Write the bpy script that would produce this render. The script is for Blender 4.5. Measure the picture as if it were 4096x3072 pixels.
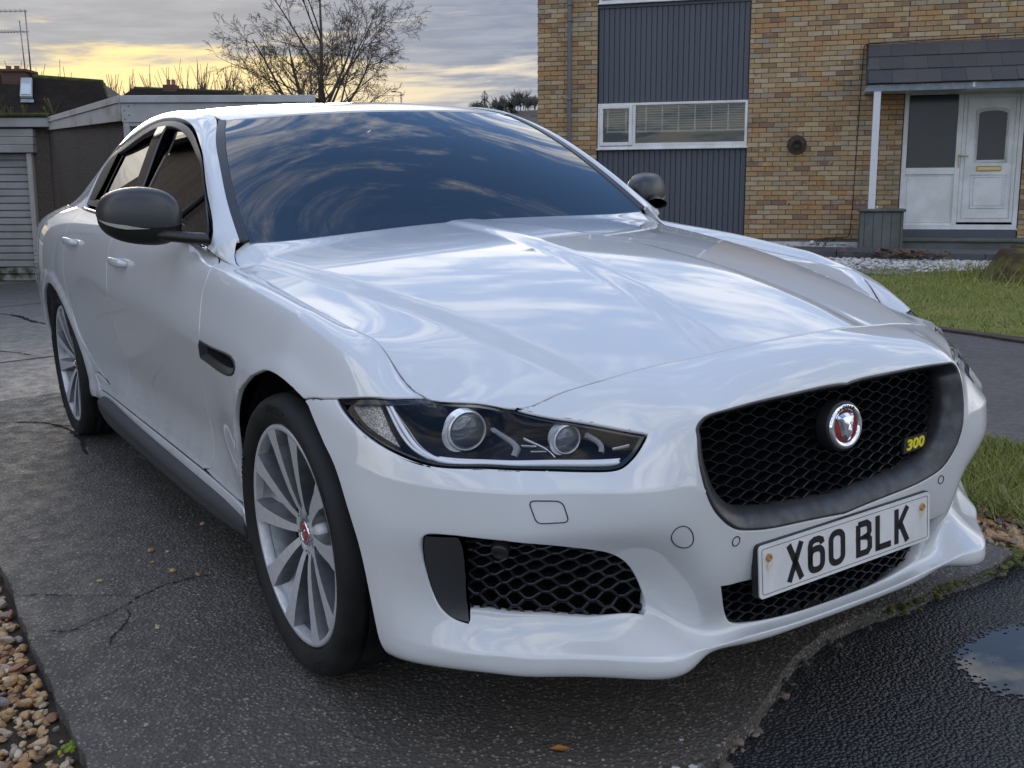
import bpy, bmesh, math, random
import numpy as np
from mathutils import Vector, Matrix, geometry
from mathutils.bvhtree import BVHTree

for _o in list(bpy.data.objects): bpy.data.objects.remove(_o)
SC = bpy.context.scene
COL = SC.collection
R = math.radians
random.seed(7)
RNG = np.random.default_rng(7)

# ---------------------------------------------------------------- camera
CAM = dict(loc=(2.3031, -1.6969, 1.1940), yaw=2.5907, pitch=-0.2139, roll=-0.0424, f=4267.5, w=4096.0)
def cam_basis(c):
    y, p, r = c['yaw'], c['pitch'], c['roll']
    f = Vector((math.cos(p) * math.cos(y), math.cos(p) * math.sin(y), math.sin(p)))
    x = Vector((math.sin(y), -math.cos(y), 0)); u = x.cross(f)
    return x * math.cos(r) + u * math.sin(r), -x * math.sin(r) + u * math.cos(r), f
_x, _u, _f = cam_basis(CAM)
cam_data = bpy.data.cameras.new('camera')
cam = bpy.data.objects.new('camera', cam_data); COL.objects.link(cam)
cam.matrix_world = Matrix(((_x.x, _u.x, -_f.x, CAM['loc'][0]), (_x.y, _u.y, -_f.y, CAM['loc'][1]),
                           (_x.z, _u.z, -_f.z, CAM['loc'][2]), (0, 0, 0, 1)))
cam_data.sensor_width = 36; cam_data.lens = 36 * CAM['f'] / CAM['w']
cam_data.clip_start = 0.05; cam_data.clip_end = 3000
SC.camera = cam

# ---------------------------------------------------------------- world and sun
SUN_AZ = R(166.0); SUN_EL = R(5.5)          # azimuth measured from +x towards +y; low behind cloud over the garages
SC.view_settings.view_transform = 'Standard'; SC.view_settings.look = 'None'
SC.view_settings.exposure = 0.80; SC.view_settings.gamma = 1.0; SC.view_settings.use_curve_mapping = False
SC.render.film_transparent = False
SC.cycles.max_bounces = 6; SC.cycles.glossy_bounces = 4; SC.cycles.diffuse_bounces = 3
SC.cycles.transparent_max_bounces = 12; SC.cycles.transmission_bounces = 6
SC.cycles.caustics_reflective = False; SC.cycles.caustics_refractive = False

class NT:
    """tiny helper round a node tree"""
    def __init__(s, tree):
        s.t = tree; s.n = tree.nodes; s.l = tree.links
    def new(s, typ, **kw):
        n = s.n.new(typ)
        for k, v in kw.items():
            if hasattr(n, k): setattr(n, k, v)
        return n
    def link(s, a, b): s.l.new(a, b)
    def val(s, sock, v):
        if hasattr(v, 'is_output') or isinstance(v, bpy.types.NodeSocket): s.l.new(v, sock)
        else: sock.default_value = v
    def math(s, op, a, b=0.0, c=None, clamp=False):
        n = s.n.new('ShaderNodeMath'); n.operation = op; n.use_clamp = clamp
        s.val(n.inputs[0], a); s.val(n.inputs[1], b)
        if c is not None: s.val(n.inputs[2], c)
        return n.outputs[0]
    def vmath(s, op, a, b=(0, 0, 0), scale=None):
        n = s.n.new('ShaderNodeVectorMath'); n.operation = op
        s.val(n.inputs[0], a); s.val(n.inputs[1], b)
        if scale is not None: s.val(n.inputs['Scale'], scale)
        return n.outputs['Value'] if op in ('DOT_PRODUCT', 'LENGTH', 'DISTANCE') else n.outputs[0]
    def mix(s, f, a, b, blend='MIX'):
        n = s.n.new('ShaderNodeMix'); n.data_type = 'RGBA'; n.blend_type = blend; n.clamp_factor = True
        s.val(n.inputs[0], f); s.val(n.inputs[6], a); s.val(n.inputs[7], b)
        return n.outputs[2]
    def ramp(s, f, stops, interp='LINEAR'):
        n = s.n.new('ShaderNodeValToRGB'); cr = n.color_ramp; cr.interpolation = interp
        while len(cr.elements) < len(stops): cr.elements.new(0.5)
        for e, (p, c) in zip(cr.elements, stops):
            e.position = p; e.color = c if len(c) == 4 else (*c, 1)
        s.val(n.inputs[0], f); return n.outputs[0]
    def mapr(s, v, a, b, c=0.0, d=1.0, smooth=True):
        n = s.n.new('ShaderNodeMapRange'); n.interpolation_type = 'SMOOTHSTEP' if smooth else 'LINEAR'
        s.val(n.inputs[0], v); s.val(n.inputs[1], a); s.val(n.inputs[2], b); s.val(n.inputs[3], c); s.val(n.inputs[4], d)
        return n.outputs[0]
    def noise(s, vec, scale, detail=3, rough=0.5, dist=0.0, dim='3D', out=0):
        n = s.n.new('ShaderNodeTexNoise'); n.noise_dimensions = dim
        if vec is not None: s.l.new(vec, n.inputs['Vector'])
        n.inputs['Scale'].default_value = scale; n.inputs['Detail'].default_value = detail
        n.inputs['Roughness'].default_value = rough; n.inputs['Distortion'].default_value = dist
        return n.outputs[out]
    def vor(s, vec, scale, feature='F1', out='Distance', rand=1.0):
        n = s.n.new('ShaderNodeTexVoronoi'); n.feature = feature
        if vec is not None: s.l.new(vec, n.inputs['Vector'])
        n.inputs['Scale'].default_value = scale
        n.inputs['Randomness'].default_value = rand
        return n.outputs[out]
    def xyz(s, v):
        n = s.n.new('ShaderNodeSeparateXYZ'); s.l.new(v, n.inputs[0]); return n.outputs
    def comb(s, x, y, z):
        n = s.n.new('ShaderNodeCombineXYZ')
        for i, v in enumerate((x, y, z)): s.val(n.inputs[i], v)
        return n.outputs[0]
    def bump(s, h, strength=0.3, dist=0.01, normal=None):
        n = s.n.new('ShaderNodeBump'); s.l.new(h, n.inputs['Height'])
        n.inputs['Strength'].default_value = strength; n.inputs['Distance'].default_value = dist
        if normal is not None: s.l.new(normal, n.inputs['Normal'])
        return n.outputs[0]

def build_world():
    w = bpy.data.worlds.new('World'); SC.world = w; w.use_nodes = True
    t = NT(w.node_tree); t.n.clear()
    out = t.new('ShaderNodeOutputWorld'); bg = t.new('ShaderNodeBackground')
    tc = t.new('ShaderNodeTexCoord'); d = t.vmath('NORMALIZE', tc.outputs['Generated'])
    sky = t.new('ShaderNodeTexSky'); sky.sky_type = 'NISHITA'; sky.sun_disc = False
    sky.sun_elevation = SUN_EL; sky.sun_rotation = R(90) - SUN_AZ
    sky.air_density = 1.0; sky.dust_density = 0.6; sky.ozone_density = 2.0
    x, y, z = t.xyz(d)
    # azimuth away from the sun, and height above the skyline
    da = t.math('ARCTAN2', t.math('SUBTRACT', t.math('MULTIPLY', y, math.cos(SUN_AZ)), t.math('MULTIPLY', x, math.sin(SUN_AZ))),
                t.math('ADD', t.math('MULTIPLY', x, math.cos(SUN_AZ)), t.math('MULTIPLY', y, math.sin(SUN_AZ))))
    cs = t.math('COSINE', da); sunside = t.mapr(cs, -0.35, 0.8)
    def gauss(v, c, s): 
        q = t.math('DIVIDE', t.math('SUBTRACT', v, c), s); return t.math('EXPONENT', t.math('MULTIPLY', t.math('MULTIPLY', q, q), -1.0))
    # low bank: flat bars of grey cloud with bright gaps round the hidden sun
    L = t.comb(t.math('MULTIPLY', da, 3.2), t.math('MULTIPLY', z, 30.0), 0.0)
    nl = t.noise(L, 1.6, 7, 0.60, 0.35); nf = t.noise(t.vmath('ADD', L, (3.1, 7.7, 0)), 5.0, 5, 0.6, 0.4)
    nb = t.math('ADD', t.math('MULTIPLY', nl, .8), t.math('MULTIPLY', nf, .2))
    G = t.math('MULTIPLY', gauss(da, 0.03, 0.34), gauss(z, 0.055, 0.050)); core = t.math('MULTIPLY', gauss(da, 0.0, 0.12), gauss(z, 0.062, 0.020))
    gap = t.mapr(t.math('ADD', t.math('ADD', nb, t.math('MULTIPLY', G, 0.27)), t.math('MULTIPLY', core, .25)), 0.575, 0.74)
    side = t.mapr(da, 0.0, -0.36)       # towards the house the bank turns blue grey
    grey = t.mix(side, (0.260, 0.256, 0.262, 1), (0.165, 0.190, 0.245, 1))
    grey = t.mix(t.math('MULTIPLY', gauss(z, 0.035, .035), .8), grey, t.mix(side, (0.42, 0.36, 0.25, 1), (0.24, 0.25, 0.28, 1)))
    grey = t.mix(t.mapr(nf, .35, .7), grey, t.mix(0.25, grey, (0.42, 0.42, 0.44, 1)))
    warm = t.mix(side, (0.72, 0.56, 0.27, 1), (0.48, 0.43, 0.36, 1)); warm = t.mix(t.mapr(nb, .62, .80), warm, (0.95, 0.78, 0.44, 1))
    low = t.mix(gap, grey, warm)
    # high deck: wind-torn white cloud over blue, projected on a flat layer
    den = t.math('ADD', t.math('MAXIMUM', z, 0.0), 0.10)
    px = t.math('DIVIDE', x, den); py = t.math('DIVIDE', y, den)
    ca, sa = math.cos(R(72)), math.sin(R(72))
    qx = t.math('ADD', t.math('MULTIPLY', px, ca), t.math('MULTIPLY', py, sa)); qy = t.math('SUBTRACT', t.math('MULTIPLY', py, ca), t.math('MULTIPLY', px, sa))
    P = t.comb(t.math('MULTIPLY', qx, 1.0), t.math('MULTIPLY', qy, 1.55), 0.0)
    big = t.noise(P, 0.45, 2, 0.5, 0.5); n1 = t.noise(P, 1.7, 8, 0.64, 0.5); n2 = t.noise(t.vmath('ADD', P, (7.3, 2.1, 0)), 5.2, 7, 0.68, 0.4)
    c = t.math('ADD', t.math('ADD', t.math('MULTIPLY', n1, .72), t.math('MULTIPLY', n2, .28)), t.math('MULTIPLY', t.math('SUBTRACT', big, .5), .42))
    c = t.math('ADD', c, t.math('MULTIPLY', t.math('MULTIPLY', sunside, t.mapr(z, .44, .16)), .20))
    cover = t.mapr(c, 0.455, 0.60); thick = t.mapr(c, .60, .86)
    blue = t.new('ShaderNodeVectorMath', operation='SCALE'); t.link(sky.outputs[0], blue.inputs[0]); blue.inputs['Scale'].default_value = 0.14
    bl = t.mix(.75, blue.outputs[0], t.mix(t.mapr(z, .1, .7), (0.44, 0.54, 0.70, 1), (0.14, 0.28, 0.60, 1)))
    lit = t.mix(t.math('MULTIPLY', sunside, t.mapr(z, .42, .15)), (1.02, 1.00, 0.97, 1), (1.25, 1.14, 0.95, 1)); shade = (0.60, 0.61, 0.64, 1)
    high = t.mix(cover, bl, t.mix(thick, lit, shade))
    kk = t.mapr(z, .125, .26); kk = t.mix(sunside, 1.0, kk) if 0 else t.math('MAXIMUM', kk, t.mapr(cs, .55, .1))
    col = t.mix(kk, low, high)
    col = t.mix(t.mapr(z, 0.0, -0.05), col, (0.16, 0.16, 0.15, 1))
    t.link(col, bg.inputs['Color']); bg.inputs['Strength'].default_value = 1.0
    t.link(bg.outputs[0], out.inputs[0])
build_world()
sun_l = bpy.data.lights.new('sun', 'SUN'); sun_l.energy = 0.8; sun_l.angle = R(20); sun_l.color = (1.0, 0.86, 0.66)
sun_o = bpy.data.objects.new('sun', sun_l); COL.objects.link(sun_o)
sun_o.rotation_euler = Vector((-math.cos(SUN_EL) * math.cos(SUN_AZ), -math.cos(SUN_EL) * math.sin(SUN_AZ), -math.sin(SUN_EL))).to_track_quat('-Z', 'Y').to_euler()
sun_o.location = (0, 0, 30)

# ---------------------------------------------------------------- object helpers
def tag(o, label=None, cat=None, group=None, kind=None):
    if label: o['label'] = label
    if cat: o['category'] = cat
    if group: o['group'] = group
    if kind: o['kind'] = kind
    return o
def empty(name, loc=(0, 0, 0), rz=0.0, **kw):
    o = bpy.data.objects.new(name, None); COL.objects.link(o); o.location = loc; o.rotation_euler = (0, 0, rz)
    o.empty_display_size = 0.1
    return tag(o, **kw)
def link(name, me, parent=None, mat=None):
    o = bpy.data.objects.new(name, me); COL.objects.link(o)
    if parent is not None: o.parent = parent
    if mat is not None and not me.materials:
        for m in (mat if isinstance(mat, (list, tuple)) else [mat]): me.materials.append(m)
    return o
def copy_tree(o, parent=None):
    c = o.copy(); COL.objects.link(c); c.parent = parent
    for ch in list(o.children): copy_tree(ch, c)
    return c

class MB:
    """mesh builder: collects primitives, then links them as one object"""
    def __init__(s): s.v = []; s.f = []; s.mi = []; s.sm = []
    def add(s, v, f, mi=0, smooth=False):
        k = len(s.v); s.v += [tuple(p) for p in v]; s.f += [tuple(i + k for i in q) for q in f]
        s.mi += [mi] * len(f); s.sm += [smooth] * len(f); return s
    def box(s, a, b, mi=0, M=None):
        x0, y0, z0 = a; x1, y1, z1 = b
        v = [(x0,y0,z0),(x1,y0,z0),(x1,y1,z0),(x0,y1,z0),(x0,y0,z1),(x1,y0,z1),(x1,y1,z1),(x0,y1,z1)]
        if M is not None: v = [M @ Vector(p) for p in v]
        return s.add(v, [(0,3,2,1),(4,5,6,7),(0,1,5,4),(1,2,6,5),(2,3,7,6),(3,0,4,7)], mi)
    def bbox(s, a, b, r=0.003, mi=0, M=None):
        """box with chamfered edges"""
        bm = bmesh.new(); bmesh.ops.create_cube(bm, size=1)
        for v in bm.verts:
            v.co = Vector(((a[i] + b[i]) / 2 + v.co[i] * (b[i] - a[i]) for i in range(3)))
        bmesh.ops.bevel(bm, geom=list(bm.edges), offset=r, segments=1, affect='EDGES', profile=0.5)
        s.bm(bm, mi, M=M); return s
    def bm(s, bm, mi=0, smooth=False, M=None):
        bm.verts.index_update()
        s.add([(M @ v.co) if M is not None else v.co.copy() for v in bm.verts], [[v.index for v in f.verts] for f in bm.faces], mi, smooth); bm.free(); return s
    def tube(s, pts, r, n=8, mi=0, closed=False, caps=True, up=None):
        pts = [Vector(p) for p in pts]; rr = r if hasattr(r, '__len__') else [r] * len(pts)
        V = []; N = len(pts); prev = None
        for i, p in enumerate(pts):
            a = pts[(i - 1) % N] if (i or closed) else p; b = pts[(i + 1) % N] if (i < N - 1 or closed) else p
            t = (b - a).normalized()
            if prev is None:
                x = t.orthogonal().normalized() if up is None else (Vector(up) - t * t.dot(Vector(up))).normalized()
            else: x = (prev - t * t.dot(prev)).normalized()
            prev = x; y = t.cross(x)
            V += [p + (x * math.cos(2*math.pi*k/n) + y * math.sin(2*math.pi*k/n)) * rr[i] for k in range(n)]
        F = []
        for i in range(N if closed else N - 1):
            j = (i + 1) % N
            for k in range(n): F.append((i*n+k, i*n+(k+1)%n, j*n+(k+1)%n, j*n+k))
        if caps and not closed: F += [tuple(range(n))[::-1], tuple(range((N-1)*n, N*n))]
        return s.add(V, F, mi, True)
    def lathe(s, prof, n=32, M=None, mi=0, smooth=True, close=False):
        """prof: (r, h) pairs turned round the local z axis"""
        V = []; 
        for k in range(n):
            a = 2*math.pi*k/n
            V += [Vector((r*math.cos(a), r*math.sin(a), h)) for r, h in prof]
        m = len(prof)
        F = [(k*m+i, ((k+1)%n)*m+i, ((k+1)%n)*m+i+1, k*m+i+1) for k in range(n) for i in range(m-1)]
        if close: F += [(k*m+m-1, ((k+1)%n)*m+m-1, ((k+1)%n)*m, k*m) for k in range(n)]
        if M is not None: V = [M @ p for p in V]
        return s.add(V, F, mi, smooth)
    def prism(s, poly, z0, z1, mi=0, M=None, smooth=False):
        n = len(poly); V = [Vector((x, y, z0)) for x, y in poly] + [Vector((x, y, z1)) for x, y in poly]
        if M is not None: V = [M @ p for p in V]
        F = [tuple(range(n))[::-1], tuple(range(n, 2*n))] + [(i, (i+1)%n, n+(i+1)%n, n+i) for i in range(n)]
        return s.add(V, F, mi, smooth)
    def mesh(s, name='m'):
        me = bpy.data.meshes.new(name); me.from_pydata([tuple(v) for v in s.v], [], s.f)
        if s.f:
            me.polygons.foreach_set('material_index', s.mi); me.polygons.foreach_set('use_smooth', s.sm)
        me.validate(); me.update(); return me
    def build(s, name, mat, parent=None, bevel=0, angle=None):
        me = s.mesh(name); o = link(name, me, parent, mat)
        return o
def autosmooth(o, deg=40):
    me = o.data
    for p in me.polygons: p.use_smooth = True
    me.set_sharp_from_angle(angle=R(deg)); return o

# ---------------------------------------------------------------- materials
MATS = {}
def mat(name, col=(0.5,0.5,0.5), rough=0.5, metal=0.0, **kw):
    if name in MATS: return MATS[name]
    m = bpy.data.materials.new(name); m.use_nodes = True; MATS[name] = m
    b = m.node_tree.nodes['Principled BSDF']
    b.inputs['Base Color'].default_value = (*col, 1); b.inputs['Roughness'].default_value = rough; b.inputs['Metallic'].default_value = metal
    for k, v in kw.items():
        b.inputs[{'coat': 'Coat Weight', 'coatr': 'Coat Roughness', 'spec': 'Specular IOR Level', 'ior': 'IOR', 'trans': 'Transmission Weight', 'alpha': 'Alpha',
                  'emit': 'Emission Strength'}[k]].default_value = v
    return m
def nodes(m):
    t = NT(m.node_tree); b = m.node_tree.nodes['Principled BSDF']; return t, b
def objco(t):
    return t.new('ShaderNodeTexCoord').outputs['Object']
def worldpos(t):
    return t.new('ShaderNodeNewGeometry').outputs['Position']
def vary(m, col2, scale=5.0, detail=4, lo=0.35, hi=0.65, rough2=None, bump=None, world=False, axis=None):
    """mottles a plain material with a second colour, and optional bump (scale, strength, dist)"""
    t, b = nodes(m); c = b.inputs['Base Color'].default_value[:]
    v = worldpos(t) if world else objco(t)
    if axis is not None: v = t.vmath('MULTIPLY', v, axis)
    f = t.mapr(t.noise(v, scale, detail, 0.6), lo, hi)
    t.link(t.mix(f, c, (*col2, 1)), b.inputs['Base Color'])
    if rough2 is not None:
        t.link(t.mapr(f, 0, 1, b.inputs['Roughness'].default_value, rough2, False), b.inputs['Roughness'])
    if bump: t.link(t.bump(t.noise(v, bump[0], 4, 0.6), bump[1], bump[2]), b.inputs['Normal'])
    return m
def glass_mat(name, tint=(1,1,1), dark=0.0, rough=0.0, ior=1.5, boost=1.0):
    """thin glass: see-through part tinted, mirror part by Fresnel"""
    m = bpy.data.materials.new(name); m.use_nodes = True; t = NT(m.node_tree); t.n.clear(); MATS[name] = m
    out = t.new('ShaderNodeOutputMaterial'); tr = t.new('ShaderNodeBsdfTransparent'); gl = t.new('ShaderNodeBsdfGlossy')
    tr.inputs[0].default_value = (*[c * (1 - dark) for c in tint], 1); gl.inputs['Roughness'].default_value = rough
    fr = t.new('ShaderNodeFresnel'); fr.inputs[0].default_value = ior
    f = t.math('MINIMUM', t.math('MULTIPLY', fr.outputs[0], boost), 1.0)
    mx = t.new('ShaderNodeMixShader'); t.link(f, mx.inputs[0]); t.link(tr.outputs[0], mx.inputs[1]); t.link(gl.outputs[0], mx.inputs[2])
    t.link(mx.outputs[0], out.inputs[0]); return m
# ---------------------------------------------------------------- smooth surfaces
def _nat(t, Y):
    """second-derivative free natural cubic: returns tangents at knots"""
    n = len(t); h = np.diff(t)
    A = np.zeros((n, n)); B = np.zeros((n,) + Y.shape[1:])
    dY = np.diff(Y, axis=0) / h.reshape((-1,) + (1,) * (Y.ndim - 1))
    if n == 2:
        return np.stack([dY[0], dY[0]])
    A[0, 0] = 2; A[0, 1] = 1; B[0] = 3 * dY[0]
    A[-1, -1] = 2; A[-1, -2] = 1; B[-1] = 3 * dY[-1]
    for i in range(1, n - 1):
        A[i, i - 1] = h[i]; A[i, i] = 2 * (h[i] + h[i - 1]); A[i, i + 1] = h[i - 1]
        B[i] = 3 * (h[i] * dY[i - 1] + h[i - 1] * dY[i])
    return np.linalg.solve(A, B.reshape(n, -1)).reshape(B.shape)

def spl(t, Y, q, cre=()):
    t = np.asarray(t, float); Y = np.asarray(Y, float); q = np.clip(np.asarray(q, float), t[0], t[-1])
    out = np.zeros((len(q),) + Y.shape[1:])
    br = [0] + sorted(c for c in cre if 0 < c < len(t) - 1) + [len(t) - 1]
    for a, b in zip(br[:-1], br[1:]):
        m = (q >= t[a]) & (q <= t[b])
        if not m.any(): continue
        tt = t[a:b + 1]; YY = Y[a:b + 1]; T = _nat(tt, YY)
        i = np.clip(np.searchsorted(tt, q[m], side='right') - 1, 0, len(tt) - 2)
        h = tt[i + 1] - tt[i]; s = (q[m] - tt[i]) / h
        sh = (-1,) + (1,) * (Y.ndim - 1)
        s = s.reshape(sh); h = h.reshape(sh)
        out[m] = ((2*s**3 - 3*s**2 + 1) * YY[i] + (s**3 - 2*s**2 + s) * h * T[i]
                  + (-2*s**3 + 3*s**2) * YY[i + 1] + (s**3 - s**2) * h * T[i + 1])
    return out

class Surf:
    def __init__(self, P, cu=(), cv=(), n=(400, 160), flip=False, disp=None):
        P = np.asarray(P, float)
        du = np.linalg.norm(np.diff(P, axis=0), axis=2).mean(1)
        dv = np.linalg.norm(np.diff(P, axis=1), axis=2).mean(0)
        self.ku = np.concatenate([[0], np.cumsum(du)]); self.kv = np.concatenate([[0], np.cumsum(dv)])
        self.U = np.linspace(0, self.ku[-1], n[0]); self.V = np.linspace(0, self.kv[-1], n[1])
        G = spl(self.kv, P.transpose(1, 0, 2), self.V, cv)
        G = spl(self.ku, G.transpose(1, 0, 2), self.U, cu)
        self.G = G; self.flip = flip
        self._norm()
        if disp is not None:
            self.G = disp(self.G.copy(), self.N); self._norm()
    def _norm(self):
        G = self.G
        N = np.cross(np.gradient(G, axis=0), np.gradient(G, axis=1))
        N /= np.linalg.norm(N, axis=2, keepdims=True) + 1e-12
        self.N = -N if self.flip else N
    def _bil(self, A, uv):
        uv = np.asarray(uv, float)
        a = np.clip(uv[:, 0] / self.U[-1] * (len(self.U) - 1), 0, len(self.U) - 1.0001)
        b = np.clip(uv[:, 1] / self.V[-1] * (len(self.V) - 1), 0, len(self.V) - 1.0001)
        i = a.astype(int); j = b.astype(int); a = (a - i)[:, None]; b = (b - j)[:, None]
        return ((1-a)*(1-b)*A[i, j] + a*(1-b)*A[i+1, j] + (1-a)*b*A[i, j+1] + a*b*A[i+1, j+1])
    def pos(self, uv): return self._bil(self.G, uv)
    def nrm(self, uv):
        n = self._bil(self.N, uv); return n / (np.linalg.norm(n, axis=1, keepdims=True) + 1e-12)
    def uvk(self, i, j): return (self.ku[i], self.kv[j])
    def near(self, pts):
        """uv of the surface points closest to 3-D points"""
        out = []
        F = self.G.reshape(-1, 3)
        for p in np.atleast_2d(pts):
            k = int(((F - p) ** 2).sum(1).argmin()); i, j = divmod(k, len(self.V))
            out.append((self.U[i], self.V[j]))
        return out
# outlines of the shut lines and openings, in surface coordinates (metres along the skin)
TR = {'lamp_in': [(0.6448, 0.0613), (0.6102, 0.0962), (0.5576, 0.1309), (0.497, 0.1682)],
 'lamp_low': [(0.4773, 0.182), (0.4963, 0.2099), (0.5165, 0.2378), (0.5357, 0.2566), (0.5498, 0.2655), (0.5666, 0.2693), (0.5886, 0.269), (0.6683, 0.2654), (0.7871, 0.2607), (0.8906, 0.2634), (0.9364, 0.2633), (0.9888, 0.2589), (1.0465, 0.2492), (1.0808, 0.232), (1.1039, 0.2065), (1.1095, 0.1927)],
 'lamp_out': [(1.071, 0.1717), (0.9948, 0.1334), (0.912, 0.0843), (0.8643, 0.0511)],
 'bump_shut': [(1.1627, 0.2258), (1.2355, 0.2561)],
 'arch_front': [(1.2219, 0.2841), (1.1903, 0.3357), (1.1822, 0.4169), (1.1689, 0.5209), (1.1607, 0.6266), (1.1593, 0.7027), (1.1569, 0.7309)],
 'arch_rear': [(1.8119, 0.7052), (1.8195, 0.6737), (1.8278, 0.6078), (1.8091, 0.5127), (1.7989, 0.4605), (1.7691, 0.4212), (1.7273, 0.3828), (1.6747, 0.3503), (1.615, 0.3149), (1.547, 0.26), (1.4536, 0.239), (1.3561, 0.2378), (1.2785, 0.2488), (1.2406, 0.2575)],
 'fdoor': [(2.2035, 0.0007), (2.126, 0.0445), (2.0929, 0.0864), (2.0834, 0.1214), (2.0935, 0.1598), (2.0924, 0.1924), (2.0753, 0.2477), (2.0768, 0.2913), (2.1025, 0.3495), (2.1429, 0.4057), (2.2062, 0.5364), (2.2225, 0.6883)],
 'bdoor': [(3.19, 0.0941), (3.2106, 0.1565), (3.2158, 0.2201), (3.2017, 0.2866), (3.2556, 0.3606), (3.3165, 0.423), (3.3792, 0.5181)],
 'rdoor': [(3.9777, 0.1067), (3.9705, 0.1831), (3.9884, 0.23), (3.9922, 0.3263), (3.9759, 0.394), (3.9375, 0.4763), (3.8784, 0.5658), (3.7892, 0.6315), (3.6249, 0.6782)],
 'vent': [(2.0725, 0.2941), (1.9053, 0.2929), (1.7565, 0.2987), (1.7516, 0.3192), (1.7767, 0.3404), (1.8148, 0.3519), (1.9162, 0.3592), (2.0075, 0.3561), (2.1071, 0.352)],
 'grille': [(0.3858, 0.1834), (0.3674, 0.1738), (0.3293, 0.1723), (0.2485, 0.174), (0.1398, 0.1756), (0.0214, 0.1769), (0.142, 0.4179), (0.232, 0.4162), (0.2888, 0.4038), (0.3161, 0.3903), (0.3494, 0.3613), (0.377, 0.3317), (0.3961, 0.2936), (0.4009, 0.2452), (0.3981, 0.2109)],
 'intake': [(0.8999, 0.4504), (0.8231, 0.4649), (0.7323, 0.4715), (0.6508, 0.4889), (0.5901, 0.5023), (0.5581, 0.5133), (0.5236, 0.5333), (0.4872, 0.5682), (0.4681, 0.6105), (0.4808, 0.6285), (0.5818, 0.6198), (0.6994, 0.6195), (0.8157, 0.6205), (0.8565, 0.6211)],
 'fin': [(0.8999, 0.4504), (0.9552, 0.4534), (0.9715, 0.4643), (0.978, 0.4899), (0.9776, 0.5188), (0.9647, 0.5662), (0.9431, 0.611), (0.9219, 0.6314), (0.8956, 0.6421), (0.8685, 0.6468), (0.8634, 0.6389), (0.8565, 0.6211), (0.8646, 0.5771), (0.8837, 0.5192)],
 'lower': [(0.3418, 0.4917), (0.2976, 0.5005), (0.2534, 0.5113), (0.2885, 0.6075), (0.2501, 0.6189), (0.1534, 0.6428), (0.0652, 0.6674), (-0.0798, 0.6919), (-0.2031, 0.661), (-0.2713, 0.6011)],
 'washer': [(0.741, 0.3345), (0.6752, 0.3379), (0.6672, 0.3909), (0.6726, 0.3981), (0.729, 0.3923), (0.7359, 0.3823)],
 'tow': [(0.4464, 0.4284)],
 'sensor': [(0.311, 0.4186)],
 'handles': [(3.0454, 0.1621), (3.8472, 0.1462)],
 'lens_big': [(0.8214, 0.121)],
 'lens_small': [(0.6299, 0.1588)],
 'drl': [(0.9514, 0.1171), (0.9525, 0.1604), (0.9462, 0.202), (0.9325, 0.2277), (0.9064, 0.2408), (0.8262, 0.2431), (0.6988, 0.2426), (0.6096, 0.2444), (0.5473, 0.2468)],
 'drl2': [(0.9356, 0.108), (0.9391, 0.159), (0.9302, 0.2013), (0.9081, 0.224)],
 'corner_lens': [(1.0803, 0.1819), (0.9972, 0.1417), (0.9839, 0.2369), (1.0195, 0.2283), (1.0506, 0.2177)],
 'bars': [(0.7315, 0.0148), (0.7341, 0.1424), (0.7529, 0.2098), (0.5796, 0.1336), (0.5806, 0.1874), (0.5907, 0.2234)],
 'dlo': [(0.0823, 0.1565), (0.2557, 0.1294), (0.4612, 0.0994), (0.5551, 0.1058), (0.6473, 0.1072), (0.7274, 0.0998), (0.8016, 0.0908), (0.8736, 0.0823), (0.9512, 0.0765), (1.0396, 0.0756), (1.1194, 0.0797), (1.2013, 0.086), (1.3557, 0.1042), (1.5334, 0.1222), (1.7659, 0.1304), (1.9839, 0.1465), (2.026, 0.2066), (1.976, 0.2787), (1.901, 0.3366)],
 'bpil': [(1.1735, 0.0977), (1.1068, 0.0971), (1.0629, 0.2646), (1.1128, 0.2849)],
 'qpil': [(1.6947, 0.1479), (1.6287, 0.1525), (1.7244, 0.2817), (1.8276, 0.2718)]}
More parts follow.
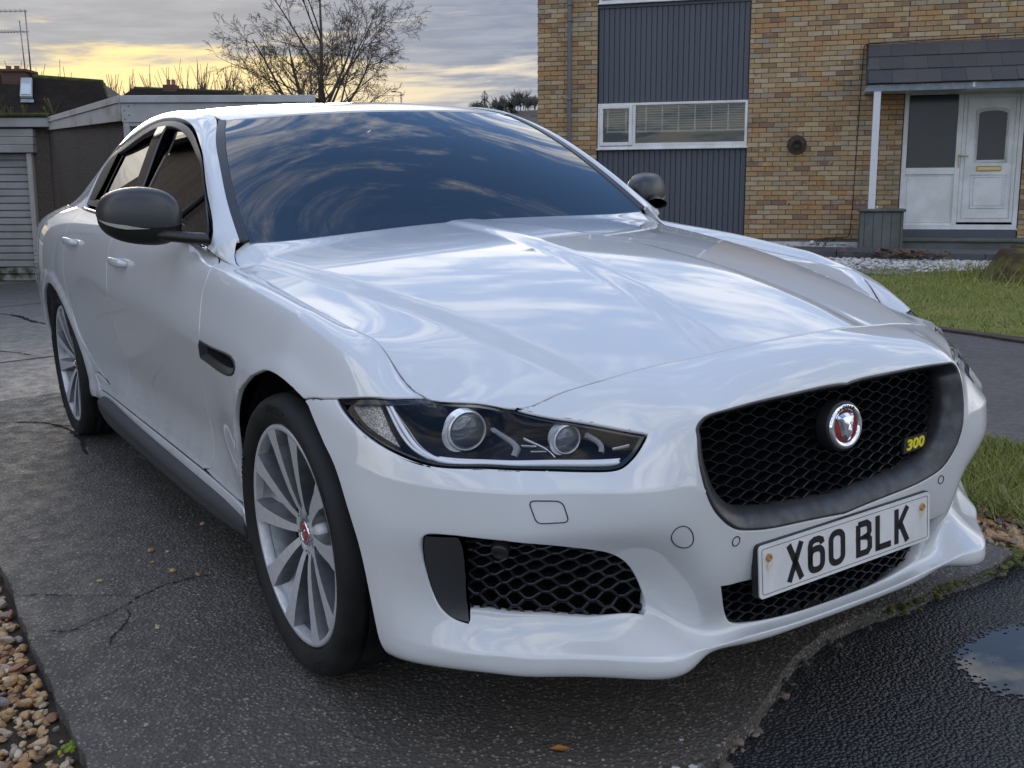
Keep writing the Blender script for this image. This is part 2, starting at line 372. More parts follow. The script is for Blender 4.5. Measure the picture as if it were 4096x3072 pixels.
# ---------------------------------------------------------------- body tables (metres; front axle x = 0, nose +x, ground z = 0; y is the half width)
def _fr(y, xz): return [(x, y, z) for x, z in xz]
A_ST = [
 _fr(0.00, [(.725,.790),(.792,.766),(.848,.709),(.862,.630),(.862,.530),(.855,.440),(.848,.345),(.832,.236),(.862,.222),(.852,.203),(.80,.190)]),
 _fr(0.15, [(.712,.785),(.785,.763),(.846,.708),(.861,.630),(.861,.530),(.855,.440),(.847,.345),(.830,.236),(.860,.222),(.850,.203),(.80,.190)]),
 _fr(0.28, [(.685,.772),(.766,.752),(.840,.702),(.858,.628),(.859,.530),(.855,.445),(.843,.345),(.822,.240),(.852,.225),(.842,.205),(.79,.190)]),
 _fr(0.37, [(.660,.762),(.742,.742),(.832,.694),(.853,.622),(.855,.535),(.852,.450),(.838,.350),(.806,.250),(.848,.228),(.836,.208),(.78,.194)]),
 _fr(0.41, [(.652,.757),(.724,.733),(.806,.684),(.835,.620),(.848,.565),(.848,.475),(.822,.380),(.780,.268),(.856,.238),(.850,.203),(.79,.193)]),
 _fr(0.46, [(.640,.748),(.700,.722),(.772,.668),(.812,.622),(.838,.572),(.840,.490),(.803,.412),(.757,.298),(.862,.240),(.858,.198),(.79,.192)]),
 _fr(0.56, [(.612,.728),(.662,.700),(.718,.656),(.750,.615),(.788,.572),(.792,.500),(.763,.442),(.714,.297),(.796,.241),(.791,.198),(.73,.192)]),
 _fr(0.64, [(.583,.707),(.617,.686),(.657,.652),(.683,.613),(.720,.572),(.730,.500),(.708,.442),(.656,.302),(.726,.240),(.722,.197),(.67,.190)]),
 _fr(0.69, [(.522,.716),(.556,.690),(.612,.654),(.648,.614),(.686,.572),(.697,.500),(.680,.446),(.627,.307),(.690,.240),(.686,.198),(.64,.190)]),
 _fr(0.73, [(.388,.708),(.475,.692),(.560,.655),(.607,.615),(.646,.572),(.657,.500),(.643,.450),(.592,.312),(.648,.240),(.645,.199),(.60,.190)]),
 [(.265,.756,.792),(.365,.795,.728),(.462,.803,.668),(.528,.806,.620),(.560,.806,.575),(.572,.806,.500),(.566,.806,.450),(.545,.804,.325),(.572,.806,.240),(.568,.803,.203),(.54,.790,.190)],
 [(.160,.765,.822),(.240,.818,.787),(.325,.848,.700),(.392,.862,.645),(.442,.865,.580),(.470,.867,.510),(.480,.867,.450),(.478,.865,.340),(.495,.865,.255),(.498,.860,.210),(.48,.840,.192)],
 [(.050,.769,.834),(.095,.828,.831),(.150,.872,.735),(.215,.892,.675),(.285,.900,.600),(.345,.903,.520),(.378,.903,.445),(.396,.900,.355),(.410,.895,.270),(.416,.887,.215),(.41,.865,.195)],
]
def _sd(x, yz): return [(x, y, z) for y, z in yz]
A_ST += [
 _sd(-.10,[(.770,.851),(.834,.863),(.884,.782),(.906,.725),(.914,.692),(.917,.600),(.917,.500),(.912,.400),(.902,.300),(.890,.240),(.86,.21)]),
 _sd(-.28,[(.770,.872),(.838,.885),(.884,.800),(.905,.738),(.913,.700),(.913,.600),(.911,.500),(.906,.400),(.896,.310),(.890,.245),(.86,.21)]),
 _sd(-.46,[(.771,.895),(.842,.905),(.882,.822),(.903,.750),(.909,.706),(.900,.600),(.892,.500),(.884,.400),(.880,.315),(.888,.250),(.86,.21)]),
 _sd(-.62,[(.772,.910),(.846,.918),(.882,.838),(.905,.756),(.908,.710),(0.889,.600),(0.875,.500),(0.865,.400),(.872,.315),(.886,.253),(.86,.21)]),
 _sd(-.78,[(.800,.950),(.856,.920),(.886,.848),(.907,.762),(.909,.717),(0.887,.600),(0.871,.500),(0.860,.400),(.868,.315),(.885,.256),(.86,.21)]),
 _sd(-1.0,[(.823,.984),(.864,.938),(.890,.858),(.909,.768),(.911,.724),(0.887,.600),(0.869,.500),(0.857,.400),(.866,.315),(.884,.258),(.86,.21)]),
 _sd(-1.4,[(.830,.998),(.870,.950),(.895,.865),(.911,.775),(.913,.733),(0.887,.600),(0.866,.500),(0.854,.400),(.864,.315),(.882,.260),(.86,.21)]),
 _sd(-1.9,[(.832,1.015),(.876,.963),(.900,.875),(.913,.785),(.914,.745),(0.886,.610),(0.864,.500),(0.852,.400),(.864,.315),(.880,.262),(.86,.21)]),
 _sd(-2.3,[(.828,1.028),(.880,.973),(.908,.883),(.918,.790),(.918,.745),(.906,.620),(.890,.510),(.874,.405),(.870,.315),(.879,.262),(.86,.21)]),
 _sd(-2.6,[(.815,1.038),(.882,.980),(.918,.885),(.928,.790),(.929,.740),(.924,.640),(.916,.530),(.905,.415),(.892,.315),(.882,.250),(.86,.21)]),
 _sd(-2.9,[(.790,1.040),(.878,.985),(.922,.885),(.934,.790),(.935,.740),(.932,.640),(.926,.530),(.918,.415),(.905,.320),(.885,.250),(.86,.21)]),
 _sd(-3.2,[(.760,1.035),(.862,.983),(.912,.885),(.926,.790),(.928,.740),(.925,.640),(.919,.530),(.908,.420),(.893,.320),(.875,.250),(.85,.21)]),
 _sd(-3.45,[(.725,1.028),(.835,.975),(.885,.885),(.902,.790),(.905,.740),(.903,.640),(.897,.530),(.887,.420),(.870,.330),(.850,.260),(.82,.23)]),
 [(-3.62,.66,1.025),(-3.66,.77,.965),(-3.66,.825,.885),(-3.68,.845,.79),(-3.69,.85,.74),(-3.69,.85,.64),(-3.69,.845,.53),(-3.68,.83,.42),(-3.66,.81,.34),(-3.63,.79,.28),(-3.6,.76,.25)],
 [(-3.72,.45,1.03),(-3.76,.55,.96),(-3.78,.62,.885),(-3.80,.65,.79),(-3.81,.65,.74),(-3.82,.65,.64),(-3.82,.65,.53),(-3.81,.64,.42),(-3.78,.62,.34),(-3.74,.60,.28),(-3.7,.58,.25)],
 [(-3.74,.0,1.035),(-3.79,.0,.96),(-3.81,.0,.885),(-3.83,.0,.79),(-3.84,.0,.74),(-3.85,.0,.64),(-3.85,.0,.53),(-3.84,.0,.42),(-3.81,.0,.34),(-3.77,.0,.28),(-3.73,.0,.25)],
]
def _smooth_side(ST, i0, i1, rows, deg=4, k=.8):
    X = np.array([[p for p in ST[i]] for i in range(i0, i1)], float)
    for j in rows:
        x = X[:, j, 0]
        for c in (1, 2):
            f = np.polyval(np.polyfit(x, X[:, j, c], deg), x); X[:, j, c] = X[:, j, c] * (1 - k) + f * k
    for n, i in enumerate(range(i0, i1)):
        for j in rows: ST[i][j] = tuple(X[n, j])
_i0 = next(i for i, r in enumerate(A_ST) if abs(r[0][0] - .160) < 1e-6)
_smooth_side(A_ST, _i0, _i0 + 9, (1, 2, 3), 4, .75)
# hood: lateral profiles at fixed length stations
def _hd(x, rows): return [(x, y, z) for y, z in rows]
def _pf(xs, ys, deg, q): return np.polyval(np.polyfit(xs, ys, deg), q)
def _ss(t):
    t = np.clip(t, 0, 1); return t * t * t * (t * (6 * t - 15) + 10)
_X = np.linspace(-.86, .83, 330); _Y = np.linspace(-.10, .92, 300)
def hood_z(x, y):
    """bonnet skin as one smooth function of plan position (half width y >= 0, even in y)"""
    y = np.abs(y)
    cz = _pf([-.84, -.70, -.45, -.2, .05, .25, .42, .58, .70, .79], [.993, .990, .981, .965, .941, .912, .877, .835, .798, .767], 4, x)
    cy = _pf([-.84, -.74, -.45, -.22, 0, .13, .35, .52, .63], [.715, .700, .662, .622, .592, .575, .528, .488, .455], 2, x)
    ccz = _pf([-.84, -.74, -.45, -.22, 0, .13, .35, .52, .63, .72, .79], [.958, .953, .927, .901, .880, .864, .826, .790, .763, .738, .716], 3, x)
    rh = .0085 * _ss((x + .95) / .5) + .001; rw = .012 + .165 * np.clip((x + .84) / 1.6, 0, 1.1)
    z = cz - (cz - rh - ccz) * (y / cy) ** 2.1 - rh * _ss((y - rw) / (.050 + .02 * (x + .84)))
    w = .046 + .004 * (x + .84); hs = .0165 * _ss((x + .95) / .35) * (1 - .35 * _ss((x - .35) / .5))
    z = z - hs * _ss((y - cy) / w)
    sy = np.interp(x, [-.84, -.2, .05, .20, .27, .39, .525, .583, .70, .80], [.772, .770, .769, .762, .756, .730, .690, .640, .605, .590])
    a = np.interp(x, _ax, _av) if _ax is not None else 0
    z = z - a * np.clip(y - cy - w * .4, 0, 1) ** 2
    z = z + .034 * _ss((-.585 - x) / .15) * np.clip(y / .74, 0, 1.1) ** 4
    return z
_ax = None
_kx = np.array([-.84, -.6, -.45, -.2, .0, .10, .20, .27, .33, .39, .46, .525, .583, .70, .80]); _ky = np.array([.772, .771, .771, .770, .770, .768, .762, .756, .743, .730, .712, .690, .640, .605, .590])
_kz = np.array([.925, .909, .894, .863, .841, .829, .811, .790, .752, .710, .708, .714, .708, .668, .62]); _b = []
for _x, _y, _z in zip(_kx, _ky, _kz):
    _cyx = _pf([-.84, -.74, -.45, -.22, 0, .13, .35, .52, .63], [.715, .700, .662, .622, .592, .575, .528, .488, .455], 2, _x); _w = .046 + .004 * (_x + .84)
    _lift = .034 * _ss((-.585 - _x) / .15) * np.clip(_y / .74, 0, 1.1) ** 4
    _b.append((float(hood_z(np.array(_x), np.array(_y))) - _lift - _z) / max(.03, _y - _cyx - _w * .4) ** 2)
_b = np.array(_b); _ax = np.linspace(-.9, .9, 200); _av = np.interp(_ax, _kx, _b)
_kern = np.exp(-np.linspace(-2, 2, 15) ** 2); _kern /= _kern.sum(); _av = np.convolve(np.pad(_av, 7, mode='edge'), _kern, 'valid')
class Grid(Surf):
    def __init__(s, U, V, G):
        s.U, s.V, s.G, s.flip = U - U[0], V - V[0], G, False; s.ku = s.U; s.kv = s.V; s._norm()
_gx, _gy = np.meshgrid(_X, _Y, indexing='ij')
# greenhouse side: pillar/roof rail line, crest, frame outer, mid glass, belt   (x, y, z)
S_ST = [
 [(-.700,.735,.983),(-.705,.765,.978),(-.710,.790,.972),(-.715,.808,.966),(-.72,.820,.955)],
 [(-.860,.710,1.085),(-.850,.738,1.078),(-.840,.760,1.062),(-.830,.790,1.020),(-.82,.822,.968)],
 [(-1.020,.672,1.185),(-1.005,.702,1.176),(-.985,.727,1.152),(-.960,.775,1.070),(-.94,.824,.978)],
 [(-1.180,.628,1.272),(-1.165,.660,1.262),(-1.140,.690,1.238),(-1.105,.757,1.115),(-1.08,.826,.986)],
 [(-1.330,.574,1.340),(-1.330,.606,1.334),(-1.315,.645,1.308),(-1.280,.735,1.155),(-1.26,.828,.993)],
 [(-1.560,.558,1.378),(-1.560,.594,1.371),(-1.560,.638,1.345),(-1.560,.728,1.180),(-1.56,.830,1.003)],
 [(-1.850,.556,1.397),(-1.850,.592,1.390),(-1.850,.637,1.364),(-1.850,.728,1.190),(-1.85,.831,1.013)],
 [(-2.150,.550,1.390),(-2.150,.587,1.383),(-2.150,.634,1.356),(-2.150,.727,1.190),(-2.15,.830,1.022)],
 [(-2.450,.540,1.352),(-2.450,.580,1.344),(-2.450,.632,1.316),(-2.450,.725,1.175),(-2.45,.823,1.032)],
 [(-2.750,.530,1.272),(-2.750,.575,1.263),(-2.750,.640,1.232),(-2.750,.725,1.135),(-2.72,.808,1.040)],
 [(-3.050,.530,1.165),(-3.050,.590,1.155),(-3.050,.660,1.128),(-3.030,.720,1.085),(-3.0,.785,1.040)],
 [(-3.300,.560,1.075),(-3.290,.615,1.070),(-3.280,.670,1.060),(-3.250,.720,1.048),(-3.22,.757,1.033)],
]
for _r in S_ST:
    a_, b_ = np.array(_r[2]), np.array(_r[4]); m_ = a_ * .5 + b_ * .5; m_[1] += .005; _r[3] = tuple(m_)
# windscreen: lateral curves bottom to top; the roof carries on from it
W_ST = [
 [(-.66,0,.945),(-.665,.2,.948),(-.672,.4,.952),(-.685,.6,.956),(-.70,.74,.960)],
 [(-.78,0,1.030),(-.782,.19,1.030),(-.790,.38,1.028),(-.815,.57,1.022),(-.845,.715,1.012+.068)],
 [(-.93,0,1.135),(-.933,.18,1.134),(-.943,.36,1.128),(-.970,.54,1.112),(-1.010,.680,1.182)],
]
W_ST = []
for k, t in enumerate(np.linspace(0, 1, 6)):
    # centre line bows up slightly between base and header; edge follows the pillar line
    cx, cz = -.68 - .54 * t, .962 + .392 * t + .030 * math.sin(math.pi * t)
    ex = [-.690, -.850, -1.010, -1.130, -1.235, -1.330][k]; 
    ey = [.745, .722, .686, .651, .614, .574][k]; ez = [.968, 1.072, 1.173, 1.242, 1.296, 1.336][k]
    row = []
    for s in (0, .25, .5, .75, 1.0):
        w = s ** 2.2
        row.append((cx + (ex - cx) * w, ey * s, cz + (ez - cz) * w))
    W_ST.append(row)
R_ST = [
 [(-1.222,0,1.357),(-1.226,.15,1.356),(-1.240,.30,1.352),(-1.272,.45,1.344),(-1.328,.572,1.336)],
 [(-1.40,0,1.385),(-1.40,.15,1.384),(-1.41,.30,1.379),(-1.43,.45,1.369),(-1.46,.565,1.358)],
 [(-1.62,0,1.406),(-1.62,.15,1.405),(-1.62,.30,1.400),(-1.62,.45,1.390),(-1.62,.556,1.378)],
 [(-1.90,0,1.417),(-1.90,.15,1.416),(-1.90,.30,1.412),(-1.90,.45,1.403),(-1.90,.552,1.392)],
 [(-2.20,0,1.411),(-2.20,.15,1.410),(-2.20,.30,1.406),(-2.20,.45,1.397),(-2.20,.547,1.385)],
 [(-2.50,0,1.382),(-2.50,.15,1.381),(-2.50,.30,1.374),(-2.49,.45,1.358),(-2.48,.537,1.343)],
]
# rear screen and boot lid
B_ST = [
 [(-2.50,0,1.382),(-2.50,.15,1.381),(-2.50,.30,1.374),(-2.49,.45,1.358),(-2.48,.537,1.343)],
 [(-2.85,0,1.275),(-2.85,.15,1.272),(-2.84,.30,1.262),(-2.83,.45,1.243),(-2.82,.530,1.240)],
 [(-3.15,0,1.150),(-3.15,.15,1.148),(-3.14,.30,1.140),(-3.13,.45,1.125),(-3.12,.535,1.138)],
 [(-3.36,0,1.078),(-3.36,.17,1.077),(-3.35,.34,1.072),(-3.34,.50,1.062),(-3.33,.600,1.050)],
 [(-3.55,0,1.062),(-3.55,.18,1.061),(-3.54,.36,1.057),(-3.52,.54,1.048),(-3.50,.690,1.030)],
 [(-3.745,0,1.050),(-3.74,.16,1.049),(-3.72,.32,1.045),(-3.69,.48,1.038),(-3.63,.640,1.026)],
]
def _mirror_front(ST, k):
    """repeat the first k stations beyond the centre plane, mirrored"""
    return [[(x, -y, z) for x, y, z in ST[i]] for i in range(k, 0, -1)] + ST
def _mirror_cols(ST, k):
    return [[(x, -y, z) for x, y, z in [row[i] for i in range(k, 0, -1)]] + list(row) for row in ST]
def _flare(G, N):
    """rolled-out lips round the wheel arches and the scallop behind the front wheel"""
    for wx, d in ((0.0, .007), (-2.835, .010)):
        r = np.hypot(G[..., 0] - wx, G[..., 2] - .336); t = np.clip((r - .398) / .040, 0, 1); k = (1 - t * t * (3 - 2 * t)) * (G[..., 1] > .80)
        if wx == 0: k = k * np.clip((.16 - G[..., 0]) / .14, 0, 1)
        G[..., 1] += d * k
    return G
SA = Surf(_mirror_front(A_ST, 2), n=(1000, 260), flip=True, cv=(4, 8), disp=_flare)
SH = Grid(_X, _Y, np.stack([_gx, _gy, hood_z(_gx, _gy)], 2))
SW = Surf(_mirror_cols(W_ST, 2), n=(160, 160), flip=True)
SR = Surf(_mirror_cols(R_ST, 2), n=(160, 140), flip=True)
SB = Surf(_mirror_cols(B_ST, 2), n=(160, 140), flip=True)
SS = Surf(S_ST, n=(400, 100), flip=True)
_gx2, _gz2 = np.meshgrid(np.linspace(-3.4, -.6, 120), np.linspace(.90, 1.46, 40), indexing='ij')
SGL = Grid(_gx2[:, 0], _gz2[0], np.stack([_gx2, .8295 - .545 * (_gz2 - .99) - .05 * (_gz2 - .99) ** 2 - .012 * (_gx2 + 1.7) ** 2 * (_gx2 > -1.7) * .6 - .022 * np.clip(-_gx2 - 2.1, 0, 2) ** 2, _gz2], 2))
if SGL.N[10, 10][1] < 0: SGL.N = -SGL.N
UA0, VH0, VW0, VR0, VB0 = SA.ku[2], .10, SW.kv[2], SR.kv[2], SB.kv[2]
# ---------------------------------------------------------------- trimmed panels on smooth surfaces
def resample(pts, h, closed=True):
    pts = np.asarray(pts, float)
    if closed: pts = np.vstack([pts, pts[:1]])
    out = []
    for a, b in zip(pts[:-1], pts[1:]):
        n = max(1, int(round(np.linalg.norm(b - a) / h)))
        for k in range(n): out.append(a + (b - a) * k / n)
    if not closed: out.append(pts[-1])
    return np.array(out)
def curve(pts, n=6):
    """natural spline through points, open"""
    p = np.asarray(pts, float); t = np.concatenate([[0], np.cumsum(np.linalg.norm(np.diff(p, axis=0), axis=1) ** 0.7)])
    q = np.unique(np.concatenate([np.linspace(a, b, n + 1) for a, b in zip(t[:-1], t[1:])]))
    return [tuple(r) for r in spl(t, p, q)]
def inside(poly, pts):
    x, y = pts[:, 0], pts[:, 1]; r = np.zeros(len(pts), bool)
    a = poly; b = np.roll(poly, -1, axis=0)
    for (x0, y0), (x1, y1) in zip(a, b):
        if y0 == y1: continue
        c = (y0 > y) != (y1 > y)
        r ^= c & (x < (x1 - x0) * (y - y0) / (y1 - y0) + x0)
    return r
def rounded(poly, r, n=5):
    """round the corners of a closed polygon by radius r"""
    P = [np.array(p, float) for p in poly]; out = []; N = len(P)
    for i in range(N):
        a, b, c = P[i - 1], P[i], P[(i + 1) % N]
        u = a - b; v = c - b; lu = np.linalg.norm(u); lv = np.linalg.norm(v)
        k = min(r, lu * .45, lv * .45); u = u / lu * k; v = v / lv * k
        for s in np.linspace(0, 1, n): out.append(tuple(b + u * (1 - s) ** 2 + v * s ** 2))
    return out
class Mir:
    """the full-width surface: v as usual, u < 0 is the mirror side"""
    def __init__(s, S, u0): s.S = S; s.u0 = u0
    def pos(s, uv):
        uv = np.array(uv, float); sg = np.where(uv[:, 0] < 0, -1.0, 1.0); q = uv.copy(); q[:, 0] = np.abs(q[:, 0]) + s.u0
        p = s.S.pos(q); p[:, 1] *= sg; return p
    def nrm(s, uv):
        uv = np.array(uv, float); sg = np.where(uv[:, 0] < 0, -1.0, 1.0); q = uv.copy(); q[:, 0] = np.abs(q[:, 0]) + s.u0
        p = s.S.nrm(q); p[:, 1] *= sg; return p
class MirV(Mir):
    """same, but the mirror axis is v"""
    def pos(s, uv):
        uv = np.array(uv, float); sg = np.where(uv[:, 1] < 0, -1.0, 1.0); q = uv.copy(); q[:, 1] = np.abs(q[:, 1]) + s.u0
        p = s.S.pos(q); p[:, 1] *= sg; return p
    def nrm(s, uv):
        uv = np.array(uv, float); sg = np.where(uv[:, 1] < 0, -1.0, 1.0); q = uv.copy(); q[:, 1] = np.abs(q[:, 1]) + s.u0
        p = s.S.nrm(q); p[:, 1] *= sg; return p
def set_normals(me, N):
    for p in me.polygons: p.use_smooth = True
    me.normals_split_custom_set_from_vertices([tuple(n) for n in N])
def panel_mesh(S, loop, holes=(), h=0.018, gap=0.0018, edge=0.012, off=0.0, keep=None, hb=None, round_=0.0016, hedge=None, hgap=None, extra=None):
    """trimmed patch of surface S bounded by uv loop with holes; rolled edge all round"""
    hb = hb or h * 0.7
    loops = [resample(l, hb) for l in [loop] + list(holes)]
    lo = loops[0].min(0); hi = loops[0].max(0)
    gx, gy = np.meshgrid(np.arange(lo[0] + h / 2, hi[0], h), np.arange(lo[1] + h / 2, hi[1], h))
    gx = gx + (np.arange(gx.shape[0]) % 2)[:, None] * h / 2
    G = np.stack([gx.ravel(), gy.ravel()], 1)
    m = inside(loops[0], G)
    for l in loops[1:]: m &= ~inside(l, G)
    G = G[m]
    B = np.vstack(loops)
    if len(G):
        keepm = np.ones(len(G), bool)
        for k in range(0, len(B), 400):
            d = ((G[:, None, :] - B[None, k:k + 400, :]) ** 2).sum(2).min(1)
            keepm &= d > (hb * 0.55) ** 2
        G = G[keepm]
    if extra is not None:
        X = np.asarray(extra, float); m = inside(loops[0], X)
        for l in loops[1:]: m &= ~inside(l, X)
        X = X[m]; d = np.concatenate([((X[k:k + 300, None] - B[None]) ** 2).sum(2).min(1) for k in range(0, len(X), 300)]); X = X[d > (hb * .45) ** 2]
        d = np.concatenate([((G[k:k + 300, None] - X[None]) ** 2).sum(2).min(1) for k in range(0, len(G), 300)]); G = np.vstack([G[d > (h * .5) ** 2], X])
    V = np.vstack([B, G]) if len(G) else B
    E = []; s = 0
    for l in loops:
        n = len(l); E += [(s + i, s + (i + 1) % n) for i in range(n)]; s += n
    vo, eo, fo, vi, ei, fi = geometry.delaunay_2d_cdt([Vector((float(a), float(b))) for a, b in V], E, [], 0, 1e-7)
    V2 = np.array([(v.x, v.y) for v in vo])
    T = np.array([f for f in fo if len(f) == 3])
    c = V2[T].mean(1); m = inside(loops[0], c)
    for l in loops[1:]: m &= ~inside(l, c)
    T = T[m]
    new = {}
    for k, src in enumerate(vi):
        for q in src: new[q] = k
    P = S.pos(V2); N = S.nrm(V2)
    # winding
    a, b, cc = P[T[:, 0]], P[T[:, 1]], P[T[:, 2]]
    fl = (np.cross(b - a, cc - a) * N[T[:, 0]]).sum(1) < 0
    T[fl] = T[fl][:, ::-1]
    P = P + N * off
    verts = [P]; norms = [N]; faces = [tuple(t) for t in T]; cnt = len(P); s = 0
    for li, l in enumerate(loops):
        n = len(l); idx = np.array([new[s + i] for i in range(n)]); s += n
        ed = edge if li == 0 or hedge is None else hedge[li - 1]
        g = gap if li == 0 or hgap is None else hgap[li - 1]
        area = 0.5 * (l[:, 0] * np.roll(l[:, 1], -1) - np.roll(l[:, 0], -1) * l[:, 1]).sum()
        p = P[idx]; nn = N[idx]
        tg = np.roll(p, -1, 0) - np.roll(p, 1, 0); tg /= np.linalg.norm(tg, axis=1, keepdims=True) + 1e-12
        o = np.cross(tg, nn)
        # orientation: test whether stepping along o leaves the polygon
        k = len(l) // 3
        duv = l[(k + 1) % n] - l[k - 1]; perp = np.array([duv[1], -duv[0]]); perp /= np.linalg.norm(perp) + 1e-12
        q = l[k] + perp * 0.002
        d3 = S.pos(np.array([q]))[0] - S.pos(np.array([l[k]]))[0]
        outw = (not inside(l, np.array([q]))[0]) == (li == 0)
        sg = 1.0 if ((d3 * o[k]).sum() > 0) == outw else -1.0
        o = o * sg
        o /= np.linalg.norm(o, axis=1, keepdims=True) + 1e-12
        P0 = p - o * (g + round_)
        verts[0][idx] = P0
        r1 = p - o * g - nn * round_; n1 = o * 0.8 + nn * 0.6
        r2 = p - o * g - nn * (round_ + ed); 
        i1 = cnt + np.arange(n); i2 = cnt + n + np.arange(n); cnt += 2 * n
        verts += [r1, r2]; norms += [n1, o]
        ref = np.cross(P0[1] - P0[0], r1[0] - P0[0]) @ (o[0] + nn[0])
        for i in range(n):
            j = (i + 1) % n
            if ref < 0:
                faces += [(idx[i], i1[i], i1[j], idx[j]), (i1[i], i2[i], i2[j], i1[j])]
            else:
                faces += [(idx[i], idx[j], i1[j], i1[i]), (i1[i], i1[j], i2[j], i2[i])]
    VV = np.vstack(verts); NN = np.vstack(norms)
    return VV, NN, faces
def mk(name, VNF, mat_, parent, mirror=False):
    V, N, F = VNF
    V = V.copy(); N = N.copy()
    if mirror:
        V[:, 1] *= -1; N[:, 1] *= -1; F = [f[::-1] for f in F]
    me = bpy.data.meshes.new(name); me.from_pydata(V.tolist(), [], [tuple(int(i) for i in f) for f in F])
    me.update(); set_normals(me, N)
    return link(name, me, parent, mat_)
def join_vnf(*parts):
    V = []; N = []; F = []; k = 0
    for v, n, f in parts:
        V.append(v); N.append(n); F += [tuple(i + k for i in q) for q in f]; k += len(v)
    return np.vstack(V), np.vstack(N), F
# ================================================================= the car
M_paint = mat('white_paint', (0.60, 0.61, 0.622), 0.42, coat=1.0, coatr=0.02)
def _paint():
    t, b = nodes(M_paint); o = objco(t); z = t.xyz(o)[2]
    low = t.mapr(z, 0.62, 0.22)
    n = t.noise(o, 9, 5, 0.65); n2 = t.noise(t.vmath('MULTIPLY', o, (6, 6, 30)), 3, 4, 0.6)
    d = t.math('MULTIPLY', low, t.mapr(t.math('ADD', t.math('MULTIPLY', n, .6), t.math('MULTIPLY', n2, .4)), 0.42, 0.72))
    x = t.xyz(o)[0]
    d = t.math('MULTIPLY', d, t.mapr(x, 0.35, -0.1, 0.15, 0.55))
    t.link(t.mix(d, (0.60, 0.61, 0.622, 1), (0.36, 0.34, 0.31, 1)), b.inputs['Base Color'])
    t.link(t.mapr(d, 0, 0.6, 0.02, 0.22), b.inputs['Coat Roughness'])
    b.inputs['Coat IOR'].default_value = 1.72
    # faint orange peel in the lacquer
    t.link(t.bump(t.noise(o, 420, 2, 0.5), 0.03, 0.0004), b.inputs['Coat Normal'])
_paint()
M_satin = mat('satin_graphite', (0.050, 0.051, 0.055), 0.36, 0.35)
M_skirt = mat('skirt_grey', (0.040, 0.041, 0.046), 0.62)
M_satin2 = vary(mat('brushed_graphite', (0.075, 0.076, 0.08), 0.34, 0.55), (0.05, 0.051, 0.054), 30, rough2=0.42)
M_mesh = mat('gloss_black_mesh', (0.008, 0.009, 0.012), 0.22, spec=0.35)
M_black = mat('black_plastic', (0.012, 0.012, 0.013), 0.45)
M_void = mat('dark_cavity', (0.004, 0.004, 0.004), 0.9, spec=0.1)
M_liner = vary(mat('arch_liner_felt', (0.010, 0.010, 0.011), 0.95, spec=0.1), (0.018, 0.017, 0.016), 20)
M_rubber = vary(mat('tyre_rubber', (0.0075, 0.0078, 0.0085), 0.62, spec=.35), (0.016, 0.0155, 0.015), 14, rough2=0.8, bump=(160, 0.25, 0.0006))
M_trim = mat('rubber_seal', (0.012, 0.012, 0.013), 0.5)
M_frame = mat('window_frame_grey', (0.040, 0.042, 0.046), 0.33, 0.3)
M_chrome = mat('chrome', (0.80, 0.81, 0.83), 0.06, 1.0)
M_alloy = vary(mat('painted_alloy', (0.23, 0.235, 0.25), 0.34, 0.70), (0.18, 0.185, 0.195), 25, rough2=0.42)
M_faced = vary(mat('machined_alloy', (0.66, 0.67, 0.69), 0.38, 0.45), (0.58, 0.59, 0.61), 60, rough2=0.45)
M_disc = mat('brake_steel', (0.25, 0.24, 0.23), 0.4, 0.9)
M_red = mat('badge_red', (0.45, 0.010, 0.022), 0.25, coat=1.0, coatr=0.03)
M_plate = vary(mat('plate_white', (0.74, 0.74, 0.735), 0.38, coat=0.5, coatr=0.15), (0.66, 0.65, 0.64), 12)
M_char = mat('plate_black', (0.010, 0.010, 0.012), 0.4)
M_rust = vary(mat('rusty_screw', (0.30, 0.12, 0.035), 0.8), (0.55, 0.33, 0.14), 300)
M_yellow = mat('badge_yellow', (0.80, 0.66, 0.04), 0.35)
M_glass = glass_mat('windscreen_glass', (0.80, 0.88, 0.88), 0.35, 0.0, 1.52, 2.3)
M_side = glass_mat('privacy_glass', (0.45, 0.47, 0.46), 0.90, 0.0, 1.52, 1.6)
M_lens = glass_mat('lamp_cover', (0.99, 0.99, 1.0), 0.0, 0.0, 1.45, 0.60)
M_lampin = mat('lamp_housing', (0.007, 0.007, 0.009), 0.5, spec=.2)
M_silver = mat('lamp_reflector', (0.86, 0.88, 0.90), 0.22, 0.45)
M_clear = mat('clear_lens', (0.85, 0.88, 0.92), 0.08, trans=0.7, ior=1.3)
M_bulb = mat('projector_glass', (0.10, 0.11, 0.13), 0.03, 0.0, trans=0.0, coat=1.0, coatr=0.0)
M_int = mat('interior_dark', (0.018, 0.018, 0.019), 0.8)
M_int2 = mat('interior_seat', (0.030, 0.030, 0.032), 0.6)

car = empty('parked_car', (0, 0, 0), label='white saloon car with black mesh grille parked on the driveway', cat='car')
A2 = Mir(SA, UA0); H2 = MirV(SH, VH0); W2 = MirV(SW, VW0); R2 = MirV(SR, VR0); B2 = MirV(SB, VB0)
AK = SA.ku - UA0; AV = SA.kv
def miru(l): return [(-u, v) for u, v in l[::-1]]
def kline(u0, u1, n=30, v=0.0): return [(float(u), v) for u in np.linspace(u0, u1, n)]
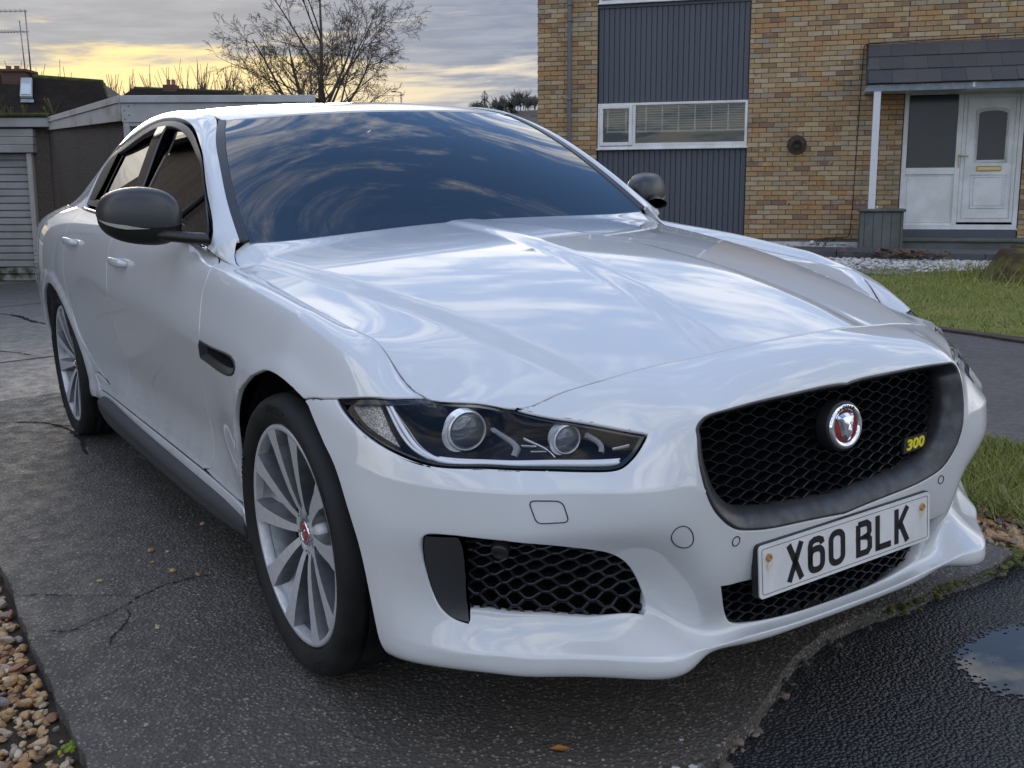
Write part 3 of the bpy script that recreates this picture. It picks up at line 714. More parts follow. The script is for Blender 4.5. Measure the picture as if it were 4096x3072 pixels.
# --- front bumper with nose
uN, uC = float(AK[7 + 2]), float(AK[9 + 2])      # notch, bonnet corner
vB = float(AV[9]) + 0.028
lampin = TR['lamp_in']; low = TR['lamp_low']; shut = TR['bump_shut']; archf = TR['arch_front']
half = kline(0.012, uN, 26) + curve([(uN, 0.0)] + lampin + [low[0]], 3)[1:] + curve(low, 4)[1:] + shut + curve([shut[-1]] + archf + [(1.150, float(AV[9]))], 4)[1:] + [(1.148, vB)] + kline(1.11, 0.012, 40, vB)
bump_loop = miru(half)[::-1][::-1]
bump_loop = half + miru(half)
def gr_half():
    g = TR['grille']; top = g[:6]; bot = g[6:]
    L = [(0.0, 0.1805)] + [(u, v) for u, v in top[::-1]] + [g[14], g[13], g[12], g[11], g[10], g[9], g[8], g[7], g[6]] + [(0.0, 0.4300)]
    a = curve([L[0], L[1], L[2], L[3], L[4]], 4); 
    b = curve([L[4], L[5], L[6], (0.3965, 0.1975), L[7], L[8], L[9], L[10], L[11], L[12], L[13], L[14], L[15], L[16]], 4)
    return a + b[1:]
gh = gr_half(); grille_loop = gh + [(-u, v) for u, v in gh[::-1][1:-1]]
lw = [(0.0, 0.520), (0.10, 0.519), (0.25, 0.5165), (0.2965, 0.5087), (0.3385, 0.5024), (0.322, 0.545), (0.305, 0.585), (0.2871, 0.612), (0.2511, 0.6229), (0.1568, 0.632), (0.0707, 0.6365), (0.0, 0.638)]
lw = lw[:5] + curve(lw[4:], 3)[1:]
lower_loop = lw + [(-u, v) for u, v in lw[::-1][1:-1]]
it = TR['intake']; fn = TR['fin']
open_half = curve([it[0]] + it[1:5], 3) + curve(it[4:9], 3)[1:] + curve(it[8:11], 3)[1:] + curve(it[10:], 3)[1:] 
fin_out = rounded([fn[0], (0.9700, 0.461), fn[4], fn[5], fn[6], fn[7], fn[8], fn[9]], 0.012)
hole_half = curve(it[:5], 3) + curve(it[4:10], 3)[1:] + curve(it[9:], 3)[1:] + [(0.8613, 0.6389), fn[9]] + curve([fn[9], fn[8], fn[7], fn[6], fn[5], fn[4], fn[3], (0.9690, 0.4650), fn[1], fn[0]], 3)[1:-1]
M_bumper = panel_mesh(A2, bump_loop, [grille_loop, lower_loop, hole_half, [(-u, v) for u, v in hole_half]], h=0.013, gap=0.0022, extra=[(float(u), float(AV[k]) + o) for k, o in ((4, 0), (4, .006), (4, -.006), (8, 0), (8, .006), (8, -.006)) for u in np.arange(-1.2, 1.2, .009)], hedge=[.010, .030, .030, .030], hgap=[0, 0, 0, 0], round_=0.003)
bumper = mk('front_bumper', M_bumper, M_paint, car)
# fender / wing
top_f = kline(uC, 2.100, 44)
fl = top_f + [(2.155, 0.0), (TR['fdoor'][0][0] - 0.03, 0.0)] + curve([TR['fdoor'][0]] + TR['fdoor'][1:] + [(2.300, 0.712)], 4) \
    + [(2.20, 0.716), (2.05, 0.7165), (1.95, 0.7155)] + curve(TR['arch_rear'], 4)[0:] + [shut[-1]] + shut[:1] + [low[-1]] + curve([low[-1]] + TR['lamp_out'] + [(uC, 0.004)], 3)[1:-1]
fl = [p for i, p in enumerate(fl) if i == 0 or abs(p[0] - fl[i-1][0]) + abs(p[1] - fl[i-1][1]) > 0.0015]
vent = curve(TR['vent'], 3)
Fm = panel_mesh(A2, fl, [vent], h=0.018, gap=0.0020, hedge=[.02], hgap=[0])
# doors
fd = TR['fdoor']; bd = TR['bdoor'][:5]; rd = TR['rdoor']
vD = 0.716
fdl = kline(fd[0][0], 3.150, 40) + curve([(3.150, 0.0)] + bd + [(3.262, 0.46), (3.315, 0.60), (3.36, vD)], 3)[1:] + kline(3.33, 2.33, 30, vD) + [(2.300, vD)] + curve([(2.300, 0.712)] + fd[::-1], 4)[1:-1]
Dm = panel_mesh(A2, fdl, [], h=0.022, gap=0.0020)
rdl = kline(3.150, 3.950, 34) + curve([(3.950, 0.0)] + rd + [(3.84, 0.66)], 3)[1:] + [(3.80, vD)] + kline(3.78, 3.38, 14, vD) + curve([(3.36, vD), (3.315, 0.60), (3.262, 0.46)] + bd[::-1] + [(3.150, 0.0)], 3)[:-1]
Rm = panel_mesh(A2, rdl, [], h=0.024, gap=0.0020)
# rear quarter, with a real wheel arch
def side_uv(x, z):
    """surface coordinates of the side skin at a given x, z"""
    G = SA.G; m = (G[..., 0] - x) ** 2 + (G[..., 2] - z) ** 2; m = np.where(G[..., 1] > 0.5, m, 9)
    i, j = divmod(int(m.argmin()), G.shape[1]); return (SA.U[i] - UA0, SA.V[j])
arc = [side_uv(-2.835 + .372 * math.cos(a), .336 + .372 * math.sin(a)) for a in np.linspace(R(-22), R(202), 26)]
uE = float(SA.ku[-1] - UA0)
ql = kline(3.950, uE - .002, 60) + [(uE - .002, .3), (uE - .002, .6), (uE - .002, 0.79)] + kline(uE - .1, arc[-1][0] + .02, 24, 0.79) + arc[::-1] + [(arc[0][0] - .02, .758)] + kline(3.60, 1.92, 40, 0.775) + [(1.86, .760), (1.84, 0.722)] + kline(1.98, 3.38, 30, vD + .003) + kline(3.42, 3.80, 10, vD + .003) + curve([(3.80, vD), (3.84, 0.66)] + rd[::-1] + [(3.950, 0.0)], 3)[1:-1]
Qm = panel_mesh(A2, ql, [], h=0.026, gap=0.0020)
for mir in (True, False):
    f_ = mk('front_wing', Fm, M_paint, car, mir)
    d_ = mk('front_door', Dm, M_paint, car, mir); r_ = mk('rear_door', Rm, M_paint, car, mir); q_ = mk('rear_wing', Qm, M_paint, car, mir)
    if mir: door_f, door_r, wing = d_, r_, f_
    else: door_f2, door_r2, wing2 = d_, r_, f_
# bonnet
Kp = A2.pos(np.array(kline(0, uC, 60))); Ks = A2.pos(np.array(kline(uC, 2.08, 60)))
def h_uv(p):
    G = SH.G; m = ((G[..., :2] - np.array(p)[:2]) ** 2).sum(2); i, j = divmod(int(m.argmin()), G.shape[1])
    # linear refinement
    u, v = SH.U[i], SH.V[j]
    for _ in range(4):
        a = SH.pos([(u, v)])[0][:2]; e = 1e-3
        J = np.stack([(SH.pos([(u + e, v)])[0][:2] - a) / e, (SH.pos([(u, v + e)])[0][:2] - a) / e], 1)
        du = np.linalg.lstsq(J, np.array(p)[:2] - a, rcond=None)[0]; u = min(max(u + du[0], 0), SH.U[-1]); v = min(max(v + du[1], 0), SH.V[-1])
    return (u, v - VH0)
hh = [h_uv(p) for p in Kp[1:]] + [h_uv(p) for p in Ks[1:] if p[0] > -.63] + [h_uv((-.665, .770)), h_uv((-.690, .764)), h_uv((-.706, .754)), h_uv((-.713, .740))] + [h_uv((-.716 - .062 * (1 - (y / .74) ** 2), y)) for y in np.linspace(.72, 0.02, 24)]
_eu = [q for q in np.vstack([Kp, Ks]) if q[0] > -.58]; 
def hood_fix(V):
    """bring the bonnet edge flush with the wings and nose"""
    V = V.copy(); E = np.array(_eu); E2 = np.vstack([E, E * [1, -1, 1]])
    H = np.array([H2.pos(np.array([h_uv(p)]))[0][2] for p in E]); dz = np.concatenate([E[:, 2] - H, E[:, 2] - H]) - .0006
    d = np.sqrt(((V[:, None, :2] - E2[None, :, :2]) ** 2).sum(2)); k = d.argmin(1); m = d[np.arange(len(V)), k]
    w = 1 / (d + .01) ** 3; z = (w * dz[None]).sum(1) / w.sum(1); V[:, 2] += z * np.exp(-(m / .10) ** 2); return V
hood_loop = [(u, -v) for u, v in hh[::-1]] + hh
_cr = []
for _x in np.arange(-.84, .82, .010):
    _c = float(_pf([-.84, -.74, -.45, -.22, 0, .13, .35, .52, .63], [.715, .700, .662, .622, .592, .575, .528, .488, .455], 2, _x)); _r = .012 + .165 * max(0, (_x + .84) / 1.6)
    for _v in (_c - .004, _c + .010, _c + .023, _c + .036, _c + .050, _r, _r + .025, _r + .05):
        _cr += [(_x + .86, _v), (_x + .86, -_v)]
M_hood = panel_mesh(H2, hood_loop, [], h=0.013, gap=0.0020, hb=0.012, extra=_cr)
M_hood = (hood_fix(M_hood[0]), M_hood[1], M_hood[2])
hood = mk('bonnet', M_hood, M_paint, car)
# corner piece between wing, bonnet and screen pillar
SC_ = Surf([[(-.600,.7745,.910),(-.665,.7735,.932),(-.707,.748,.985)], [(-.640,.782,.918),(-.685,.781,.943),(-.709,.767,.981)],
            [(-.690,.793,.932),(-.706,.793,.951),(-.715,.791,.968)], [(-.742,.806,.946),(-.735,.811,.950),(-.726,.817,.954)]], n=(60, 60))
if SC_.N[30, 30][1] < 0: SC_.N = -SC_.N; 
_cp = panel_mesh(SC_, [(0, 0)] + [(float(u), 0.0) for u in np.linspace(.02, SC_.U[-1], 8)] + [(float(SC_.U[-1]), float(SC_.V[-1]))] + [(float(u), float(SC_.V[-1])) for u in np.linspace(SC_.U[-1], 0, 8)[1:]] + [(0.0, float(SC_.V[-1]) * .5)], [], h=.012, gap=.001, edge=.02)
for mir in (True, False): mk('wing_corner', _cp, M_paint, car, mir)
# --- windscreen, roof, rear screen, boot
def vline(v0, v1, u, n=20): return [(u, float(v)) for v in np.linspace(v0, v1, n)]
def uline(u0, u1, v, n=20): return [(float(u), v) for u in np.linspace(u0, u1, n)]
vW = float(SW.kv[-1] - VW0); uW = float(SW.ku[-1])
wl = vline(-vW + .030, vW - .030, uW - .004) + uline(uW - .02, .03, vW - .030) + vline(vW - .03, -vW + .03, .004) + uline(.03, uW - .02, -vW + .03)
screen = mk('windscreen', panel_mesh(W2, wl, [], h=0.03, gap=0.0, edge=0.004), M_glass, car)
bl = rounded([(uW - .045, -vW + .085), (uW - .045, vW - .085), (.10, vW - .075), (.10, -vW + .075)], .06)
frit = mk('screen_border', panel_mesh(W2, wl, [bl], h=0.03, gap=0.002, edge=0.001, off=-.005, hgap=[0]), mat('ceramic_black', (0.010, 0.011, 0.014), 0.35), screen)
for s in (1, -1):
    tl = uline(0.02, uW + 0, s * (vW - .029)) + uline(uW, .02, s * (vW - .001))
    mk('pillar_trim', panel_mesh(W2, tl, [], h=0.02, gap=0.0, edge=0.01, off=.003, round_=.002), M_frame, car)
vR = float(SR.kv[-1] - VR0); uR = float(SR.ku[-1])
rl = vline(-vR + .012, vR - .012, .003) + uline(.03, uR, vR - .012) + vline(vR - .03, -vR + .03, uR) + uline(uR, .03, -vR + .012)
roof = mk('roof', panel_mesh(R2, rl, [], h=0.03, gap=0.002), M_paint, car)
for s in (1, -1):
    ditch = MB(); pts = R2.pos(np.array(uline(.03, uR, s * (vR - .004), 24)))
    ditch.tube([Vector(p) + Vector((0, 0, -.005)) for p in pts], .0075, 6); ditch.build('roof_channel', M_trim, car)
vB_ = float(SB.kv[-1] - VB0); uB = float(SB.ku[-1]); uS = float(SB.ku[3])
bl2 = vline(-vB_ + .03, vB_ - .03, .02) + uline(.05, uS, vB_ - .04) + vline(vB_ - .05, -vB_ + .05, uS) + uline(uS, .05, -vB_ + .04)
mk('rear_screen', panel_mesh(B2, bl2, [], h=0.04, gap=0), M_side, car); mk('rear_backing', panel_mesh(B2, bl2, [], h=0.04, gap=0, off=-.03), M_int, car)  # dark sheet added behind the rear glass to block light from outside
bl3 = vline(-vB_ + .02, vB_ - .02, uS + .01) + uline(uS + .03, uB, vB_ - .02) + vline(vB_ - .03, -vB_ + .03, uB) + uline(uB, uS + .03, -vB_ + .02)
mk('boot_lid', panel_mesh(B2, bl3, [], h=0.04, gap=.002), M_paint, car)
# --- side glass area
uS1 = float(SS.ku[-1]); vS1 = float(SS.kv[-1])
D = TR['dlo']
dlo = curve([(0.045, 0.30), D[0]] + D[1:], 3) + [(1.86, 0.3395), (1.2, 0.340), (0.6, 0.338), (0.2, 0.334), (0.06, 0.328)]
dlo = resample(dlo, 0.012)
def inset(poly, d):
    """move a closed polygon inwards by d (counter- or clockwise)"""
    p = np.asarray(poly, float); a = 0.5 * (p[:, 0] * np.roll(p[:, 1], -1) - np.roll(p[:, 0], -1) * p[:, 1]).sum()
    t = np.roll(p, -2, 0) - np.roll(p, 2, 0); t /= np.linalg.norm(t, axis=1, keepdims=True) + 1e-12
    n = np.stack([-t[:, 1], t[:, 0]], 1) * (1 if a > 0 else -1)
    q = p + n * d
    # drop points that come closer than d to the outline
    keep = [i for i in range(len(q)) if np.sqrt(((p - q[i]) ** 2).sum(1)).min() > abs(d) * 0.93]
    return [tuple(q[i]) for i in keep]
g1 = inset(dlo, .010); g2 = inset(dlo, .034)
side_loop = uline(.004, uS1, .006, 60) + [(uS1, .1), (uS1, .2), (uS1, vS1)] + uline(uS1 - .03, .004, vS1, 60) + [(.004, .2), (.004, .1)]
Pm = panel_mesh(SS, side_loop, [dlo], h=0.02, gap=.001, hgap=[0], hedge=[.02])
fr_out = panel_mesh(SS, g1, [g2], h=0.012, gap=0, hgap=[0], hedge=[.012], off=-.004, round_=.003)
in_trim = panel_mesh(SS, uline(.03, uS1 - .02, .02, 50) + uline(uS1 - .02, .03, vS1 - .004, 50), [inset(dlo, .048)], h=.04, gap=0, edge=.002, off=-.034)
# pillars between the panes
def between(poly, u0, u1):
    return [(min(max(u, u0), u1), v) for u, v in poly]
def clip(poly, a, b, keep_left):
    """keep the part of the polygon on one side of the line a-b"""
    out = []; s = lambda p: (b[0]-a[0])*(p[1]-a[1]) - (b[1]-a[1])*(p[0]-a[0])
    sg = 1 if keep_left else -1; n = len(poly)
    for i in range(n):
        p, q = poly[i], poly[(i+1) % n]; sp, sq = s(p)*sg, s(q)*sg
        if sp >= 0: out.append(p)
        if sp * sq < 0:
            t = sp / (sp - sq); out.append((p[0]+(q[0]-p[0])*t, p[1]+(q[1]-p[1])*t))
    return out
gl = inset(dlo, .030)
Bp = TR['bpil']; Qp = TR['qpil']
b_front = ((Bp[1][0] - .035, 0.05), (Bp[2][0] - .025, 0.36)); b_back = ((Bp[0][0] + .005, 0.05), (Bp[2][0] + .075, 0.36))
q_front = ((1.63, 0.10), (1.70, 0.36)); q_back = ((1.685, 0.10), (1.755, 0.36))
gA = clip(gl, *b_front, True); gA = gA if np.mean([p[0] for p in gA]) < 1.1 else clip(gl, *b_front, False)
def mid_part(l, r):
    a = clip(gl, *l, False); a = a if np.mean([p[0] for p in a]) > l[0][0] else clip(gl, *l, True)
    if r is None: return a
    b = clip(a, *r, True); return b if np.mean([p[0] for p in b]) < r[0][0] else clip(a, *r, False)
gB = mid_part(b_back, q_front); gC = mid_part(q_back, None)
bpill = mid_part(b_front, b_back); qpill = mid_part(q_front, q_back)
def togl(poly):
    p = SS.pos(np.array(poly)); return [(x + 3.4, z - .90) for x, y, z in p]
for mir in (True, False):
    sp = mk('side_frame', Pm, M_paint, car, mir)
    mk('window_trim', fr_out, M_frame, sp, mir); mk('inner_trim', in_trim, M_int, sp, mir)
    ch = MB(); pp = SS.pos(np.array(uline(.05, 1.86, .343, 50))); nn = SS.nrm(np.array(uline(.05, 1.86, .343, 50)))
    ch.tube([Vector(a + b * .003) if not mir else Vector((a + b * .003) * [1, -1, 1]) for a, b in zip(pp, nn)], .0065, 6)
    ch.build('belt_moulding', M_chrome, sp)
    mk('front_side_window', panel_mesh(SGL, togl(gA), [], h=0.03, gap=-.006, edge=.004, off=-.008), M_side, door_f if mir else door_f2, mir)
    mk('rear_side_window', panel_mesh(SGL, togl(gB), [], h=0.03, gap=-.006, edge=.004, off=-.008), M_side, door_r if mir else door_r2, mir)
    mk('quarter_window', panel_mesh(SGL, togl(gC), [], h=0.03, gap=-.006, edge=.004, off=-.008), M_side, sp, mir)
    mk('window_backing', panel_mesh(SS, gl, [], h=0.04, gap=-.01, edge=.002, off=-.045), M_int, sp, mir)  # dark sheet added inside the panes so no sky shows through
    mk('door_pillar', panel_mesh(SS, bpill, [], h=0.03, gap=.001, edge=.006, off=-.003), mat('gloss_black_pillar', (0.010, 0.010, 0.012), 0.08, coat=1.0, coatr=0.02), door_f if mir else door_f2, mir)
    mk('quarter_divider', panel_mesh(SS, qpill, [], h=0.03, gap=.001, edge=.006, off=-.003), M_trim, door_r if mir else door_r2, mir)
# --- black skirt under the doors
SK = [[(x, .884, zt), (x, .884 + p * .6, zt - .006), (x, .884 + p, zt - .014), (x, .884 + p - .002, zt - .040), (x, .884 + p - .008, zt - dz), (x, .884 + p - .016, zt - dz - .006), (x, .85, zt - dz - .010)]
      for x, zt, p, dz in ((-.415, .262, .014, .055), (-.60, .266, .022, .066), (-.9, .269, .028, .074), (-1.4, .273, .030, .080), (-1.9, .284, .032, .088), (-2.12, .292, .032, .086), (-2.22, .286, .026, .072), (-2.30, .262, .012, .048))]
SSK = Surf(SK, n=(160, 40), flip=True)
sk = panel_mesh(SSK, [(0, 0), (SSK.U[-1], 0), (SSK.U[-1], SSK.V[-1]), (0, SSK.V[-1])], [], h=.02, gap=0, edge=.01)
for mir in (True, False): mk('side_skirt', sk, M_skirt, car, mir)

# --- honeycomb inserts
def hexgrid(poly, cw, ch, P3, bar=.0028, depth=.012, name='mesh_insert', parent=None, mat_=None, clipm=True):
    """flat-topped honeycomb over a 2-D polygon; P3(s, t, d) gives the 3-D point d behind the face"""
    poly = np.asarray(poly, float); lo = poly.min(0); hi = poly.max(0)
    mb = MB(); px = cw / 2; flat = cw * .20; edges = set()
    ni = int((hi[0] - lo[0]) / px) + 3; nj = int((hi[1] - lo[1]) / ch) + 3
    def key(x, y): return (round(x, 5), round(y, 5))
    for i in range(-1, ni):
        for j in range(-1, nj):
            cx = lo[0] + i * px; cy = lo[1] + (j + (i % 2) * .5) * ch
            w = px - flat / 2 ; a = flat / 2
            hx = [(cx - a, cy + ch/2), (cx + a, cy + ch/2), (cx + px - a, cy), (cx + a, cy - ch/2), (cx - a, cy - ch/2), (cx - px + a, cy)]
            for k in range(6):
                p, q = key(*hx[k]), key(*hx[(k+1) % 6]); edges.add((min(p, q), max(p, q)))
    E = np.array([[(a[0]+b[0])/2, (a[1]+b[1])/2] for a, b in edges]); m = inside(poly, E)
    for (a, b), ok in zip(edges, m):
        if not ok: continue
        a = np.array(a); b = np.array(b); d = b - a; L = np.linalg.norm(d); n = np.array([-d[1], d[0]]) / L
        V = []
        for q in (a, b):
            for o, dd in ((-bar, depth), (-bar, .0015), (-bar * .45, 0), (bar * .45, 0), (bar, .0015), (bar, depth)):
                s = q + n * o; V.append(P3(s[0], s[1], dd))
        mb.add(V, [(k, k+1, k+7, k+6) for k in range(5)])
    return mb
# front face depth as a function of (y, z)
_uvs = [(u, v) for u in np.linspace(-1.0, 1.0, 81) for v in np.linspace(.12, .75, 50)]
_pp = A2.pos(np.array(_uvs))
from mathutils.kdtree import KDTree
_kd = KDTree(len(_pp))
for _i, _q in enumerate(_pp): _kd.insert((_q[1], _q[2], 0), _i)
_kd.balance()
def face_x(y, z):
    r = _kd.find_n((y, z, 0), 4); w = [1 / (d + 1e-4) for _, _, d in r]
    return sum(_pp[i][0] * k for (_, i, _), k in zip(r, w)) / sum(w)
gp = A2.pos(np.array(resample(grille_loop, .008))); gyz = gp[:, 1:]
def in_poly(p, d): return np.array(inset(resample(p, .006), d))
# grille surround: lip at the skin, dished face back to the mesh
def ring(loops3, name, m, parent):
    mb = MB(); n = len(loops3[0]); V = [p for l in loops3 for p in l]
    F = [(a*n+i, a*n+(i+1) % n, (a+1)*n+(i+1) % n, (a+1)*n+i) for a in range(len(loops3)-1) for i in range(n)]
    mb.add(V, F, 0, True); return mb.build(name, m, parent)
def smooth_loop(p, k=2):
    p = np.asarray(p, float)
    for _ in range(k): p = (np.roll(p, 1, 0) + 2 * p + np.roll(p, -1, 0)) / 4
    return p
def scaled(yz, dx, dt, db):
    """shrink the grille outline: sides by dx, top by dt, bottom by db"""
    c = np.array([0, (yz[:, 1].max() + yz[:, 1].min()) / 2]); hy = yz[:, 0].max(); zt, zb = yz[:, 1].max(), yz[:, 1].min()
    y = yz[:, 0] * (hy - dx) / hy; z = zb + db + (yz[:, 1] - zb) * (zt - zb - dt - db) / (zt - zb)
    return np.stack([y, z], 1)
L = []
for dx, dt, db, dep in ((.0, .0, .0, .004), (.003, .003, .003, -.001), (.008, .006, .008, .001), (.020, .012, .022, .012), (.034, .020, .038, .028), (.037, .022, .041, .050), (.030, .015, .030, .095)):
    q = scaled(gyz, dx, dt, db); L.append([(face_x(0.97 * gyz[i, 0], gyz[i, 1]) * .0 + gp[i, 0] - dep, q[i, 0], q[i, 1]) for i in range(len(q))])
surround = ring(L, 'grille_surround', M_satin2, car)
gin = scaled(gyz, .030, .016, .034)
gx = lambda y, z, d: (.8150 - .055 * (y / .4) ** 2 * .5 + (z - .57) * -.06 - d, y, z)
mesh_g = hexgrid(gin, .0675, .0222, gx, bar=.0016, depth=.016).build('grille_mesh', M_mesh, surround)
lp = A2.pos(np.array(resample(lower_loop, .01)))[:, 1:]
hexgrid(inset(resample(lp, .01), -.014), .060, .0205, lambda y, z, d: (.812 - .05 * (y / .3) ** 2 * .4 - d, y, z), bar=.0024, depth=.016).build('lower_mesh', M_mesh, bumper)
# corner intakes
ip = A2.pos(np.array(resample(hole_half, .01)))
def hp(uv, d):
    p = A2.pos(np.array([uv]))[0]; n = A2.nrm(np.array([uv]))[0]; return p - n * d
mesh_uv = resample(curve(it[:5], 3) + curve(it[4:10], 3)[1:] + curve(it[9:], 3)[1:] + [(.8612, .5814), (.8787, .5255)], .01)
mesh_uv = [(u, v) for u, v in mesh_uv]
for s in (-1, 1):
    def p3(a, b, d, s=s):
        q = hp((a, b), .020 + d); return (q[0], q[1] * s, q[2])
    ci = hexgrid(np.array(inset(mesh_uv, -.022)), .0660, .0225, p3, bar=.0026, depth=.018).build('intake_mesh', M_mesh, bumper)
    fo = rounded([fn[0], (.9740, .4600), (.9770, .505), (.9740, .545), (.958, .590), (.938, .626), (.915, .641), (.880, .6475), (.8600, .6470), (.8560, .620), (.8640, .575), (.8800, .52)], .008, 4)
    mk('intake_fin', panel_mesh(SAo := A2, fo, [], h=.015, gap=.001, edge=.03, off=-.006, round_=.004), M_satin, bumper, s < 0)
    # small black parking camera in the mesh
    q = A2.pos(np.array([(.80, .505)]))[0]; n = A2.nrm(np.array([(.80, .505)]))[0]; q = Vector((q[0] - .012, q[1] * s, q[2])); n = Vector((n[0], n[1] * s, n[2]))
    if s < 0:
        Mx = Matrix.Translation(q) @ n.to_track_quat('Z', 'Y').to_matrix().to_4x4()
        MB().lathe([(0, .006), (.009, .005), (.011, .008), (.015, .008), (.017, .003), (.018, -.02)], 24, Mx).build('parking_sensor', M_black, ci)
# black boxes added inside to stand for shade behind the openings and gaps
vb = MB()
vb.box((.55, -.43, .19), (.735, .43, .69)); 
for s in (-1, 1): vb.box((.20, min(s*.42, s*.74), .22), (.50, max(s*.42, s*.74), .52))
vb.box((-.62, -.55, .22), (.40, .55, .70)); vb.box((-.55, -.5, .6), (.1, .5, .80)); vb.box((-3.6, -.5, .22), (-.7, .5, .40))
vb.build('cavity_filler', M_void, car)
_back = inset(resample(hole_half, .02), -.035)
for s in (-1, 1): mk('intake_back', panel_mesh(A2, _back, [], h=.03, gap=0, edge=.001, off=-.058), M_void, bumper, s < 0)
# shut covers and sensors in the bumper skin
def seam(loop, name, m=None, w=.0011, s=-1, off=.0004, parent=None):
    q = A2.pos(np.array(loop)); n = A2.nrm(np.array(loop)); q = q + n * off
    MB().tube([Vector((a[0], a[1] * s, a[2])) for a in q], w, 5, closed=True).build(name, m or M_trim, parent or bumper)
wsh = TR['washer']
for s in (-1, 1): seam(resample(rounded([wsh[0], wsh[1], wsh[2], wsh[4]], .014), .006), 'washer_cover', s=s, w=.0012)
def circ(c, r, n=28): return [(c[0] + r * math.cos(2*math.pi*k/n), c[1] + r * math.sin(2*math.pi*k/n)) for k in range(n)]
seam(circ(TR['tow'][0], .0255), 'tow_eye_cover')
for s in (-1, 1): seam(circ(TR['sensor'][0], .0095), 'parking_sensor', s=s, w=.0012)
# vents in the wings
for s, wg in ((-1, wing), (1, wing2)):
    vv = TR['vent']; P_ = lambda uv, d: Vector((hp(uv, d)[0], hp(uv, d)[1] * s, hp(uv, d)[2]))
    vl = resample(curve(vv, 3), .006)[:-1]; cx = np.mean([p[0] for p in vl]); cy = np.mean([p[1] for p in vl])
    sc = lambda k, kk: [(cx + (u - cx) * k, cy + (v - cy) * kk) for u, v in vl]
    LL = [[P_(p, .002) for p in vl], [P_(p, -.002) for p in sc(.985, .96)], [P_(p, -.001) for p in sc(.95, .80)], [P_(p, .010) for p in sc(.80, .52)], [P_(p, .016) for p in sc(.70, .42)]]
    vt = ring(LL, 'wing_vent', M_satin, wg)
    mb = MB(); mb.add(LL[-1], [tuple(range(len(vl)))]); mb.build('vent_back', M_void, vt)
    hexgrid(np.array(sc(.70, .42)), .0135, .0068, lambda a, b, d: P_((a, b), .010 + d), bar=.0006, depth=.004).build('vent_mesh', M_mesh, vt)
# ----------------------------------------------------------------- writing
_TXT = {}
def text_mesh(txt, size=1.0, bold=0.0, depth=0.0, spacing=1.0, cell=None):
    """filled letters as a list of (verts, faces) per whole string, centred; y is up"""
    key = (txt, size, bold, depth, spacing)
    cu = bpy.data.curves.new('t', 'FONT'); cu.body = txt; cu.size = size; cu.offset = bold; cu.extrude = depth; cu.space_character = spacing
    cu.align_x = 'CENTER'; cu.align_y = 'CENTER'; cu.resolution_u = 3
    o = bpy.data.objects.new('t', cu); COL.objects.link(o)
    dg = bpy.context.evaluated_depsgraph_get(); me = bpy.data.meshes.new_from_object(o.evaluated_get(dg))
    v = [tuple(p.co) for p in me.vertices]; f = [tuple(p.vertices) for p in me.polygons]
    bpy.data.objects.remove(o); bpy.data.curves.remove(cu); bpy.data.meshes.remove(me)
    return v, f
def bend(v, r, a0, flip=False):
    """wrap text drawn along x on a circle of radius r, centred at angle a0"""
    out = []
    for x, y, z in v:
        if flip: a = a0 + x / r; rr = r - y
        else: a = a0 - x / r; rr = r + y
        out.append((rr * math.cos(a), rr * math.sin(a), z))
    return out
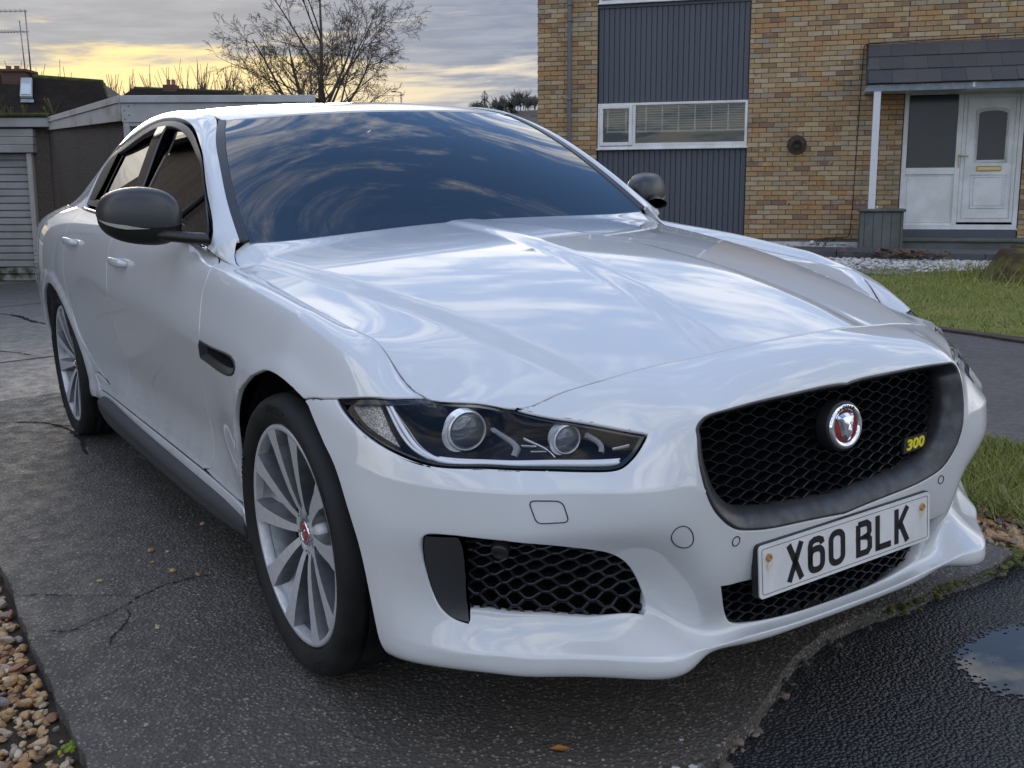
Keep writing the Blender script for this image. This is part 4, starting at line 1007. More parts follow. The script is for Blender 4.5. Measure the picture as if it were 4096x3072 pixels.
# ----------------------------------------------------------------- wheels
def wheel_parts(ph):
    """local z is the outward axle; face of the rim at z = 0"""
    P = {}
    barrel = MB(); barrel.lathe([(.2640,-.004),(.2655,-.010),(.262,-.016),(.256,-.022),(.250,-.034),(.2440,-.060),(.238,-.092)], 72)
    dark = MB(); dark.lathe([(.238,-.092),(.232,-.150),(.244,-.200),(.250,-.205)], 72); dark.lathe([(.0,-.150),(.236,-.150)], 48); P['dark'] = dark  # black barrel and disc: shade behind the spokes put into the colour
    barrel.lathe([(.0,-.055),(.055,-.052),(.075,-.062),(.080,-.090)], 40)
    P['wheel'] = (barrel, M_alloy)
    lip = MB(); lip.lathe([(.2500,-.0260),(.2510,-.0030),(.2530,.0000),(.2620,.0006),(.2655,-.0030),(.2655,-.010)], 96)
    P['rim_lip'] = (lip, M_faced)
    spokes = []
    for k in range(5):
        c = ph + 2 * math.pi * k / 5
        for sd in (-1, 1):
            mb = MB(); V = []; rs = [.050, .075, .105, .14, .175, .21, .235, .2535]
            n = len(rs)
            for i, r in enumerate(rs):
                t = i / (n - 1)
                a = c + sd * R(19.5 * (1 - t) ** 1.5 + 14.0 * (1 - (1 - t) ** 1.5)) + sd * R(2.2) * t
                w = .0088 + .0170 * t ** 1.2 + (.003 if t > .8 else 0)
                zt = -.034 * (1 - t) ** 1.6 + .0004
                ta = (-math.sin(a), math.cos(a))
                for q, dz in ((-1.28, -.040 - .012 * t), (-1.0, 0), (1.0, 0), (1.28, -.040 - .012 * t)):
                    ww = w * q
                    V.append((r * math.cos(a) + ta[0] * ww, r * math.sin(a) + ta[1] * ww, zt + dz))
            F = [(i*4+j, i*4+j+1, (i+1)*4+j+1, (i+1)*4+j) for i in range(n-1) for j in range(3)]
            mi = [1 if j == 1 else 0 for i in range(n-1) for j in range(3)]
            # outward winding: local +z for the face
            F = [f[::-1] for f in F]
            mb.v = V; mb.f = F; mb.mi = mi; mb.sm = [False] * len(F)
            spokes.append(mb)
    P['spokes'] = spokes
    webs = []
    for k in range(5):
        c = ph + 2 * math.pi * k / 5; V = []; rs = [.055, .09, .13, .17, .21, .236, .250]; n = len(rs)
        for i, r in enumerate(rs):
            t = i / (n - 1); da = R(18.5 * (1 - t) ** 1.5 + 14.2 * (1 - (1 - t) ** 1.5))
            for q in (-1, -.5, 0, .5, 1):
                V.append((r * math.cos(c + q * da), r * math.sin(c + q * da), -.050 * (1 - t) - .022 - .012 * (1 - q * q) + (.012 if t == 1 else 0)))
        mb = MB(); mb.add(V, [(i*5+j, (i+1)*5+j, (i+1)*5+j+1, i*5+j+1) for i in range(n-1) for j in range(4)], 0, True); webs.append(mb)
    P['webs'] = webs
    hub = MB(); hub.lathe([(.078,-.060),(.074,-.040),(.060,-.0345),(.034,-.0335),(.034,-.045)], 40)
    P['hub'] = hub
    lugs = []
    for k in range(5):
        a = ph + R(36) + 2 * math.pi * k / 5
        mb = MB(); M = Matrix.Translation((.0520 * math.cos(a), .0560 * math.sin(a), 0))
        mb.lathe([(.0135,-.0325),(.0135,-.034),(.0,-.0345)], 14, M); lugs.append(mb)  # near-black discs on the hub, painting the shade in the nut holes
    P['lugs'] = lugs
    tyre = MB()
    prof = [(.262,-.012),(.268,-.006),(.272,.003),(.279,.008),(.288,.012),(.300,.0145),(.311,.0140),(.320,.010),(.3265,.003),(.3310,-.006),(.3345,-.018),(.3358,-.030),(.3362,-.042),
            (.3300,-.044),(.3300,-.051),(.3364,-.053),(.3368,-.078),(.3300,-.080),(.3300,-.090),(.3369,-.092),(.3369,-.118),(.3300,-.120),(.3300,-.130),(.3368,-.132),(.3364,-.157),(.3300,-.159),(.3300,-.166),(.3362,-.168),
            (.3345,-.195),(.3265,-.213),(.311,-.224),(.288,-.222),(.262,-.205)]
    tyre.lathe(prof, 128)
    P['tyre'] = tyre
    tread = MB()
    for k in range(96):
        a = 2 * math.pi * k / 96
        for z0, z1, s in ((-.014, -.043, .35), (-.055, -.077, -.3), (-.133, -.156, .3), (-.169, -.197, -.35)):
            V = []
            for z, aa in ((z0, a), (z1, a + s * .045)):
                rr = .3372 - (max(0, z + .03) * .25 if z > -.03 else 0) - (max(0, -z - .18) * .2)
                for da in (-.0035, .0035): V.append((rr * math.cos(aa + da), rr * math.sin(aa + da), z))
            tread.add(V, [(0, 1, 3, 2)])
    P['tread'] = tread
    return P
def text_tyre():
    mb = MB()
    for txt, a, fl, sz in (('FIREMAX', R(90), False, .0175), ('FIREMAX', R(210), False, .0175), ('FM601', R(-62), True, .0175), ('FM601', R(160), True, .0175), ('245/35ZR20', R(30), False, .009)):
        v, f = text_mesh(txt, sz * 1.35, .0003, .0012, 1.25)
        v = bend(v, .3045, a, fl); v = [(x, y, z + .0152 - abs(math.hypot(x, y) - .303) * .10) for x, y, z in v]
        mb.add(v, f)
    return mb
WP = wheel_parts(R(21)); WT = text_tyre()
def cap_parts():
    r = MB(); r.lathe([(.0300,-.040),(.0300,-.0310),(.0288,-.0290),(.0225,-.0290),(.0220,-.0300)], 32)
    d = MB(); d.lathe([(.0220,-.0300),(.016,-.0285),(0,-.0280)], 32)
    return r, d
def head_bm(s, M=None):
    """snarling cat's head in low relief, seen from the front; about 1 unit wide"""
    mb = MB()
    out = [(-.50,.36),(-.44,.50),(-.28,.52),(-.12,.56),(.12,.56),(.28,.52),(.44,.50),(.50,.36),(.44,.10),(.36,-.14),(.30,-.40),(.20,-.58),(0,-.64),(-.20,-.58),(-.30,-.40),(-.36,-.14),(-.44,.10)]
    inn = [(-.34,.30),(-.34,.40),(-.22,.40),(-.10,.42),(.10,.42),(.22,.40),(.34,.40),(.34,.30),(.28,.10),(.22,-.10),(.20,-.30),(.12,-.42),(0,-.46),(-.12,-.42),(-.20,-.30),(-.22,-.10),(-.28,.10)]
    n = len(out); V = [(x, y, 0) for x, y in out] + [(x, y, .13) for x, y in inn] + [(0, 0, .19)]
    mb.add(V, [(i, (i+1) % n, n+(i+1) % n, n+i) for i in range(n)] + [(n+i, n+(i+1) % n, 2*n) for i in range(n)], 0, False)
    for sx in (-1, 1):
        mb.add([(sx*.06,.16,.19),(sx*.26,.26,.15),(sx*.26,.20,.17),(sx*.08,.08,.24)], [(0,1,2,3)], 0)
        mb.add([(sx*.03,.10,.20),(sx*.10,-.10,.20),(sx*.12,-.20,.18),(0,-.16,.30),(0,.10,.26)], [(0,1,2,3,4)], 0)
    mb.v = [(x * s, y * s, z * s) for x, y, z in mb.v]
    if M is not None: mb.v = [tuple(M @ Vector(p)) for p in mb.v]
    return mb
def build_wheel(x, y, spin, side, name_parent=car, z=.336):
    """side -1 = near side (outward -y)"""
    zax = Vector((0, side, 0)); up = Vector((0, 0, 1)); xax = up.cross(zax)   # local x, y(up), z(out)
    M = Matrix((( xax.x, up.x, zax.x, x), (xax.y, up.y, zax.y, y), (xax.z, up.z, zax.z, z), (0, 0, 0, 1))) @ Matrix.Rotation(spin, 4, 'Z')
    w = WP['wheel'][0].build('wheel', M_alloy, name_parent); w.matrix_local = M
    def sub(mb, nm, m, share=None):
        if share and share in SH_M: o = link(nm, SH_M[share], w)
        else:
            o = mb.build(nm, m, w)
            if share: SH_M[share] = o.data
        return o
    sub(WP['rim_lip'][0], 'rim_lip', M_faced, 'lip')
    for i, s in enumerate(WP['spokes']): sub(s, 'spoke', [M_alloy, M_faced], 'sp%d' % i)
    for i, s in enumerate(WP['webs']): sub(s, 'spoke_web', M_web, 'wb%d' % i)
    sub(WP['hub'], 'hub', M_faced, 'hub'); sub(WP['dark'], 'barrel_shade', M_void, 'dk')
    for i, s in enumerate(WP['lugs']): sub(s, 'lug_hole_shade', M_void, 'lg%d' % i)
    sub(WP['tyre'], 'tyre', M_rubber, 'tyre'); sub(WP['tread'], 'tread_cuts', M_void, 'tread'); tag(sub(WT, 'tyre_lettering', M_rubber, 'lett'), kind='stuff')
    r, d = cap_parts(); sub(r, 'cap_ring', M_chrome, 'cr'); cap = sub(d, 'hub_cap', M_red, 'cd')
    sub(head_bm(.021, Matrix.Rotation(-spin, 4, 'Z') @ Matrix.Translation((0, .001, -.0285))), 'cap_emblem', M_chrome, 'ce')
    b = MB(); b.lathe([(.060,-.115),(.165,-.115),(.168,-.118),(.168,-.135),(.060,-.135)], 48); b.lathe([(.0,-.075),(.06,-.078),(.078,-.085),(.080,-.115)], 32)
    b.box((-.19, -.075, -.165), (-.115, .075, -.098), M=Matrix.Rotation(-spin, 4, 'Z')); sub(b, 'brake', M_disc)
    return w
SH_M = {}
M_web = vary(mat('web_alloy', (0.36, 0.365, 0.38), 0.36, 0.6), (0.30, 0.305, 0.32), 25)
WY = .905
build_wheel(0, -WY, 0.0, -1); build_wheel(-2.835, -WY, R(9), -1); build_wheel(0, WY, R(30), 1); build_wheel(-2.835, WY, R(50), 1)
# arch liners
for x in (0, -2.835):
    for s in (-1, 1):
        mb = MB(); V = []; n = 24
        for k in range(n + 1):
            a = R(-30) + R(240) * k / n
            for yy in (.885, .56): V.append((x + .385 * math.cos(a), yy * s, .336 + .385 * math.sin(a)))
        V += [(x, .56 * s, .336)]
        F = [(2*k, 2*k+1, 2*k+3, 2*k+2) for k in range(n)] + [(2*k+1, len(V)-1, 2*k+3) for k in range(n)]
        mb.add(V, F, 0, True); mb.build('arch_liner', M_liner, car)
# ----------------------------------------------------------------- headlamps
def skin(uv, d, s=1):
    p = A2.pos(np.array([uv]))[0] - A2.nrm(np.array([uv]))[0] * d; return Vector((p[0], p[1] * s, p[2]))
lamp_loop = kline(uN, uC, 16) + curve([(uC, 0.0)] + TR['lamp_out'][::-1] + [low[-1]], 3)[1:] + curve(low, 4)[::-1][1:] + curve([low[0]] + lampin[::-1] + [(uN, 0.0)], 3)[1:-1]
Lm = panel_mesh(A2, lamp_loop, [], h=.02, gap=.0026, edge=.03, off=-.0015, round_=.001)
Hm = panel_mesh(A2, lamp_loop, [], h=.02, gap=.0030, edge=.002, off=-.075)
Fm_rim = panel_mesh(A2, lamp_loop, [inset(resample(lamp_loop, .006), .011)], h=.02, gap=.0026, edge=.002, off=-.004, hgap=[0])
def strip(uvs, w, d0, name, m, parent, s, z1=None, lift=.010):
    """raised bar following surface coordinates, chamfered"""
    mb = MB(); q = np.array(uvs, float); t = np.gradient(q, axis=0); t /= np.linalg.norm(t, axis=1, keepdims=True); n = np.stack([-t[:, 1], t[:, 0]], 1)
    V = []
    ws = w if hasattr(w, '__len__') else [w] * len(q)
    for i in range(len(q)):
        for o, dd in ((-1, d0 + lift), (-.75, d0), (.75, d0), (1, d0 + lift)):
            V.append(skin(q[i] + n[i] * o * ws[i] / 2, dd, s))
    F = [(i*4+j, i*4+j+1, (i+1)*4+j+1, (i+1)*4+j) for i in range(len(q)-1) for j in range(3)]
    mb.add(V, F, 0, True); return mb.build(name, m, parent)
M_drl = mat('light_guide', (0.92, 0.95, 0.98), 0.25, 0.0, coat=1.0, coatr=0.02)
M_amber = vary(mat('reflector_grey', (0.30, 0.30, 0.32), 0.25, 0.6), (0.16, 0.16, 0.17), 60)
def _hatch():
    t, b = nodes(M_amber); o = objco(t); v = t.vor(t.vmath('MULTIPLY', o, (1, 1, 1)), 330)
    t.link(t.mix(t.mapr(v, .1, .6), (.55, .55, .58, 1), (.14, .14, .15, 1)), b.inputs['Base Color'])
_hatch()
for s in (-1, 1):
    lamp = mk('headlamp', Hm, M_lampin, car, s < 0)
    # depth walls
    lw_ = resample(lamp_loop, .012); mb = MB(); n = len(lw_)
    V = [skin(p, .003, s) for p in lw_] + [skin(p, .078, s) for p in lw_]
    c = A2.pos(np.array([(.80, .17)]))[0]; c = Vector((c[0], c[1] * s, c[2]))
    V = [v + (c - v) * .012 for v in V[:n]] + [v + (c - v) * .03 for v in V[n:]]
    mb.add(V, [(i, (i+1) % n, n+(i+1) % n, n+i) for i in range(n)], 0, True); mb.build('lamp_wall', M_lampin, lamp)
    mk('lamp_rim', Fm_rim, mat('lamp_gloss_black', (.008, .008, .010), .12), lamp, s < 0)
    mk('lamp_cover', Lm, M_lens, lamp, s < 0)
    strip(curve(TR['drl'], 5), .016, .008, 'light_guide', M_drl, lamp, s)
    dl = TR['drl'];
    strip(curve([(u - .004, v - .008) for u, v in dl[4:]], 5), .005, .010, 'light_guide', M_silver, lamp, s)
    strip(curve([(u + .016, v) for u, v in dl[:5]], 5), .013, .010, 'light_guide', M_silver, lamp, s)
    strip(curve(TR['drl2'], 5), .006, .030, 'reflector_strip', M_silver, lamp, s)
    cl = TR['corner_lens']; mb = MB(); cl_ = curve(cl[:2], 4) + curve(cl[1:3], 4)[1:] + curve(cl[2:] + [cl[0]], 4)[1:-1]
    V = [skin(p, .014, s) for p in cl_]; mb.add(V, [tuple(range(len(V)))], 0, False); mb.build('side_reflector', M_amber, lamp)
    for nm, (cu, cv), r in (('main_beam', (TR['lens_big'][0][0] - .014, TR['lens_big'][0][1] + .020), .0370), ('corner_beam', (TR['lens_small'][0][0] - .004, TR['lens_small'][0][1] + .004), .0262)):
        p = A2.pos(np.array([(cu, cv)]))[0]; ax = Vector((.865, -.40 if s > 0 else -.40, .0)); p = Vector(p) - Vector((1.62, .98, -.50)).normalized() * .0; dd = (Vector((p[0], -p[1], p[2])) - Vector(CAM['loc'])).normalized() * (.034 if r > .035 else .032); p = Vector((p[0] + dd.x, (p[1] - dd.y) * s, p[2] + dd.z))
        d = Vector((1, s * .10, -.03)).normalized(); M = Matrix.Translation(p) @ d.to_track_quat('Z', 'Y').to_matrix().to_4x4()
        mb = MB(); mb.lathe([(r*1.12,-.02),(r*1.12,.0),(r*1.10,.005),(r*1.03,.007),(r*1.00,.005),(r*.97,-.002)], 48, M); pr = mb.build('projector_ring', M_silver, lamp)
        mb = MB(); mb.lathe([(r*1.0,0)] + [(r * math.cos(a), .55 * r * math.sin(a)) for a in np.linspace(0, math.pi/2, 10)], 48, M); mb.build(nm, M_bulb, lamp)
        # bright crescent on the outboard side
        mb = MB(); V = []
        for k in range(13):
            a = R(128) + R(120) * k / 12
            if s > 0: a = math.pi - a
            for q, h in ((1.15, .000), (1.15 + .36 * math.sin(math.pi * k / 12), .006)): V.append(M @ Vector((math.cos(a) * r * q * 1.0, math.sin(a) * r * q, h)))
        mb.add(V, [(2*i, 2*i+1, 2*i+3, 2*i+2) for i in range(12)], 0, True); mb.build('reflector_crescent', M_silver, lamp)
    b = [(.745, .108), (.728, .150), (.7535, .2135)]
    strip(curve([(.748, .100), (.722, .165), (.7365, .212)], 5), .014, .020, 'trim_bar', M_clear, lamp, s)
    strip(curve([(.5750, .135), (.560, .172), (.5700, .204)], 5), .011, .020, 'trim_bar', M_clear, lamp, s)
    strip(curve([(.700, .130), (.676, .175), (.660, .222)], 5), .0030, .022, 'reflector_strip', M_silver, lamp, s)
    strip(curve([(.712, .166), (.686, .172)], 4), .0020, .020, 'reflector_strip', M_silver, lamp, s)
    strip(curve([(.700, .197), (.672, .200)], 4), .0022, .020, 'reflector_strip', M_silver, lamp, s)
    strip(curve([(.545, .196), (.512, .190)], 4), .0022, .015, 'reflector_strip', M_silver, lamp, s)
# ----------------------------------------------------------------- badge, number plate
def disc_frame(p, nrm, roll=0):
    z = Vector(nrm).normalized(); up = Vector((0, 0, 1)); x = up.cross(z).normalized(); y = z.cross(x)
    return Matrix(((x.x, y.x, z.x, p[0]), (x.y, y.y, z.y, p[1]), (x.z, y.z, z.z, p[2]), (0, 0, 0, 1)))
BM_ = disc_frame((.846, 0, .613), (1, 0, .10))
mb = MB(); mb.lathe([(.053,-.030),(.053,-.003),(.051,.001),(.047,.001)], 56, BM_); bdg = mb.build('badge_base', M_black, surround)
mb = MB(); mb.lathe([(.0480,.000),(.0470,.0050),(.0440,.0068),(.0360,.0060),(.0345,.0030)], 64, BM_); mb.build('badge_ring', M_chrome, surround)
mb = MB(); mb.lathe([(.0345,.0030),(.02,.0032),(0,.0034)], 64, BM_)
mb.build('badge_disc', M_red, surround)
mb = MB()
for k in range(56):
    a = 2 * math.pi * k / 56
    mb.add([BM_ @ Vector((r * math.cos(a + da), r * math.sin(a + da), .0042)) for r, da in ((.0225, -.012), (.0338, -.030), (.0338, .030), (.0225, .012))], [(0, 1, 2, 3)])
mb.build('badge_rays', mat('badge_red_dark', (0.16, 0.004, 0.010), 0.3), surround)
head_bm(.050, BM_ @ Matrix.Translation((0, .0, .0040))).build('badge_emblem', M_chrome, surround)
v, f = text_mesh('JAGUAR', .0115, .0003, .0004, 1.35)
v = bend(v, .0395, R(90)); mb = MB(); mb.add([BM_ @ Vector((x, y, z + .0068)) for x, y, z in v], f); mb.build('badge_lettering', M_char, surround)
# small 300 badge, low on the near-centre right of the grille
NB = disc_frame((.812, .268, .520), (1, .10, .06))
mb = MB(); mb.prism([(-.046, -.016), (.042, -.016), (.048, .018), (-.040, .018)], -.004, .003, M=NB); nb = mb.build('number_badge', M_black, surround)
v, f = text_mesh('300', .040, .0011, .0012, 1.02)
mb = MB(); mb.add([NB @ Vector((x * 1.12 + y * .18, y * .80, z + .0042)) for x, y, z in v], f); mb.build('number_badge_figures', M_yellow, surround)
# plate
PLM = disc_frame((.8632, 0, .3632), (1, 0, .030)) @ Matrix.Rotation(R(-.74) * -1, 4, 'Z')
def rr(w, h, r, n=6):
    P = []
    for cx, cy, a0 in ((w-r, h-r, 0), (-w+r, h-r, 90), (-w+r, -h+r, 180), (w-r, -h+r, 270)):
        for k in range(n+1): a = R(a0 + 90*k/n); P.append((cx + r*math.cos(a), cy + r*math.sin(a)))
    return P
mb = MB(); mb.prism(rr(.262, .0575, .010), -.016, -.0005, M=PLM); plate_b = mb.build('plate_holder', M_black, bumper)
mb = MB(); mb.prism(rr(.260, .0555, .009), .0, .0035, M=PLM); plate = mb.build('number_plate', M_plate, car)
mb = MB(); o_ = rr(.2530, .0485, .006); i_ = rr(.2518, .0473, .005); n = len(o_)
mb.add([PLM @ Vector((x, y, .0040)) for x, y in o_ + i_], [(k, (k+1) % n, n+(k+1) % n, n+k) for k in range(n)]); mb.build('plate_border', M_char, plate)
# letters built as strokes in the British plate style: 79 mm tall, 50 mm wide, 14 mm stroke
def stroke_char(c):
    H, W, T = .079, .050, .0140; S = []
    def seg(a, b): S.append(('l', a, b))
    h, w, t = H/2, W/2, T/2
    if c == 'X': seg((-w+t, -h), (w-t, h)); seg((w-t, -h), (-w+t, h))
    elif c == 'L': seg((-w+t, h), (-w+t, -h)); seg((-w+t, -h+t), (w, -h+t))
    elif c == 'K': seg((-w+t, h), (-w+t, -h)); seg((w-t, h), (-w+t+.004, -.004)); seg((w-t, -h), (-.006, .006))
    elif c == '0': S.append(('r', 0, 0, w-t, h-t, .015))
    elif c == '6': S.append(('r', 0, -h+t+.0225, w-t, .0225, .014)); S.append(('a', [(w-t, h-t-.012), (w-t-.003, h-t-.004), (w-t-.012, h-t), (-w+t+.012, h-t), (-w+t+.003, h-t-.004), (-w+t, h-t-.012), (-w+t, -.018)]))
    elif c == 'B': S.append(('a', [(-w+t, h-t), (w-t-.010, h-t), (w-t-.002, h-t-.006), (w-t-.001, .012), (w-t-.006, .003), (-w+t, .002), (w-t-.008, .002), (w-t, -.006), (w-t, -h+t+.008), (w-t-.008, -h+t), (-w+t, -h+t), (-w+t, h-t)]))
    return S
def add_char(mb, c, x0, M):
    T = .0140
    def thick(pts, closed=False):
        pts = [np.array(p, float) for p in pts]; n = len(pts)
        L, Rr = [], []
        for i in range(n):
            a = pts[i-1] if (i or closed) else None; b = pts[(i+1) % n] if (i < n-1 or closed) else None
            d = ((pts[i] - a) / (np.linalg.norm(pts[i] - a) + 1e-9) if a is not None else 0) + ((b - pts[i]) / (np.linalg.norm(b - pts[i]) + 1e-9) if b is not None else 0)
            d = d / (np.linalg.norm(d) + 1e-9); nn = np.array([-d[1], d[0]])
            k = 1.0
            if a is not None and b is not None:
                d0 = (pts[i] - a) / (np.linalg.norm(pts[i] - a) + 1e-9); k = min(1.5, 1 / max(.5, abs(float(np.dot(nn, [-d0[1], d0[0]])))))
            L.append(pts[i] + nn * T/2 * k); Rr.append(pts[i] - nn * T/2 * k)
        V = [M @ Vector((p[0] + x0, p[1], .0042)) for p in L + Rr]
        mb.add(V, [(i, (i+1) % n, n+(i+1) % n, n+i) for i in range(n if closed else n-1)])
    for s in stroke_char(c):
        if s[0] == 'l': thick([s[1], s[2]])
        elif s[0] == 'a': thick(s[1])
        else:
            _, cx, cy, w, h, r = s; thick([(cx + a, cy + b) for a, b in rr(w, h, min(r, w, h), 4)], True)
pitch = .061; xs = [-.061*2.78 + k*pitch for k in range(3)] + [-.061*2.78 + 3*pitch + .022 + k*pitch for k in range(3)]
xs = [x - np.mean(xs) + 0.003 for x in xs]
for c, x in zip('X60BLK', xs):
    mb = MB(); add_char(mb, c, x, PLM); mb.build('plate_character', M_char, plate)
for sx in (-1, 1):
    mb = MB(); Mx = PLM @ Matrix.Translation((sx * .2335, .026 if sx > 0 else .028, .003)); mb.lathe([(.0085,0),(.0085,.002),(.0070,.0045),(.0040,.0050),(.0035,.0032),(0,.003)], 20, Mx); mb.build('plate_screw', M_rust, plate)
    mb = MB(); mb.add([PLM @ Vector((sx * .2335 + x, .027 + y, .0038)) for x, y in ((-.009, .004), (-.011, -.006), (-.008, -.020), (-.003, -.034), (.002, -.026), (.008, -.018), (.010, -.004), (.006, .008), (-.004, .009))], [tuple(range(9))])
    mb.build('rust_stain', vary(mat('rust_stain', (.56, .44, .28), .6), (.70, .66, .58), 120), plate)
# ----------------------------------------------------------------- door mirrors
M_ind = mat('indicator_lens', (0.62, 0.60, 0.55), 0.06, 0.35, coat=1.0, coatr=0.0)
def mirror(s):
    hc = Vector((-.965, .948, 1.058 if s < 0 else 1.026)); hx, hy, hz = .085, .108, (.094 if s < 0 else .080)
    def pt(th, ph, k=1.0, grow=0.0):
        # th round the lateral section, ph across; superellipsoid, swept back outboard, chopped at the back
        ce = lambda v, e: math.copysign(abs(v) ** e, v)
        x = ce(math.cos(ph), .80) * ce(math.cos(th), .75); y = ce(math.sin(ph), .78); z = ce(math.cos(ph), .80) * ce(math.sin(th), .80)
        if x < -.30: x = -.30 - (x + .30) * -.15
        zz = z * (hz + grow) * (1 - .16 * (y + 1) / 2 * (1 if z > 0 else 1.4)); 
        if z > 0: zz *= 1.0 - .10 * max(0, -y)
        xx = x * (hx + grow); yy = y * (hy + grow)
        p = Vector((hc.x + xx - .42 * yy - 1.0 * max(0, yy) ** 2, hc.y + yy, hc.z + zz - .004 + .05 * yy))
        return Vector((p.x, p.y * s, p.z))
    def patch(t0, t1, name, m, grow=0.0, parent=None, nt=26, npz=24):
        mb = MB(); V = []; 
        for i in range(nt + 1):
            for j in range(npz + 1): V.append(pt(t0 + (t1 - t0) * i / nt, -math.pi/2 + math.pi * j / npz, 1, grow))
        F = [(i*(npz+1)+j, (i+1)*(npz+1)+j, (i+1)*(npz+1)+j+1, i*(npz+1)+j+1) for i in range(nt) for j in range(npz)]
        if s < 0: F = [f[::-1] for f in F]
        mb.add(V, F, 0, True); return mb.build(name, m, parent)
    lower = patch(-math.pi * 1.02, -.26, 'mirror_base', M_black, -.0015)
    cap = patch(-.26, math.pi * 1.0, 'mirror_cap', M_satin, 0.0, lower)
    lower.name = 'door_mirror'
    ind = MB(); V = []
    for j in range(17):
        ph = R(-2) + R(80) * j / 16; w = .09 * min(1, j / 5) * (1 if j < 14 else .8)
        for th in (-.30 - w * .9, -.30 + w * .9):
            V.append(pt(th, ph, 1, .0025))
    F = [(2*j, 2*j+1, 2*j+3, 2*j+2) for j in range(16)]; ind.add(V, F, 0, True); ind.build('indicator', M_ind, lower)
    seamb = MB(); seamb.tube([pt(-.26, -math.pi/2 + math.pi * j / 20, 1, .0005) for j in range(1, 20)], .0012, 5); seamb.build('mirror_seam', M_trim, lower)
    arm = MB()
    A_ = [(-.745,.828,.990),(-.770,.850,.992),(-.815,.878,.996),(-.870,.905,1.000),(-.930,.930,1.002)]
    V = []
    for i, (x, y, z) in enumerate(A_):
        w = [.055, .050, .046, .045, .035][i]; h = [.018, .017, .017, .017, .012][i]
        for k in range(10):
            a = 2*math.pi*k/10; V.append(Vector((x + math.cos(a) * w, y * s, z + math.sin(a) * h)))
    F = [(i*10+k, i*10+(k+1) % 10, (i+1)*10+(k+1) % 10, (i+1)*10+k) for i in range(4) for k in range(10)]
    arm.add(V, F, 0, True); arm.build('mirror_arm', M_black, lower)
    gl = MB(); gl.add([Vector((hc.x - .030 - .42 * y, (hc.y + y) * s, hc.z + z)) for y, z in ((-.085,-.050),(.080,-.040),(.092,.020),(.060,.052),(-.070,.056),(-.090,.030))], [(0,1,2,3,4,5)]); gl.build('mirror_glass', M_chrome, lower)
    # triangular sail panel in the window corner
    q = MB(); qs = [SS.pos(np.array([p]))[0] + SS.nrm(np.array([p]))[0] * .003 for p in ((.065, .330), (.34, .334), (.10, .17))]
    q.add([Vector((p[0], p[1] * s, p[2])) for p in qs], [(0, 1, 2)]); q.build('mirror_sail', M_black, lower)
    lower.parent = car; return lower
mirror(-1); mirror(1)
# ----------------------------------------------------------------- door handles
def handle(uv, s, door):
    p = A2.pos(np.array([uv]))[0]; n = A2.nrm(np.array([uv]))[0]
    M = Matrix(((1, 0, n[0], p[0]), (0, 0, n[1] * s, p[1] * s), (0, 1, n[2], p[2]), (0, 0, 0, 1)))
    V = []; N = 14; m = 12
    for i in range(N + 1):
        t = i / N; x = -.105 + .21 * t; arch = math.sin(math.pi * t) ** .45
        w = .0125 + .0035 * math.sin(math.pi * t); off = .002 + .026 * arch
        if i in (0, N): w *= .55
        for k in range(m):
            a = 2 * math.pi * k / m; V.append(M @ Vector((x, w * math.copysign(abs(math.sin(a)) ** .8, math.sin(a)), off + .008 * math.copysign(abs(math.cos(a)) ** .8, math.cos(a)))))
    F = [(i*m+k, i*m+(k+1) % m, (i+1)*m+(k+1) % m, (i+1)*m+k) for i in range(N) for k in range(m)] + [tuple(range(m))[::-1], tuple(range(N*m, N*m+m))]
    h = MB().add(V, F, 0, True).build('door_handle', M_paint, door)
    c = MB(); V = []
    # shallow finger recess
    for r, d in ((1.0, .0008), (.86, -.0005), (.5, -.001), (.0, -.001)):
        for k in range(24): a = 2*math.pi*k/24; V.append(M @ Vector((.045 * r * math.cos(a) + .012, .034 * r * math.sin(a), d + .0015)))
    return h
handle((TR['handles'][0][0] - .02, TR['handles'][0][1] + .004), -1, door_f); handle((TR['handles'][1][0] - .02, TR['handles'][1][1] + .004), -1, door_r)
handle(TR['handles'][0], 1, door_f2); handle(TR['handles'][1], 1, door_r2)
# ----------------------------------------------------------------- cabin seen through the glass
mb = MB(); V = []
for x, z in ((-.70, .925), (-.85, .945), (-1.10, .955), (-1.22, .945), (-1.26, .90), (-1.27, .70)):
    for y in (-.72, -.36, 0, .36, .72): V.append((x, y, z + (.02 if abs(y) < .1 else 0)))
mb.add(V, [(i*5+j, i*5+j+1, (i+1)*5+j+1, (i+1)*5+j) for i in range(5) for j in range(4)], 0, True); mb.build('dashboard', M_int, car)
def seat(x, y):
    o = MB(); V = []
    prof = [(0, 0, .26), (.06, .06, .265), (.02, .30, .25), (-.10, .60, .22), (-.16, .68, .13), (-.17, .72, .11), (-.19, .86, .10), (-.24, .88, .09)]
    for dx, dz, w in prof:
        for k in range(12):
            a = 2*math.pi*k/12; V.append((x + dx + .05 * math.cos(a), y + w * math.copysign(abs(math.sin(a)) ** .6, math.sin(a)), .45 + dz))
    o.add(V, [(i*12+k, i*12+(k+1) % 12, (i+1)*12+(k+1) % 12, (i+1)*12+k) for i in range(len(prof)-1) for k in range(12)] + [tuple(range((len(prof)-1)*12, len(prof)*12))], 0, True)
    return o.build('seat', M_int2, car)
for x in (-1.75, -2.55):
    for y in (-.37, .37): seat(x, y)
mb = MB(); mb.box((-3.1, -.66, .30), (-.72, .66, .42)); mb.build('cabin_floor', M_int, car)
mb = MB(); mb.box((-3.3, -.60, .42), (-2.75, .60, .93)); mb.box((-3.45, -.66, .85), (-2.95, .66, 1.035)); mb.build('rear_shelf', M_int, car)
for s in (-1, 1):
    mb = MB(); mb.box((-2.9, s*.75 - .02, .42), (-.80, s*.75 + .02, .985)); mb.build('door_card', M_int, car)
